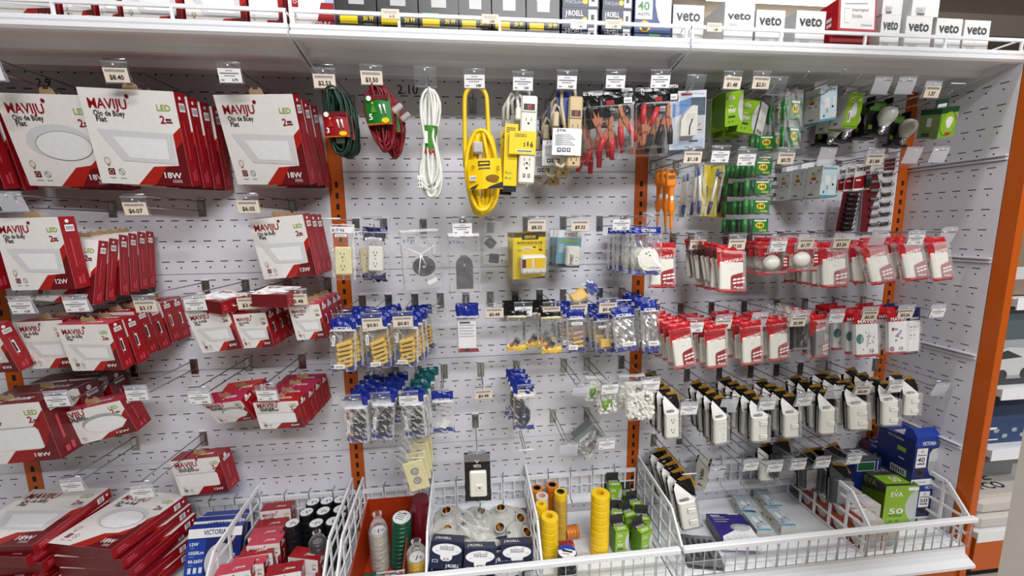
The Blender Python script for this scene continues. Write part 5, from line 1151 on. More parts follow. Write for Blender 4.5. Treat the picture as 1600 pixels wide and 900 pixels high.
# ivory plates in clear film, clips, grey box, black pack
(x, y, z), r, w, h = FT['IP']
p = Proto('cover_plate', 'plate'); mb = MB(); mb.box(-w / 2, -.005, -h, w / 2, .0, 0, PLI, bev=.002)
for c in (-.34, -.66): mb.disc(0, h * c, w * .2, h * .12, DGREY, FACE(-.0053), 20); mb.disc(0, h * c, w * .17, h * .1, LGREY, FACE(-.0055), 16)
mb.disc(0, -h * .5, .0016, .0016, MGREY, FACE(-.0054), 8); p.part('plate', mb)
mb = MB(); crinkle(mb, -w * .62, .035, w * .62, -h * 1.05, -.012, .002, FILMT, 8, 9, 127, .004); crinkle(mb, -w * .5, .055, w * .62, 0.0, -.002, .004, FILMT, 6, 4, 128); p.part('film', mb)
for k in range(4): p.put(['front ivory outlet cover plate in crinkled film above the orange bin', 'second ivory cover plate behind the front one', 'third ivory cover plate behind the front one', 'rearmost ivory cover plate on its low hook'][k], (x + .006 * k, y + .034 * k, z + .008 * k), (r[0], r[1] + 3 * k, r[2] - 2 * k), 'ivory cover plates')
def clip_bag(w, h, n, seed, green=False):
    p = Proto('bagged_clip', 'bag'); rg = random.Random(seed); mb = MB()
    for i in range(n):
        M = TR((rg.uniform(-.44, .44) * w, rg.uniform(-.012, .004), -h * rg.uniform(.3, .95))) @ ROT(rg.uniform(0, 180), rg.uniform(0, 180), rg.uniform(0, 180))
        mb.box(-.0042, -.003, -.005, .0042, .003, .005, PLW, M)
    p.part('clips', mb); p.parts[-1] = ('clip_fill', p.parts[-1][1], 'loose white cable clips', [])
    if green: mb = MB(); mb.rect(-w * .3, -h * .86, w * .25, -h * .42, LIMED, FACE(-.016)); mb.rect(-w * .05, -h * .84, w * .2, -h * .74, PAPER, FACE(-.0163)); mb.disc(w * -.1, -h * .58, w * .1, h * .07, LIME, FACE(-.0163), 10); p.part('paper_slip', mb)
    p.part('film', pouch(w, h, .018, 0, FILM, seed + 2)); return p
fan(clip_bag(.088, .118, 260, 131), 'C2s', 2, .06, 'big bag of white cable clips crossing the upright', 'bags of cable clips', jit=3)
pc = clip_bag(.06, .08, 90, 133, True); pc.put('small clip bag with green slip, front', FT['C1s'][0], FT['C1s'][1], 'bags of cable clips'); pc.put('small clip bag with green slip, behind and higher', (FT['C1s'][0][0] - .02, -.15, FT['C1s'][0][2] + .02), (0, 3, 0), 'bags of cable clips')
(x, y, z), r, w, h = FT['GB']
mb = MB(); G = mat('grey_box_plastic', (112, 120, 118), .4, var=.1); mb.box(-.04, -.02, -.082, .04, .03, 0, G, bev=.004)
mb.box(-.03, -.023, -.07, .03, -.019, -.012, mat('grey_box_light', (140, 146, 144), .4)); mb.rect(-.018, -.05, -.002, -.03, DGREY, FACE(-.0235)); mb.rect(.004, -.06, .018, -.03, DGREY, FACE(-.0235)); sticker(mb, .036, -.04, .007, .04, -.0215)
p = Proto('junction_box', 'box'); p.part('box_body', mb); 
mb = MB(); crinkle(mb, -.045, .012, .045, -.09, -.028, .003, FROST, 8, 8, 137, .003); p.part('film', mb); p.put('grey square junction box hanging by a corner in film', (x, y, z), r)
(x, y, z), r, w, h = FT['VB']
p = Proto('switch_pack', 'pack'); mb = MB(); crinkle(mb, -w / 2, 0, w / 2, -h, -.006, .001, BLKF, 8, 10, 139, .004, edge=.0015); mb.box(-w / 2, -.004, -h, w / 2, .004, 0, BLACK); mb.text('VETO', 0, -h * .26, h * .06, WHITE, FACE(-.0125), bold=True, center=True, w=w * .3)
for sx in (-1, 1): mb.poly([(0, -h * .175, 0), (sx * w * .09, -h * .1, 0), (sx * w * .06, -h * .1, 0), (0, -h * .15, 0)], WHITE, FACE(-.0125))
mb.box(-w / 2, -.011, -.022, w / 2, -.006, 0, mat('smoky_bag', (120, 120, 122), .3)); p.part('black_wrap', mb)
mb = MB(); mb.box(-w * .31, -.018, -h * .88, w * .35, -.002, -h * .33, PLW, bev=.004); mb.box(-w * .08, -.020, -h * .72, w * .22, -.016, -h * .60, PLW, bev=.001); mb.rect(w * .02, -h * .68, w * .12, -h * .65, BRASS, FACE(-.0203)); p.part('switch_plate', mb)
p.put('single black pack showing a white switch above the lampholders', (x, y, z), r)

# ------------------------------------------------------------------ extension cords and power strips
def cord_bundle(n, w, h, r, m, seed, depth=.02, neck=None, taper=1.0, lo=.25):
    """n long loops hung from one point, some longer than others"""
    mb = MB(); rg = random.Random(seed)
    for i in range(n):
        ww = w * (lo + (1 - lo) * (i + .5) / n) * rg.uniform(.9, 1.05); hh = h * rg.uniform(.86, 1.0); y = rg.uniform(-depth, depth) * .6; dx = rg.uniform(-.06, .06) * w
        pts = []
        for k in range(28):
            a = 2 * math.pi * k / 28; c, s = math.cos(a), math.sin(a)
            px = (abs(c) ** .75) * (1 if c > 0 else -1) * ww / 2; pz = -hh / 2 + s * hh / 2
            if neck: z_, f_ = neck; t = max(0, 1 - abs(pz + z_ * h) / (.34 * h)); px *= 1 - (1 - f_) * t
            px *= 1 + (taper - 1) * (-pz / h)
            pts.append((px + dx + .003 * math.sin(3 * a + i), y + .004 * math.sin(2 * a + i * 2), pz))
        mb.tube(pts, r, m, 6, closed=True)
    return mb
GRN = mat('cord_green', (14, 52, 40), .42); REDC = mat('cord_red', (128, 18, 32), .42); WHC = mat('cord_white', (232, 232, 226), .4)
def xmas(p, w, z0, z1, bg, num, seed):
    mb = MB(); mb.sheet(6, 1, lambda u, v: (-w / 2 + w * u, -.02 - .008 * math.sin(math.pi * u), z0 + (z1 - z0) * v), bg); F = FACE(-.0285); H = z0 - z1
    mb.rect(-w * .36, z0 - H * .16, w * .5, z0 - H * .01, DRED, F); mb.disc(-w * .3, z0 - H * .1, w * .1, w * .1, WHITE, F, 12, .0003)
    mb.text(num, -w * .38, z1 + H * .18, H * .2, WHITE, F, bold=True)
    mb.poly([(-w * .3, z1 + H * .42, .0002), (-w * .05, z1 + H * .42, .0002), (-w * .18, z1 + H * .72, .0002)], LIMED if bg is not RED else ORED, F); mb.disc(-w * .18, z1 + H * .74, w * .04, w * .04, YELLOW, F, 6, .0003)
    for q in (.1, .26): mb.tube([(w * q, -.0292, z0 - H * .35), (w * q + .002, -.0292, z1 + H * .35)], .0018, WHITE, 5); mb.ell((w * q, -.0292, z0 - H * .38), (.003, .001, .005), WHITE, 8, 5)
    mb.disc(w * .25, z1 + H * .14, w * .16, H * .09, YELLOW, F, 12, .0004); mb.rect(-w * .5, z1, w * .5, z1 + H * .05, ORANGE, F)
    p.part('paper_sleeve', mb)
random.seed(50)
p = Proto('extension_cord', 'cord', cord_bundle(16, .06, .165, .0032, GRN, 1)); xmas(p, .062, -.062, -.122, RED, '3', 1)
mb = MB(); mb.box(-.008, -.02, -.138, .014, -.008, -.118, mat('smoke_plug', (70, 76, 70), .3), bev=.003); p.part('plug', mb)
p.put('front dark green extension cord with red sleeve', at(520, 136, -.235), (6, -3, 0), 'green extension cords')
p.put('dark green extension cord hanging behind the front one', at(531, 146, -.18) , (4, -3, -8), 'green extension cords')
p.put('third dark green extension cord nearest the panel', at(536, 150, -.12), (4, -3, -14), 'green extension cords')
p = Proto('extension_cord', 'cord', cord_bundle(16, .064, .165, .0032, REDC, 2)); xmas(p, .062, -.032, -.102, GREEN, '5', 2)
mb = MB(); mb.box(.03, -.012, -.07, .06, .0, -.055, mat('clear_plug', (190, 186, 180), .2), M=TR((.045, 0, -.0625)) @ ROT(0, -32, 0) @ TR((-.045, 0, .0625)), bev=.003); p.part('plug', mb)
p.put('front red extension cord with green holiday sleeve', at(588, 131, -.235), (5, -4, -2), 'red extension cords')
p.put('red extension cord hanging behind the front one', at(604, 148, -.17), (4, -4, -10), 'red extension cords')
# white cord, tied twice in the middle
p = Proto('extension_cord', 'cord', cord_bundle(13, .062, .275, .0036, WHC, 3, neck=(.42, .32), taper=1.2, lo=.12))
mb = MB(); mb.lathe([(.021, -.09), (.019, -.11), (.017, -.135), (.016, -.15)], mat('leafy_green_print', (66, 136, 46), .4, var=.4, scale=120), 14, Matrix.Diagonal((1, .8, 1, 1))); mb.lathe([(.0165, -.15), (.017, -.158)], ORED, 14, Matrix.Diagonal((1, .8, 1, 1))); mb.rect(-.012, -.135, -.004, -.105, PAPER, FACE(-.0175)); p.part('paper_band', mb)
mb = MB(); mb.box(-.008, -.012, -.026, .008, .004, .008, WHC, bev=.003, M=TR((-.026, -.01, -.225))); 
for q in (0, -.01): mb.rect(-.004, -.012 + q, -.002, -.006 + q, BLACK, FACE(-.0225) @ TR((-.026, -.222, 0))); mb.rect(.002, -.012 + q, .004, -.006 + q, BLACK, FACE(-.0225) @ TR((-.026, -.222, 0)))
p.part('socket_end', mb); p.put('long white extension cord tied with a green paper band', at(671, 140, -.24), (2, 2, 0), 'white and yellow cords')
# yellow cord: long loop above a coil in a card sleeve
o = at(743, 137, -.24); YC = mat('cord_yellow', (246, 206, 24), .35); mb = MB()
loop = [(-.029 - .004 * t, 0, -.20 * t) for t in (1, .75, .5, .25)] + [(.029 * -math.cos(a), 0, -.03 + .034 * math.sin(a)) for a in [math.pi * k / 10 for k in range(11)]] + [(.030 + .004 * t, 0, -.06 - .15 * t) for t in (.25, .5, .75, 1)]
mb.tube(loop, .0058, YC, 8)
c2 = cord_bundle(11, .088, .22, .0054, YC, 6, depth=.03, lo=.2); mb.add([(x + .008, y, z - .108) for x, y, z in c2.v], c2.f, YC, True)
p = Proto('extension_cord', 'cord', mb)
mb = MB(); W = .088; z0, z1 = -.186, -.262; mb.M = TR((.006, 0, 0)) @ ROT(0, -3, 0)
mb.sheet(8, 1, lambda u, v: (-W / 2 + W * u, -.036 - .012 * math.sin(math.pi * u), z0 + (z1 - z0) * v), YEL2); F = FACE(-.0487)
mb.rect(-.016, -.204, .014, -.192, BLACK, F); mb.rect(-.013, -.2, .011, -.196, YEL2, F, .0003); mb.rect(-.016, -.212, .014, -.209, DGREY, F); mb.rect(-.040, -.24, -.024, -.228, PAPER, F)
for i in range(5): mb.rect(-.038 + i * .003, -.238, -.0365 + i * .003, -.230, BLACK, F, .0003)
mb.disc(.018, -.236, .018, .009, BRASS, F, 16, .0003); mb.poly([(-.044, -.262, .0004), (-.03, -.262, .0004), (-.018, -.248, .0004), (-.040, -.257, .0004)], BLACK, F); mb.poly([(0, -.262, .0004), (.044, -.262, .0004), (.044, -.246, .0004), (.01, -.256, .0004)], BLACK, F)
mb.disc(-.03, -.206, .004, .004, BLACK, F, 10, .0003, .6); mb.disc(.034, -.212, .004, .006, BLACK, F, 10, .0003, .6); p.part('card_sleeve', mb)
mb = MB(); mb.box(-.012, -.03, -.17, .014, -.012, -.14, mat('clear_plug', (190, 186, 180), .2), bev=.004); p.part('plug', mb)
p.put('heavy yellow extension cord looped over a coil in a yellow sleeve', o, (0, 0, 0), 'white and yellow cords')

def power_strip(m, w, h, outs, sw, usb=False):
    mb = MB(); mb.box(-w / 2, -.030, -h, w / 2, 0, 0, m, bev=.004); f = -.0303
    mb.box(-w * .42, -.033, sw - .012, w * .42, -.030, sw + .012, m, bev=.001); mb.rect(-w * .34, sw - .008, w * .34, sw + .008, BLACK, FACE(-.0334)); mb.rect(-w * .1, sw - .006, w * .12, sw + .006, mat('switch_red', (150, 30, 40), .3), FACE(-.0337))
    for z in outs: mb.rect(-.008, z - .003, -.0062, z + .005, BLACK, FACE(f)); mb.rect(.0062, z - .003, .008, z + .005, BLACK, FACE(f)); mb.disc(0, z - .009, .0032, .0032, BLACK, FACE(f), 10)
    if usb:
        for x in (-.010, .003): mb.rect(x, -h + .016, x + .007, -h + .026, DGREY, FACE(f)); mb.rect(x + .002, -h + .018, x + .004, -h + .024, PAPER, FACE(f - .0002))
    return mb
ws = power_strip(PLW, .044, .228, (-.062, -.095, -.135, -.165, -.178), -.03, True); p = Proto('power_strip', 'power strip'); p.part('strip_body', ws)
mb = MB(); mb.tube([(0, -.012, 0), (-.002, -.012, .014), (-.012, -.012, .024), (-.026, -.012, .022), (-.034, -.014, .008), (-.030, -.016, -.02), (-.026, -.018, -.045)], .0048, WHC, 8)
mb.tube([(-.03, -.012, .0), (-.048, -.012, .006), (-.056, -.012, -.01), (-.056, -.012, -.06)], .0048, WHC, 8); p.part('cord', mb); mb = MB(); mb.box(-.036, -.026, -.062, -.020, -.008, -.03, WHC, bev=.003); p.part('plug', mb)
mb = MB(); mb.box(-.062, -.020, -.235, -.026, -.004, -.072, YELLOW); mb.box(-.062, -.0205, -.25, -.026, -.004, -.235, BLACK); mb.box(-.05, -.034, -.152, .022, -.0305, -.092, YELLOW); F = FACE(-.0345)
mb.rect(-.036, -.107, -.004, -.099, BLACK, F); mb.rect(-.0352, -.1063, -.0048, -.0997, YELLOW, F, .0002); mb.text('CENTURY', -.033, -.1055, .005, BLACK, F, bold=True, w=.026, z=.0004); mb.text('6', .006, -.132, .013, BLACK, F, bold=True); mb.text('2', -.012, -.130, .008, BLACK, F, bold=True); mb.rect(-.002, -.130, .002, -.119, BLACK, F); mb.rect(-.03, -.147, .014, -.14, PAPER, F); mb.rect(-.028, -.145, .012, -.142, DGREY, F, .0002)
for i in range(3): mb.rect(-.058, -.084 - .005 * i, -.034, -.082 - .005 * i, BLACK, FACE(-.0206))
for i in (0, 1): mb.disc(-.055, -.2 - .014 * i, .003, .003, BLACK, FACE(-.0206), 10, 0, .6); mb.rect(-.05, -.203 - .014 * i, -.04, -.199 - .014 * i, OLIVE, FACE(-.0206))
p.part('card_sleeve', mb); o = at(826, 154, -.21)
p.put('front white power strip with yellow sleeve', o, (1, 3, -3), 'white power strips'); p.put('white power strip just behind the front one', (o.x - .006, -.155, o.z - .004), (1, 3, -7), 'white power strips')
bs = power_strip(PLB, .038, .185, (-.078, -.125, -.145, -.165), -.045); p = Proto('power_strip', 'power strip'); p.part('strip_body', bs)
CB = mat('cord_beige', (206, 190, 158), .4)
mb = MB(); mb.tube([(0, -.014, 0), (-.002, -.014, .016), (-.012, -.014, .032), (-.028, -.014, .034), (-.038, -.014, .02), (-.038, -.016, -.02), (-.03, -.018, -.06), (-.026, -.02, -.09)], .005, CB, 8)
mb.tube([(-.055, -.012, -.08), (-.062, -.012, -.045), (-.052, -.012, -.02), (-.04, -.012, -.03), (-.03, -.014, -.07)], .005, CB, 8); mb.tube([(-.05, -.012, -.16), (-.045, -.014, -.178), (-.03, -.014, -.184), (-.018, -.014, -.17)], .005, CB, 8); p.part('cord', mb); mb = MB(); mb.box(-.06, -.026, -.08, -.044, -.01, -.04, CB, bev=.003); p.part('plug', mb)
mb = MB(); mb.sheet(5, 1, lambda u, v: (-.062 + .08 * u, -.034 - .004 * math.sin(math.pi * u), -.085 - .07 * v), PAPER); mb.text('E·T·N', -.05, -.094, .006, NAVY, FACE(-.0385), bold=True, w=.022)
for i in range(6): mb.rect(-.054, -.103 - .005 * i, -.012 + .006 * (i % 3), -.101 - .005 * i, LGREY, FACE(-.0385))
for i in range(3): mb.rect(-.048 + .013 * i, -.146, -.038 + .013 * i, -.136, NAVY, FACE(-.0385)); mb.disc(-.043 + .013 * i, -.141, .003, .003, PAPER, FACE(-.0388), 8)
mb.box(-.05, -.008, -.06, -.0, -.004, .015, BLUE); p.part('paper_sleeve', mb); o = at(897, 155, -.21)
p.put('front beige power strip with grey paper sleeve', o, (1, 2, -2), 'beige power strips')
for k in (1, 2): p.put(f'{ORD[k]} beige power strip, hanging lower behind the front one', (o.x - .012 * k, -.21 + .062 * k, o.z - .018 * k), (1, 2, -8 * k), 'beige power strips')

# clamp bags and the doorbell pack
def clamp(mb, M, grip, jaw=COPPER):
    """spring clamp: two crossed levers with gripped handles and toothed copper jaws"""
    for s in (1, -1):
        mb.prism([(0, .006), (s * .010, .003), (s * .020, -.034), (s * .009, -.040), (-s * .003, -.006)], -.004, .004, jaw, M @ TR((0, 0, .0015 * s)))
        mb.prism([(s * .006, -.004), (-s * .004, .004), (-s * .0065, .030), (-s * .001, .038), (s * .006, .012)], -.004, .004, jaw, M @ TR((0, 0, .0015 * s)))
        mb.tube([M @ Vector((s * .0115, -.018, 0)), M @ Vector((s * .0150, -.038, 0)), M @ Vector((s * .020, -.068, 0))], [.0068, .0086, .0072], grip, 8)
    mb.tube([M @ Vector((-.004, 0, 0)), M @ Vector((.004, 0, 0))], .004, PLATE, 8)
GRED = mat('grip_red', (196, 40, 50), .4); GBLK = mat('grip_black', (34, 34, 38), .4)
def clamp_bag(w, h, arr, seed):
    p = Proto('bagged_clamp', 'bag'); mb = MB(); crinkle(mb, -w / 2, 0, w / 2, -h * .27, -.004, .002, BLKF, 10, 4, seed, .004); mb.box(-w / 2, -.003, -h * .27, w / 2, -.001, 0, BLACK)
    mb.text('Pinzas de', -w * .40, -h * .08, h * .05, PAPER, FACE(-.011), bold=True, w=w * .4); mb.text('FITTSA', w * .25, -h * .05, h * .05, PAPER, FACE(-.011), bold=True, w=w * .22); mb.rect(-w * .06, -h * .24, w * .1, -h * .17, RED, FACE(-.010)); sticker(mb, w * .37, -h * .19, w * .16, h * .09, -.0115); p.part('header', mb)
    for x, z, rot, g in arr:
        mb = MB(); clamp(mb, TR((x * w, -.008, z * h)) @ ROT(0, rot, 0) @ FACE(0), g); p.part('clamp', mb, 'clamp with %s grips and copper jaws' % ('red' if g is GRED else 'black'))
    p.part('film', pouch(w, h, .022, -h * .24, FILMT, seed + 2, amp=.0018)); return p
p = clamp_bag(.138, .157, [(-.22, -.55, 170, GBLK), (.0, -.66, 12, GRED), (.27, -.48, -14, GRED)], 141); p.put('front clamp bag with black header, red grips at the bottom', FT['CB1'][0], FT['CB1'][1], 'clamp bags')
(x, y, z), r, w, h = FT['CB1']; p.put('second clamp bag hanging lower behind the first', (x - .012, -.17, z - .02), (3, -2, -6), 'clamp bags'); p.put('third clamp bag nearest the panel behind the first', (x - .02, -.11, z - .03), (3, -2, -9), 'clamp bags')
p = clamp_bag(.122, .16, [(-.30, -.72, -165, GRED), (.22, -.52, 8, GBLK)], 145); p.put('clamp bag crossing the orange upright beside the doorbell', FT['CB2'][0], FT['CB2'][1], 'clamp bags')
(x, y, z), r, w, h = FT['CB2']; p.put('clamp bag behind the one crossing the upright', (x + .004, -.17, z - .012), (3, -3, -3), 'clamp bags')
(x, y, z), r, w, h = FT['DB']
mb = MB(); mb.box(-w / 2, 0, -h, w / 2, .004, 0, mat('pale_grey_blue_card', (214, 220, 232), .4)); F = FACE(-.0003)
mb.poly([(-w * .42, -h * .45, 0), (-w * .42, -h * .2, 0), (w * .1, -h * .12, 0), (w * .2, -h * .3, 0)], mat('sky_blue_print', (96, 140, 200), .4), F); mb.rect(w * .08, -h * .42, w * .48, -h * .12, mat('house_picture', (70, 88, 104), .4, var=.5, scale=90), F, .0002); mb.rect(w * .2, -h * .72, w * .46, -h * .44, GREYW, F, .0002); mb.rect(w * .26, -h * .68, w * .4, -h * .665, BLACK, F, .0004); mb.tube([(w * .3, -.001, -h * .6), (w * .34, -.001, -h * .56)], .001, BLACK, 5)
mb.rect(-w * .42, -h * .98, w * .46, -h * .83, mat('pale_blue_band', (190, 206, 232), .4), F); mb.rect(w * .05, -h * .88, w * .3, -h * .85, DGREY, F, .0003); mb.rect(-w * .2, -h * .08, w * .1, -h * .04, RED, F, .0003)
p = Proto('doorbell_pack', 'pack'); p.part('backing_card', mb)
mb = MB(); mb.prism([(-w * .30, -h * .78), (w * .16, -h * .78), (w * .16, -h * .28), (w * .02, -h * .27), (-w * .18, -h * .40), (-w * .28, -h * .52)], 0, .022, PLW, FACE(0)); mb.tube([(w * .02, -.0235, -h * .5), (-w * .05, -.0235, -h * .62), (-w * .06, -.0235, -h * .76)], .0016, BLACK, 6)
for i in range(5):
    for j in range(4): mb.disc(-w * .10 + i * .005 - j * .0018, -h * .42 - j * .005, .001, .001, DGREY, FACE(-.0223), 6)
p.part('chime', mb); mb = MB(); mb.box(-w / 2, -.03, -h, w / 2, -.0285, -h * .2, FILMT); p.part('blister', mb); p.put('doorbell blister pack with white chime on pale blue card', (x, y, z), r, 'doorbell packs')
p.put('second doorbell blister pack hanging behind the front one', (x + .003, -.13, z - .004), (2, -3, -4), 'doorbell packs')

# protectors
(x, y, z), r, w, h = FT['cent']; mb = MB(); mb.box(-w / 2, 0, -h, w / 2, .003, 0, YELLOW); F = FACE(-.0003); mb.rect(-w / 2, -h * .1, w / 2, 0, mat('olive_dark', (84, 70, 30), .4), F); mb.rect(-w * .22, -h * .15, w * .28, -h * .04, BLACK, F, .0002); mb.text('CENTURY', -w * .15, -h * .125, h * .06, YELLOW, F, bold=True, w=w * .36)
mb.text('PROTECTOR DE VOLTAJE', -w * .36, -h * .24, h * .045, BLACK, F, bold=True, w=w * .76); mb.rect(-w * .36, -h * .265, w * .4, -h * .26, BLACK, F); sticker(mb, -w * .06, -h * .335, w * .3, h * .05, -.001); mb.rect(w * .12, -h * .33, w * .2, -h * .30, BLACK, F); mb.disc(w * .33, -h * .32, w * .05, w * .05, BLACK, F, 12, 0, .8); mb.rect(-w * .36, -h * .40, -w * .24, -h * .36, OLIVE, F); mb.rect(w * .3, -h * .40, w * .4, -h * .36, BRASS, F); mb.poly([(0, -h, 0), (w / 2, -h, 0), (w / 2, -h * .95, 0)], DGREY, F)
p = Proto('voltage_protector', 'protector'); p.part('backing_card', mb); mb = MB(); mb.box(-w * .30, -.034, -h * .84, w * .46, 0, -h * .46, PLW, bev=.005); mb.rect(-w * .27, -h * .70, -w * .16, -h * .52, mat('dark_red_print', (110, 20, 20), .3), FACE(-.0342)); mb.rect(-w * .15, -h * .71, w * .42, -h * .50, YEL2, FACE(-.0342)); mb.rect(w * .02, -h * .7, w * .08, -h * .52, PAPER, FACE(-.0345))
for i in range(3): [mb.disc(-w * .14 + i * w * .22 + q, -.018 + t, .0016, .0016, BLACK, FR((0, 0, -h * .8405), (1, 0, 0), (0, -1, 0)) @ Matrix.Diagonal((1, -1, 1, 1)), 8) for q, t in ((-.004, .004), (.004, .004), (0, -.003))]
for i in range(3): mb.disc(-w * .14 + i * w * .22, -h * .79, .0016, .0016, BLACK, FACE(-.0342), 8)
p.part('protector_body', mb); mb = MB(); mb.box(-w * .52, -.037, -h * 1.02, w * .52, -.0365, h * .02, FILMT); mb.box(-w * .52, -.037, -h * 1.02, -w * .515, .003, h * .02, FILMT); mb.box(w * .515, -.037, -h * 1.02, w * .52, .003, h * .02, FILMT); p.part('blister', mb)
fan(p, 'cent', 3, .05, 'yellow voltage protector pack', 'yellow protector packs', jit=1.5, dx=-.002)
(x, y, z), r, w, h = FT['west']; mb = MB(); TQ = mat('teal_blue_print', (110, 168, 186), .4, var=.15, scale=20); mb.box(-w / 2, 0, -h, w / 2, .003, 0, TQ); F = FACE(-.0003); mb.rect(-w / 2, -h * .2, w / 2, 0, PAPER, F); mb.text('P.WEST', -w * .2, -h * .15, h * .085, BLACK, F, bold=True, w=w * .52); mb.rect(-w * .3, -h * .31, w * .35, -h * .24, OLIVE, F); mb.rect(-w / 2, -h, w / 2, -h * .9, mat('navy_edge', (30, 44, 70), .4), F)
for i in range(4): mb.rect(-w * .42, -h * (.4 + .06 * i), -w * .2, -h * (.38 + .06 * i), PAPER, F)
p = Proto('voltage_protector', 'protector'); p.part('backing_card', mb); mb = MB(); mb.box(-w * .18, -.03, -h * .92, w * .40, 0, -h * .40, PLW, bev=.005); mb.text('P.WEST', 0, 0, w * .13, DGREY, FACE(-.0303) @ TR((w * .09, -h * .86, 0)) @ ROT(0, 0, 90), bold=True, w=h * .26)
for a, b in ((.2, -.68), (.32, -.73), (.2, -.78)): mb.rect(w * a, h * b, w * (a + .07), h * (b + .012), BLACK, FACE(-.0303))
for i in range(7): mb.rect(-w * .12 + i * w * .07, -h * .43, -w * .10 + i * w * .07, -h * .41, LGREY, FACE(-.0303))
p.part('protector_body', mb); mb = MB(); mb.box(-w * .54, -.034, -h * 1.03, w * .54, -.0335, h * .04, FILMT); mb.box(-w * .54, -.034, -h * 1.03, -w * .535, .003, h * .04, FILMT); p.part('blister', mb)
fan(p, 'west', 3, .05, 'pale blue voltage protector pack', 'pale blue protector packs', jit=1.5, dx=-.002)

# ------------------------------------------------------------------ bulb boxes, batteries, testers
def bulb_pic(mb, cx, cy, s, F, m=BULBW, z=.0004):
    """printed picture of a bulb"""
    pts = [(cx + s * .5 * math.cos(a), cy + s * .5 * math.sin(a), z) for a in [math.pi * (-.2 + 1.4 * k / 18) for k in range(19)]]
    mb.poly(pts + [(cx - s * .22, cy - s * .75, z), (cx + s * .22, cy - s * .75, z)], m, F); mb.rect(cx - s * .2, cy - s * 1.02, cx + s * .2, cy - s * .75, LGREY, F, z)
def eva_box(w, h, d, watts, darktop=.0, seed=1, flap=True):
    mb = MB(); GB = mat('charcoal_print', (62, 66, 58), .4)
    mb.box(-w / 2, 0, -h, w / 2, d, 0, LIME, faces={'left': LIMED, 'top': GB if darktop else LIME, 'right': LIMED}); F = FACE(-.0003)
    if darktop: 
        S = FR((-w / 2 - .0003, d, 0), (0, -1, 0), (0, 0, 1)); mb.poly([(0, 0, 0), (d, 0, 0), (d, -h * .18, 0), (0, -h * .44, 0)], GB, S); mb.text('EVA', d * .3, -h * .24, h * .14, OLIVE, S @ ROT(0, 0, 8), bold=True, w=d * .4)
        for i in range(4): mb.rect(d * .5, -h * (.52 + .04 * i), d * .75, -h * (.505 + .04 * i), LIME, S, .0002)
        T = FR((0, 0, .0003), (1, 0, 0), (0, 1, 0)); mb.rect(-w * .42, d * .1, w * .46, d * .5, LIME, T); mb.text(watts, -w * .1, d * .2, d * .2, WHITE, T, bold=True); mb.text('EVA', -w * .2, d * .66, d * .16, LGREY, T)
        mb.rect(w * .18, -h * .12, w * .5, -h * .04, PAPER, F, .0003)
    # curved photo of the lamp along one edge
    n = 12; mb.poly([(w * .5, -h * (.1 if not darktop else .16), .0002)] + [(w * .5 - w * (.28 if not darktop else .36) * math.sin(math.pi * (k + .6) / (n + 1)) ** .6, -h * (.12 + .78 * k / n), .0002) for k in range(n + 1)] + [(w * .5, -h * .92, .0002)], GREYW if not darktop else mat('lamp_photo', (196, 202, 200), .4), F)
    e = h * .11; mb.text('EVA', -w * .34, -h * .24 if not darktop else -h * .26, e, WHITE, F, bold=True, w=w * .38); mb.poly([(-w * .22, -h * .11, .0004), (-w * .16, -h * .06, .0004), (-w * .17, -h * .12, .0004)], WHITE, F)
    mb.rect(-w * .30, -h * .42, -w * .05, -h * .40, WHITE if not darktop else OLIVE, F); mb.text(watts, -w * .34, -h * .62 if not darktop else -h * .68, h * .13, WHITE, F, bold=True, w=w * (.44 if len(watts) < 3 else .4))
    mb.rect(-w * .32, -h * .76, w * .08, -h * .70, LIMED if darktop else GB, F); mb.rect(-w * .30, -h * .90, -w * .2, -h * .84, LIMED, F); mb.rect(-w * .1, -h * .90, w * .0, -h * .84, LIMED, F)
    return mb
random.seed(70)
EG = 'green bulb boxes'
p = Proto('bulb_box', 'box', eva_box(.055, .093, .055, '9W')); mb = MB(); mb.box(-.02, .026, 0, .02, .0265, .016, FILMT); p.part('hang_tab', mb)
fan(p, 'EV1', 3, .07, 'green 9W bulb box on its hook', EG, jit=2)
fan(p, 'EV2', 2, .07, 'green 9W bulb box tilted aside', EG, jit=2)
p.put('green bulb box seen at the rear, beside the doorbell pack', (FT['EV0'][0][0] - .002, -.095, FT['EV0'][0][2]), FT['EV0'][1], EG)
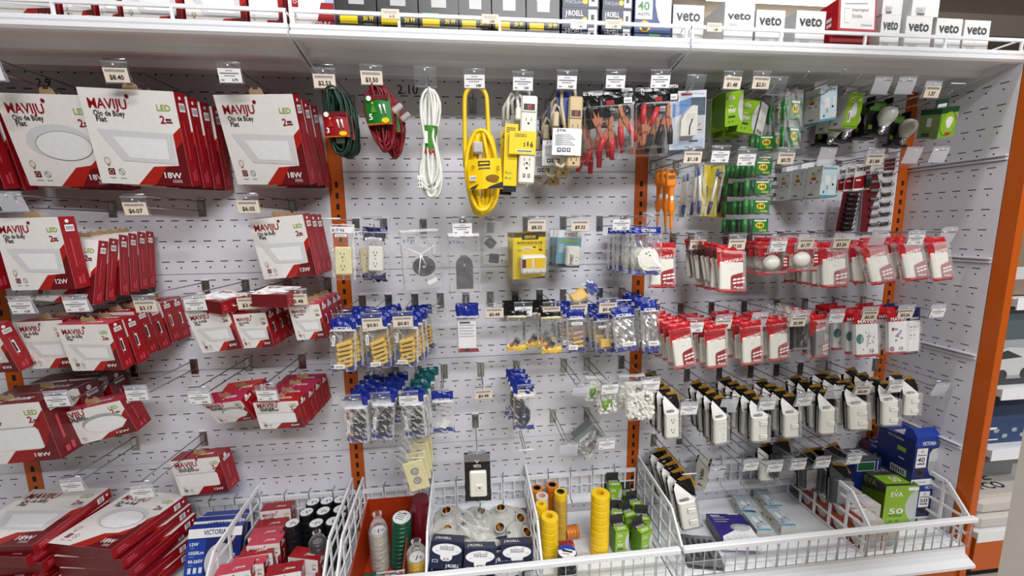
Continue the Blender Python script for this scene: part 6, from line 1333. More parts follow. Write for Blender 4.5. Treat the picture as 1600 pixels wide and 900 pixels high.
def lum_box(w, h, d, front, art):
    WH = mat('pale_box_side', (206, 208, 202), .5); mb = MB(); mb.box(-w / 2, 0, -h, w / 2, d, 0, WH, faces={'front': front}); F = FACE(-.0003)
    if art == 'blue':
        mb.text('Lumière', -w * .40, -h * .12, h * .09, mat('steel_blue_print', (70, 130, 160), .4), F, w=w * .78); mb.ell((-w * .08, .002, -h * .48), (w * .22, .0035, h * .2), PAPER, 14, 8); mb.rect(-w * .14, -h * .76, -w * .02, -h * .62, LGREY, F); mb.text('9W', w * .04, -h * .9, h * .12, PAPER, F, bold=True); mb.rect(w * .26, -h * .6, w * .38, -h * .3, PAPER, F, .0002); mb.rect(w * .2, -h * .62, w * .3, -h * .56, BLACK, F, .0003); mb.rect(-w * .3, -h * .88, -w * .22, -h * .80, DGREY, F); mb.rect(-w / 2, -h, w / 2, -h * .93, mat('deep_sky', (80, 160, 190), .4), F)
    else:
        mb.rect(-w / 2, -h * .06, w / 2, -h * .03, LIMED, F); mb.disc(-w * .22, -h * .2, w * .12, w * .12, CREAM, F, 14, .0002); mb.disc(-w * .22, -h * .2, w * .07, w * .07, ORED, F, 12, .0003)
        mb.disc(w * .28, -h * .18, w * .12, w * .1, mat('pale_lime', (196, 224, 120), .4), F, 12, .0002)
        mb.poly([(w * .02 + w * .19 * math.cos(a) * (1 - .25 * math.sin(a)), -h * .48 + h * .22 * math.sin(a), .0003) for a in [2 * math.pi * k / 20 for k in range(20)]], mat('lilac_white', (226, 220, 240), .4), F); mb.rect(-w * .3, -h * .84, -w * .1, -h * .5, PAPER, F, .0004); mb.rect(-w * .26, -h * .8, -w * .2, -h * .56, BLACK, F, .0005); mb.rect(-w / 2, -h * .97, w / 2, -h * .94, LIMED, F)
    S = FR((-w / 2 - .0003, d, 0), (0, -1, 0), (0, 0, 1))
    if art == 'blue':
        for i, c in enumerate((GREEN, LIME, YELLOW, ORANGE, RED)): mb.rect(d * .35, -h * (.24 + .05 * i), d * (.5 + .04 * i), -h * (.2 + .05 * i), c, S)
        mb.rect(d * .7, -h * .16, d * .8, -h * .13, BLACK, S); mb.rect(d * .3, -h * .94, d * .6, -h * .88, MGREY, S); mb.rect(d * .3, -h * .55, d * .4, -h * .5, BLUE, S); mb.rect(d * .7, -h * .55, d * .78, -h * .48, GREEN, S)
    else:
        for i in range(9): mb.rect(d * .25, -h * (.16 + .06 * i), d * .75, -h * (.145 + .06 * i), LGREY, S)
        mb.rect(d * .3, -h * .92, d * .6, -h * .84, MGREY, S)
    return mb
p = Proto('bulb_box', 'box', lum_box(.054, .095, .058, CYAN, 'blue')); mb = MB(); mb.box(-.022, .028, 0, .022, .0285, .022, PAPER); p.part('hang_tab', mb)
LG = 'pale blue bulb boxes'
fan(p, 'LU1', 3, .066, 'pale blue bulb box on the upper bare-ended hook', LG, jit=2)
fan(p, 'LU2', 3, .062, 'pale blue bulb box under the clear holder, lower', LG, jit=2)
o = at(1246, 175, -.1); p.put('white bulb box half hidden behind the topmost battery strip', (o.x, o.y, o.z + .03), (0, 0, -3), LG)
p = Proto('bulb_box', 'box', lum_box(.052, .1, .05, LIME, 'candle')); mb = MB(); mb.box(-.02, .024, 0, .02, .0245, .02, PAPER); p.part('hang_tab', mb)
fan(p, 'CA1', 2, .06, 'lime candle bulb box leaning on its hook', 'lime candle bulb boxes', jit=2)
# bulbs in black carriers
p = Proto('bulb_pack', 'pack'); (x, y, z), r, w, h = FT['BB1']
mb = MB(); mb.box(-.032, .0, -.105, .032, .004, 0, BLACK, bev=.002); mb.box(-.034, -.016, -.02, -.030, .012, .010, BLACK); mb.box(.030, -.016, -.02, .034, .012, .010, BLACK); mb.box(-.036, -.022, -.112, .036, .014, -.104, BLACK, bev=.002); mb.rect(-.028, -.030, .028, -.004, mat('leafy_print', (96, 140, 52), .4, var=.4, scale=150), FACE(-.0005)); mb.rect(-.024, -.088, -.010, -.074, LIME, FACE(-.0005)); p.part('carrier', mb)
def bulb(mb, M, s=1.0, glass=BULBW):
    mb.lathe([(0, .058 * s), (.012 * s, .056 * s), (.022 * s, .049 * s), (.027 * s, .038 * s), (.0275 * s, .028 * s), (.024 * s, .014 * s), (.017 * s, -.002 * s), (.0125 * s, -.014 * s)], glass, 18, M); mb.lathe([(.0125 * s, -.014 * s), (.013 * s, -.02 * s), (.0115 * s, -.021 * s), (.0125 * s, -.026 * s), (.0115 * s, -.028 * s), (.0115 * s, -.034 * s), (.006 * s, -.038 * s), (0, -.039 * s)], CHROME, 16, M)
mb = MB(); bulb(mb, TR((.006, -.026, -.074)) @ ROT(0, 14, 0), .92); p.part('bulb', mb)
fan(p, 'BB1', 2, .05, 'black pack with a frosted bulb facing out', 'black bulb packs', jit=2)
for k, (px, py, yy) in enumerate([(1318, 168, -.06), (1405, 178, -.04), (1296, 176, -.05)]): p.put(['black bulb pack behind the lime candle box', 'black bulb pack nearest the corner upright', 'black bulb pack deep behind the pale blue boxes'][k], at(px, py, yy), (0, 6, (-2, 8, -4)[k]), 'black bulb packs')
# lone box by the side panel
(x, y, z), r, w, h = FT['EV9']; mb = MB(); mb.box(-.03, 0, -.088, .03, .06, 0, mat('soft_green_card', (120, 176, 60), .4), faces={'left': mat('olive_side', (118, 140, 78), .5), 'top': DGREEN}); F = FACE(-.0003); mb.rect(-.03, -.016, .03, 0, DGREEN, F, .0001); mb.disc(.0, -.048, .029, .036, LIME, F, 26, .0002); mb.disc(.0, -.048, .029, .036, LIMED, F, 26, .0003, .93); bulb_pic(mb, .002, -.040, .026, F); mb.rect(-.006, -.082, .012, -.074, ORED, F, .0004); mb.poly([(.012, -.02, .0002), (.03, -.02, .0002), (.03, -.05, .0002)], CARDB, F)
S = FR((-.0303, .06, 0), (0, -1, 0), (0, 0, 1)); mb.rect(0, -.016, .06, 0, DGREEN, S); mb.rect(.012, -.082, .036, -.07, DGREY, S); mb.rect(.022, -.052, .036, -.026, GREYW, S); mb.rect(.012, -.066, .04, -.062, LIMED, S)
p = Proto('bulb_box', 'box', mb); mb = MB(); mb.box(-.022, .028, 0, .024, .029, .026, DGREEN); mb.rect(-.014, .002, .018, .012, PAPER, FACE(.0275)); p.part('hang_tab', mb); p.put('lone green bulb box hanging in front of the side panel', (x, y, z), r)
# battery strips
def strip(w, h, n, seed, pack=True):
    p = Proto('battery_strip', 'batteries'); ph = h / n
    for i in range(n):
        zt = -i * ph - ph * .18; zb = zt - ph * .72; mb = MB(); rg = random.Random(seed + i)
        for k in range(4): mb.tube([(-w * .34 + k * w * .22, -.007, zt), (-w * .34 + k * w * .22, -.007, zb)], w * .095, [GREEN, DGREEN][k % 2 if i % 2 else 0], 10); 
        mb.box(-w * .1, -.017, zb + .001, w * .48, -.013, zt - .002, GREEN); mb.disc(w * .16, (zt + zb) / 2 + .001, w * .17, ph * .17, YELLOW, FACE(-.0173), 14); mb.text('HI', w * .06, (zt + zb) / 2 - ph * .06, ph * .16, BLACK, FACE(-.0178), bold=True, w=w * .2); mb.rect(w * .14, zb + ph * .05, w * .42, zb + ph * .16, OLIVE, FACE(-.0173)); mb.rect(-w * .06, zt - ph * .14, w * .4, zt - ph * .07, PAPER, FACE(-.0173))
        p.part('battery_pack', mb)
    mb = MB(); crinkle(mb, -w / 2, .012, w / 2, -h, -.021, .0006, FILMT, 6, 4 * n, seed + 9, .0); mb.box(-w / 2, .003, -h, w / 2, .0035, .012, FILMT); p.part('film', mb); return p
random.seed(80)
fan(strip(.06, .16, 2, 161), 'P1', 2, .06, 'short green battery strip with two packs', 'green battery strips', jit=2)
fan(strip(.083, .226, 4, 165), 'P2', 3, .045, 'long green battery strip with four packs', 'green battery strips', jit=1.5, dx=-.002)
o = at(1186, 218, -.13); strip(.08, .12, 2, 169).put('dark green battery strip hanging low behind the tilted bulb box', (o.x, o.y, o.z + .02), (0, 0, -4), 'green battery strips')
mb = MB(); mb.box(-.02, 0, -.1, .02, .045, 0, WHITE, faces={'left': DGREEN, 'top': DGREEN}); 
for i in range(6): mb.rect(-.014 + i * .005, -.096, -.011 + i * .005, -.085, BLACK, FACE(-.0003))
mb.rect(-.004, -.06, .01, -.04, CREAM, FACE(-.0003)); p = Proto('bulb_box', 'box', mb); p.put('green-edged white bulb box turned sideways below the 9W boxes', at(1196, 162, -.13), (0, 16, 24))
mb = MB(); rg = random.Random(3)
for i in range(11): mb.sheet(2, 1, lambda u, v, i=i: (-.009 + .018 * u + .003 * math.sin(i), -.002 + .006 * math.sin(i * 1.4 + 3 * u), -.0115 * i - .0125 * v), mat('silver_foil', (214, 214, 216), .22, .85) if i % 2 else DGREY)
tag(obj('clip_strip', mb, loc=at(1216, 252, -.22), rot=(0, R_(5), 0)), 'twisted silver plastic strip dangling beside the lower bulb boxes', 'strip')
# battery cards
def bat(mb, x, z, L, r, y, m=BLACK): mb.tube([(x - L / 2, y, z), (x + L * .28, y, z)], r, m, 8); mb.tube([(x + L * .28, y, z), (x + L / 2, y, z)], r, CHROME, 8); mb.tube([(x + L / 2, y, z), (x + L * .54, y, z)], r * .4, CHROME, 6)
p = Proto('battery_card', 'batteries'); (x, y, z), r, w, h = FT['EN1']; mb = MB(); mb.box(-w / 2, 0, -h, w / 2, .002, 0, PAPER); F = FACE(-.0003); mb.text('Energizer', -w * .44, -h * .24, h * .17, BLACK, F @ ROT(0, 0, 4), bold=True, w=w * .86); mb.poly([(-w / 2, -h * .92, .0001), (-w / 2, -h * .50, .0001), (w * .3, -h * .42, .0001), (w * .1, -h * .92, .0001)], RED, F); mb.rect(-w * .4, -h * .64, -w * .1, -h * .58, PAPER, F, .0003); mb.rect(w * .15, -h * .4, w * .45, -h * .30, RED, F); p.part('card', mb)
for q in (.18, .34): mb = MB(); mb.tube([(w * q, -.006, -h * .42), (w * q, -.006, -h * .9)], .005, BLACK, 8); mb.tube([(w * q, -.006, -h * .9), (w * q, -.006, -h * .95)], .004, BRASS, 8); p.part('battery', mb)
fan(p, 'EN1', 6, .030, 'white and red battery card on the $1.84 hook', 'white and red battery cards', jit=2)
(x, y, z), r, w, h = FT['BC1']; p = Proto('battery_card', 'batteries'); mb = MB(); mb.box(-w / 2, 0, -h, w / 2, .002, .0, mat('maroon_card', (92, 16, 26), .4)); p.part('card', mb)
for i in range(8): mb = MB(); bat(mb, .006, -h * (.08 + .12 * i), w * .72, .0056, -.006, BLACK if i % 3 else mat('battery_grey', (70, 66, 66), .3, .5)); p.part('battery', mb)
p.put('maroon card holding a ladder of black batteries', (x, y, z), r)
(x, y, z), r, w, h = FT['BC2']; p = Proto('battery_card', 'batteries'); mb = MB(); mb.box(-w / 2, 0, -h, w / 2, .002, .04, mat('pale_card2', (222, 216, 216), .4)); mb.poly([(-w / 2, -h, 0), (-w / 2, -h * .1, 0), (-w * .1, -h * .1, 0), (w * .05, -h * .3, 0), (-w * .15, -h * .6, 0), (-w * .25, -h, 0)], DRED, FACE(-.0003)); mb.rect(w * .1, -h * .08, w * .45, h * .1, DRED, FACE(-.0003)); p.part('card', mb)
for i in range(7):
    mb = MB(); bat(mb, -w * (.2 - .02 * i), -h * (.1 + .13 * i), w * .30, .0055, -.006, MGREY); p.part('battery', mb)
    if i < 6: mb = MB(); bat(mb, w * .24, -h * (.14 + .15 * i), w * .30, .0055, -.006, DGREY); bat(mb, w * .20, -h * (.10 + .15 * i), w * .28, .005, -.005, GREYW); p.part('battery', mb)
p.put('large pale card of spaced batteries in front of the corner upright', (x, y, z), r)
# testers
p = Proto('voltage_tester', 'tester'); OR = mat('tester_orange', (240, 132, 20), .35); mb = MB()
mb.box(-.014, -.012, -.038, .014, .004, 0, OR, bev=.003); mb.rect(-.010, -.018, .010, -.007, mat('tester_window', (130, 84, 40), .3), FACE(-.0123)); mb.tube([(-.012, -.004, 0), (-.006, -.004, .012), (.006, -.004, .012), (.012, -.004, 0)], .0016, OR, 6); mb.lathe([(.012, -.036), (.0085, -.044), (.0075, -.075), (.0095, -.085), (.010, -.105), (.007, -.118), (.0045, -.125), (.004, -.16)], OR, 12, TR((0, -.004, 0)) @ ROT(0, 0, 0)); mb.rect(-.004, -.078, .004, -.066, PAPER, FACE(-.0125)); p.part('handle', mb)
mb = MB(); mb.tube([(0, -.004, -.158), (0, -.004, -.186)], [.0028, .0012], mat('tester_tip', (150, 120, 90), .3, .6), 8); p.part('tip', mb)
for k, (px, py, yy, ry) in enumerate(((1047, 271, -.2, -3), (1038, 269, -.155, -3), (1030, 270, -.11, 1))): p.put(['nearest orange voltage tester on its hook', 'middle orange voltage tester', 'orange voltage tester nearest the upright'][k], at(px, py, yy), (0, ry, (-6, 6, 10)[k]), 'orange voltage testers')
p = Proto('pen_tester', 'tester'); mb = MB(); mb.tube([(0, 0, 0), (.001, 0, -.03), (.0, 0, -.075)], [.0035, .0045, .005], PLW, 8); mb.tube([(0, 0, -.075), (-.003, 0, -.112)], [.0058, .0045], mat('pen_navy', (44, 44, 110), .35), 8); mb.tube([(0, 0, .0), (0, 0, .022)], .004, mat('pen_blue', (90, 110, 170), .35), 8); p.part('pen', mb); mb = MB(); crinkle(mb, -.018, .036, .018, -.118, -.009, .0006, FILMT, 4, 8, 171, .003); mb.box(-.018, .006, -.118, .018, .0065, .036, FILMT); p.part('film', mb)
for k, (px, py, yy) in enumerate(((1120, 276, -.2), (1087, 277, -.17), (1093, 274, -.21), (1074, 283, -.13), (1068, 285, -.09))): p.put(['white and navy pen tester in front of the yellow card', 'white and navy pen tester in the middle of its hook', 'white and navy pen tester nearest the shopper at $1.18', 'pen tester fourth back on the $1.18 hook', 'pen tester nearest the panel on the $1.18 hook'][k], at(px, py, yy), (0, (10, 3, -4, 6, 6)[k], (0, 4, 12, 20, 26)[k]), 'pen testers')
(x, y, z), r, w, h = FT['YB']; p = Proto('tester_pack', 'pack'); mb = MB(); mb.box(-w / 2, 0, -h, w / 2, .003, 0, mat('mustard_card', (214, 190, 30), .4)); mb.disc(w * .2, -h * .18, w * .22, h * .07, BLACK, FACE(-.0003), 18); mb.disc(w * .2, -h * .18, w * .1, h * .04, CREAM, FACE(-.0006), 14); [mb.rect(-w * .36, -h * (.8 - .045 * i), -w * .29, -h * (.77 - .045 * i), BLACK, FACE(-.0004)) for i in range(9)]; p.part('backing_card', mb)
mb = MB(); mb.tube([(w * .2, -.006, -h * .2), (w * .2, -.006, -h * .26), (w * .19, -.006, -h * .40)], [.001, .003, .008], CREAM, 8); mb.tube([(w * .19, -.006, -h * .40), (w * .16, -.006, -h * .9)], .007, BLACK, 8); p.part('tester', mb); p.put('mustard yellow card with a black and white tester', (x, y, z), r)

# ------------------------------------------------------------------ goods in the wire baskets
E0 = .0004
def tape_roll(r, t, m, core=None, label=None, hole=.45, n=26):
    """one roll of tape lying flat, hole through it, sometimes with a paper disc on top"""
    mb = MB(); mb.lathe([(r * hole, 0), (r * .945, 0), (r, t * .12), (r, t * .88), (r * .945, t), (r * hole, t), (r * hole, 0)], m, n, mats=[m, m, m, m, m, core or m])
    if core: mb.disc(0, 0, r * (hole + .14), r * (hole + .14), core, None, n, t + .0003, hole / (hole + .14))
    if label == 'white': mb.disc(0, 0, r * .9, r * .9, PAPER, None, n, t + .0004); mb.disc(0, 0, r * .9, r * .9, MGREY, None, n, t + .0006, .93); mb.rect(-r * .05, -r * .45, r * .09, r * .25, DGREY, None, t + .0007); mb.rect(-r * .6, -r * .03, -r * .2, r * .06, LGREY, None, t + .0007); mb.rect(r * .25, -r * .2, r * .6, r * .15, LGREY, None, t + .0007)
    if label == 'blue': mb.disc(0, 0, r * .94, r * .94, PAPER, None, n, t + .0004); mb.poly([(r * .94 * math.cos(a), r * .94 * math.sin(a), t + .0006) for a in [R_(20 + 160 * k / 14) for k in range(15)]], BLUE); mb.rect(-r * .5, -r * .1, r * .55, r * .12, BLACK, None, t + .0008); mb.rect(-r * .45, -r * .4, r * .3, -r * .3, MGREY, None, t + .0008); mb.rect(-r * .3, r * .2, r * .5, r * .32, CYAN, None, t + .001)
    if label == 'teal': mb.disc(0, 0, r * .92, r * .92, PAPER, None, n, t + .0004); mb.poly([(r * .92 * math.cos(a), r * .92 * math.sin(a), t + .0006) for a in [R_(-40 + 110 * k / 12) for k in range(13)]], CYAN); [mb.rect(-r * .6, r * (.4 - .25 * i), r * .3, r * (.47 - .25 * i), DGREY, None, t + .0007) for i in range(4)]; mb.rect(-r * .1, r * .5, r * .3, r * .62, ORED, None, t + .0008)
    return mb
def tower(x, y, r, t, n, m, label, group, core=None, top=None, hole=.42, lean=(0, 0), z0=None, first='roll'):
    z0 = ZD if z0 is None else z0
    A = Proto('tape_roll', 'tape', tape_roll(r, t, m, core, None, hole)); B = Proto('tape_roll', 'tape', tape_roll(r, t, m, core, top, hole)) if top else A
    for i in range(n):
        lab = f'topmost {label}' if i == n - 1 else f'{ORD[n - 1 - i]} {label.replace("roll of", "roll from the top of")}'
        dz = i * (t + .0003); (B if i == n - 1 else A).put(lab, (x + lean[0] * dz + random.uniform(-.0006, .0006), y + lean[1] * dz, z0 + dz + .0003), (math.degrees(-lean[1]) * .9, math.degrees(lean[0]) * .9, random.uniform(0, 360) if not top else random.uniform(-30, 30)), group)
def shrink(name, label, cat, x, y, z0, r, h, knot=.03, seed=1, lean=(0, 0), mt=None):
    """the clear film left around a stack, gathered above it"""
    rg = random.Random(seed); mb = MB(); n = 14; prof = [(r, 0), (r * 1.02, h * .5), (r, h), (r * .8, h + knot * .35), (r * .35, h + knot * .7), (r * .5, h + knot)]
    for (r0, a), (r1, b) in zip(prof, prof[1:]):
        vs = [(rr * math.cos(2 * math.pi * k / n) * (1 + .05 * math.sin(k * 3 + z * 300)) + lean[0] * z, rr * math.sin(2 * math.pi * k / n) * (1 + .05 * math.sin(k * 5 + z * 300)) + lean[1] * z, z) for rr, z in ((r0, a), (r1, b)) for k in range(n)]
        mb.add(vs, [(k, (k + 1) % n, n + (k + 1) % n, n + k) for k in range(n)], mt or FILM)
    return tag(obj(name, mb, loc=(x, y, z0)), label, cat)
random.seed(90)
TG = 'yellow tape towers'
YT = mat('tape_yellow', (248, 206, 20), .32); YTD = mat('tape_yellow_core', (236, 186, 20), .4); OT = mat('tape_orange', (224, 128, 28), .32); RT = mat('tape_red', (170, 20, 34), .3); GT = mat('tape_green', (24, 84, 60), .35); BT = mat('tape_black', (26, 26, 30), .3); WT = mat('tape_ivory', (222, 216, 200), .35); BLT = mat('tape_blue', (34, 58, 140), .35)
def P3(px, py, Y): return at(px, py, Y)
# big tower: rolls measured on the photograph
o = P3(938, 770, -.205); n = 9; tower(o.x, o.y, .030, (o.z - ZD) / n - .0003, n, YT, 'yellow roll of the tallest tape tower', TG, YTD, hole=.36)
o = P3(859, 806, -.215); n = 7; tower(o.x, o.y, .0275, (o.z - ZD) / n - .0003, n, YT, 'yellow roll of the tape tower behind the front rail', TG, YTD, hole=.36)
o = P3(876, 768, -.125); n = 8; tower(o.x, o.y, .0215, (o.z - ZD) / n - .0003, n, YT, 'yellow roll of the slim film-wrapped tower', TG, BT, hole=.5); shrink('shrink_film', 'clear film wrapped round the slim yellow tape tower', 'film', o.x, o.y, ZD, .0235, o.z - ZD - .02, .012, 4)
o = P3(863, 757, -.06); n = 7; tower(o.x, o.y, .022, (o.z - ZD) / n - .0003, n, OT, 'orange roll of the rear tape tower', 'orange tape', BT, hole=.5)
o = P3(839, 762, -.07); n = 7; tower(o.x, o.y, .0215, (o.z - ZD) / n - .0003, n, OT, 'orange roll of the rear tower touching the divider', 'orange tape', BT, hole=.5)
o = P3(847, 774, -.125); n = 6; tower(o.x, o.y, .021, (o.z - ZD) / n - .0003, n, WT, 'pale roll of the white-ringed tower', 'pale tape', mat('pink_core', (226, 176, 170), .4), hole=.5)
o = P3(846, 787, -.17); n = 5; tower(o.x, o.y, .019, (o.z - ZD) / n - .0003, n, YT, 'yellow roll of the short tower by the divider', TG, YTD, hole=.4)
o = P3(883, 862, -.262); n = 5; tower(o.x, -.285, .029, (P3(883, 862, -.285).z - ZD) / n - .0003, n, BT, 'black roll of the stack with a blue-edged paper disc', 'black tape', top='blue')
def lying_rolls(px, py, Y, r, L, m, n, label, group, yaw=0):
    o = P3(px, py, Y); t = L / n
    for i in range(n):
        p = Proto('tape_roll', 'tape', tape_roll(r, t * .97, m)); c, s = math.cos(R_(yaw)), math.sin(R_(yaw))
        p.put(f'{["nearest the divider", "second", "third", "outermost"][i]} roll of the {label}', (o.x + i * t * c, o.y + i * t * s, ZD + r + .0005), (0, 90, yaw), group)
    return o
o = lying_rolls(884, 806, -.13, .021, .045, OT, 4, 'orange tape lying on its side', 'orange tape', 6); 
mb = MB(); mb.lathe([(.0225, -.001), (.0225, .05), (.022, .075), (.012, .10), (.016, .108)], FILMT, 14, ROT(0, 90, 6)); tag(obj('shrink_film', mb, loc=(o.x, o.y, ZD + .0215)), 'clear film tube round the orange tape lying on its side', 'film')
o = lying_rolls(873, 840, -.20, .022, .05, RT, 4, 'red tape lying on its side', 'red tape', 3)
mb = MB(); mb.lathe([(.0235, -.001), (.0235, .055), (.022, .09), (.024, .10)], FILMT, 14, ROT(0, 90, 3)); tag(obj('shrink_film', mb, loc=(o.x, o.y, ZD + .0225)), 'clear film tube round the red tape lying on its side', 'film')
# small green bulb boxes with an opened black flap
p = Proto('bulb_box', 'box', eva_box(.046, .088, .046, '9W')); mb = MB(); CHA = mat('charcoal_flap', (52, 54, 52), .5)
mb.box(-.023, .0, 0, .023, .046, .0006, CHA); T = FR((0, 0, .001), (1, 0, 0), (0, 1, 0)); mb.rect(-.022, .001, .022, .024, LIME, T); mb.text('9W', -.012, .005, .012, WHITE, T, bold=True); mb.rect(-.016, .026, .016, .034, PAPER, T); mb.rect(-.014, .028, .014, .032, DGREY, T, .0002)
mb.box(-.0225, .045, 0, .0225, .0458, .026, CHA); p.part('lid_flap', mb)
PS9 = [(962, 760, -.065, -4), (984, 762 + 14, -.06, 6), (964, 796, -.10, -16), (997, 800, -.115, 10), (966, 825, -.155, -8), (987, 818, -.165, 14), (1006, 824, -.19, -12), (972, 848, -.225, 4), (1010, 856, -.24, 20)]
EL = ['green bulb box standing tallest against the back grid', 'green bulb box in the back corner by the divider', 'green bulb box second from the back, beside the tall yellow tower', 'green bulb box second row next to the divider', 'green bulb box with open flap, third row', 'green bulb box in the middle of the small pile', 'green bulb box leaning toward the divider', 'green bulb box at the front left of its pile', 'foremost green bulb box with its flap raised by the divider']
for (px, py, yy, yaw), lab in zip(PS9, EL):
    o = P3(px, py, yy); z = max(o.z, ZD + .0885); tilt = 0
    p.put(lab, (o.x, yy, z if lab.startswith('green bulb box standing') else ZD + .0885), (0, 0, yaw), EG)
o = P3(962, 760, -.065); p.put('green bulb box under the one standing tallest at the back', (o.x, -.062, ZD + .0885), (0, 0, 3), EG)
# porcelain lampholders, heaped
def lampholder():
    mb = MB(); mb.lathe([(.0, .0), (.052, .0), (.055, .004), (.053, .009), (.046, .0135), (.032, .018), (.0215, .023), (.0175, .031), (.0185, .040), (.0178, .043), (.014, .043)], CERAM, 28)
    for s in (1, -1): mb.disc(s * .036, 0, .006, .003, DGREY, ROT(0, s * 32, 0) @ TR((s * .0, 0, .0)) , 10, .0205 + .0185)
    return mb
p = Proto('lampholder', 'lampholder', lampholder()); mb = MB(); mb.lathe([(.0142, .0432), (.0135, .042), (.0135, .028), (0.0, .028)], BRASS, 20); mb.disc(0, 0, .005, .005, CHROME, None, 10, .030); p.part('screw_socket', mb)
LH = [(700, 800, -.085, (8, -6, 0), 'lampholder half hidden at the back by the left divider'), (747, 801, -.095, (14, 8, 30), 'lampholder tilted at the back behind the film'), (784, 797, -.082, (4, -4, 0), 'lampholder lying level at the back'), (806, 806, -.10, (26, 22, 0), 'lampholder leaning on the divider at the back'),
      (697, 822, -.13, (30, -16, 40), 'lampholder showing its brass socket behind the first navy box'), (698, 842, -.19, (34, 4, 0), 'lampholder with a pale socket nearest the first navy box'), (783, 822, -.145, (22, -8, 0), 'large clear view lampholder on top of the heap'), (812, 829, -.17, (24, 30, 10), 'lampholder sliding down toward the divider with its socket up'),
      (730, 836, -.17, (40, -10, 0), 'lampholder wrapped in film in the middle of the heap'), (757, 848, -.20, (60, 20, 0), 'lampholder turned over near the middle navy box'), (766, 857, -.225, (70, -6, 10), 'lampholder on edge showing brass behind the middle navy box'), (795, 850, -.215, (-150, 10, 0), 'upturned lampholder behind the third navy box'), (742, 815, -.11, (160, 20, 0), 'upturned lampholder under the crinkled film')]
for px, py, yy, rot, lab in LH:
    o = P3(px, py, yy); p.put(lab, (o.x, o.y, max(o.z - .03, ZD + .004)), rot, 'porcelain lampholders')
mb = MB(); crinkle(mb, -.05, .05, .05, -.05, 0, .007, FROST, 9, 9, 201, .016); o = P3(738, 822, -.155); tag(obj('crinkled_film', mb, loc=o, rot=(R_(-55), 0, 0.3)), 'loose crinkled clear film lying over the lampholders', 'film')
# navy cartons in front of them
def roell(w, h, d):
    mb = MB(); mb.box(-w / 2, 0, -h, w / 2, d, 0, NAVY); F = FACE(-.0003); n = 30
    mb.disc(0, -h * .30, w * .45, h * .22, PAPER, F, n); mb.poly([(-w * .2, -h * .42, .0002), (w * .2, -h * .42, .0002), (w * .17, -h * .64, .0002), (w * .08, -h * .70, .0002), (-w * .08, -h * .70, .0002), (-w * .17, -h * .64, .0002)], PAPER, F); mb.disc(0, -h * .63, w * .09, h * .035, DGREY, F, 14, .0005, .6)
    mb.text('BOQUILLA DE', -w * .2, -h * .23, h * .05, DGREY, F, bold=True, w=w * .42); mb.text('PORCELANA', -w * .2, -h * .31, h * .06, DGREY, F, bold=True, w=w * .42)
    for a, b in ((-.1, -.15), (.16, -.15), (-.34, -.36), (.28, -.36)): mb.rect(w * a, h * b, w * (a + .1), h * (b + .018), LGREY, F, .0005)
    mb.rect(-w * .42, -h * .76, -w * .24, -h * .66, GREYW, F); mb.rect(-w * .4, -h * .74, -w * .26, -h * .68, NAVY, F, .0003); mb.text('J·ROELL', w * .0, -h * .92, h * .11, PAPER, F, bold=True, w=w * .42); mb.disc(w * .42, -h * .80, w * .035, w * .035, BRASS, F, 12)
    T = FR((0, 0, .0003), (1, 0, 0), (0, 1, 0)); mb.text('J·ROELL', -w * .4, d * .3, d * .3, PAPER, T, bold=True, w=w * .5)
    return mb
p = Proto('lampholder_box', 'box', roell(.096, .075, .05))
for k, q in enumerate(('NB1', 'NB2', 'NB3')): p.put(['navy lampholder box with white oval beside the left divider', 'navy lampholder box with white oval in the middle', 'navy lampholder box with white oval by the yellow towers'][k], FT[q][0], FT[q][1], 'navy lampholder boxes')
for k, (px, yy) in enumerate(((694, -.30), (795, -.30))): o = P3(px, 893, yy); p.put(['navy box standing under the first oval-fronted one', 'navy box standing under the third oval-fronted one'][k], (o.x, -.298, ZD + .076), (0, 0, 0), 'navy lampholder boxes')
p.put('navy box tucked behind the second oval-fronted one', (FT['NB3'][0][0] - .055, -.235, ZD + .08), (-4, 0, 8), 'navy lampholder boxes')
# orange bin with tape
BINM = mat('bin_orange', (172, 56, 18), .4, var=.04); a, b = P3(566, 777, -.045), P3(645, 774, -.045); zt = (a.z + b.z) / 2; xl, xr = .062, .213; zb = ZD + .001
p = Proto('parts_bin', 'bin'); mb = MB(); t = .003
def wall(p0, p1, p2, p3):                                              # a wall of the bin with real thickness
    vs = [Vector(q) for q in (p0, p1, p2, p3)]; nrm = (vs[1] - vs[0]).cross(vs[3] - vs[0]).normalized() * t
    mb.add([tuple(q) for q in vs] + [tuple(q + nrm) for q in vs], [(0, 1, 2, 3), (7, 6, 5, 4), (0, 4, 5, 1), (1, 5, 6, 2), (2, 6, 7, 3), (3, 7, 4, 0)], BINM)
yb, yf, zf = -.052, -.318, zb + .06
wall((xl, yb, zb), (xr, yb, zb), (xr, yb, zt), (xl, yb, zt)); wall((xl + .01, yf, zb), (xl + .01, yb, zb), (xl, yb, zt), (xl, yf, zf + .02)); wall((xr - .01, yb, zb), (xr - .01, yf, zb), (xr, yf, zf + .02), (xr, yb, zt)); wall((xr, yf, zb), (xl, yf, zb), (xl, yf, zf), (xr, yf, zf)); mb.box(xl, yf, zb, xr, yb, zb + t, BINM)
p.part('bin_shell', mb); p.put('open orange plastic bin holding rolls of tape', (0, 0, 0))
o = P3(591, 827, -.18); tower(o.x, o.y, .0265, .0142, int((o.z - ZD - .005) / .0145), WT, 'ivory roll of the film-wrapped stack in the bin', 'tape in the orange bin', top='white', z0=ZD + .005); shrink('shrink_film', 'clear film gathered above the ivory tape stack', 'film', o.x, o.y, ZD + .005, .029, o.z - ZD - .005, .055, 7)
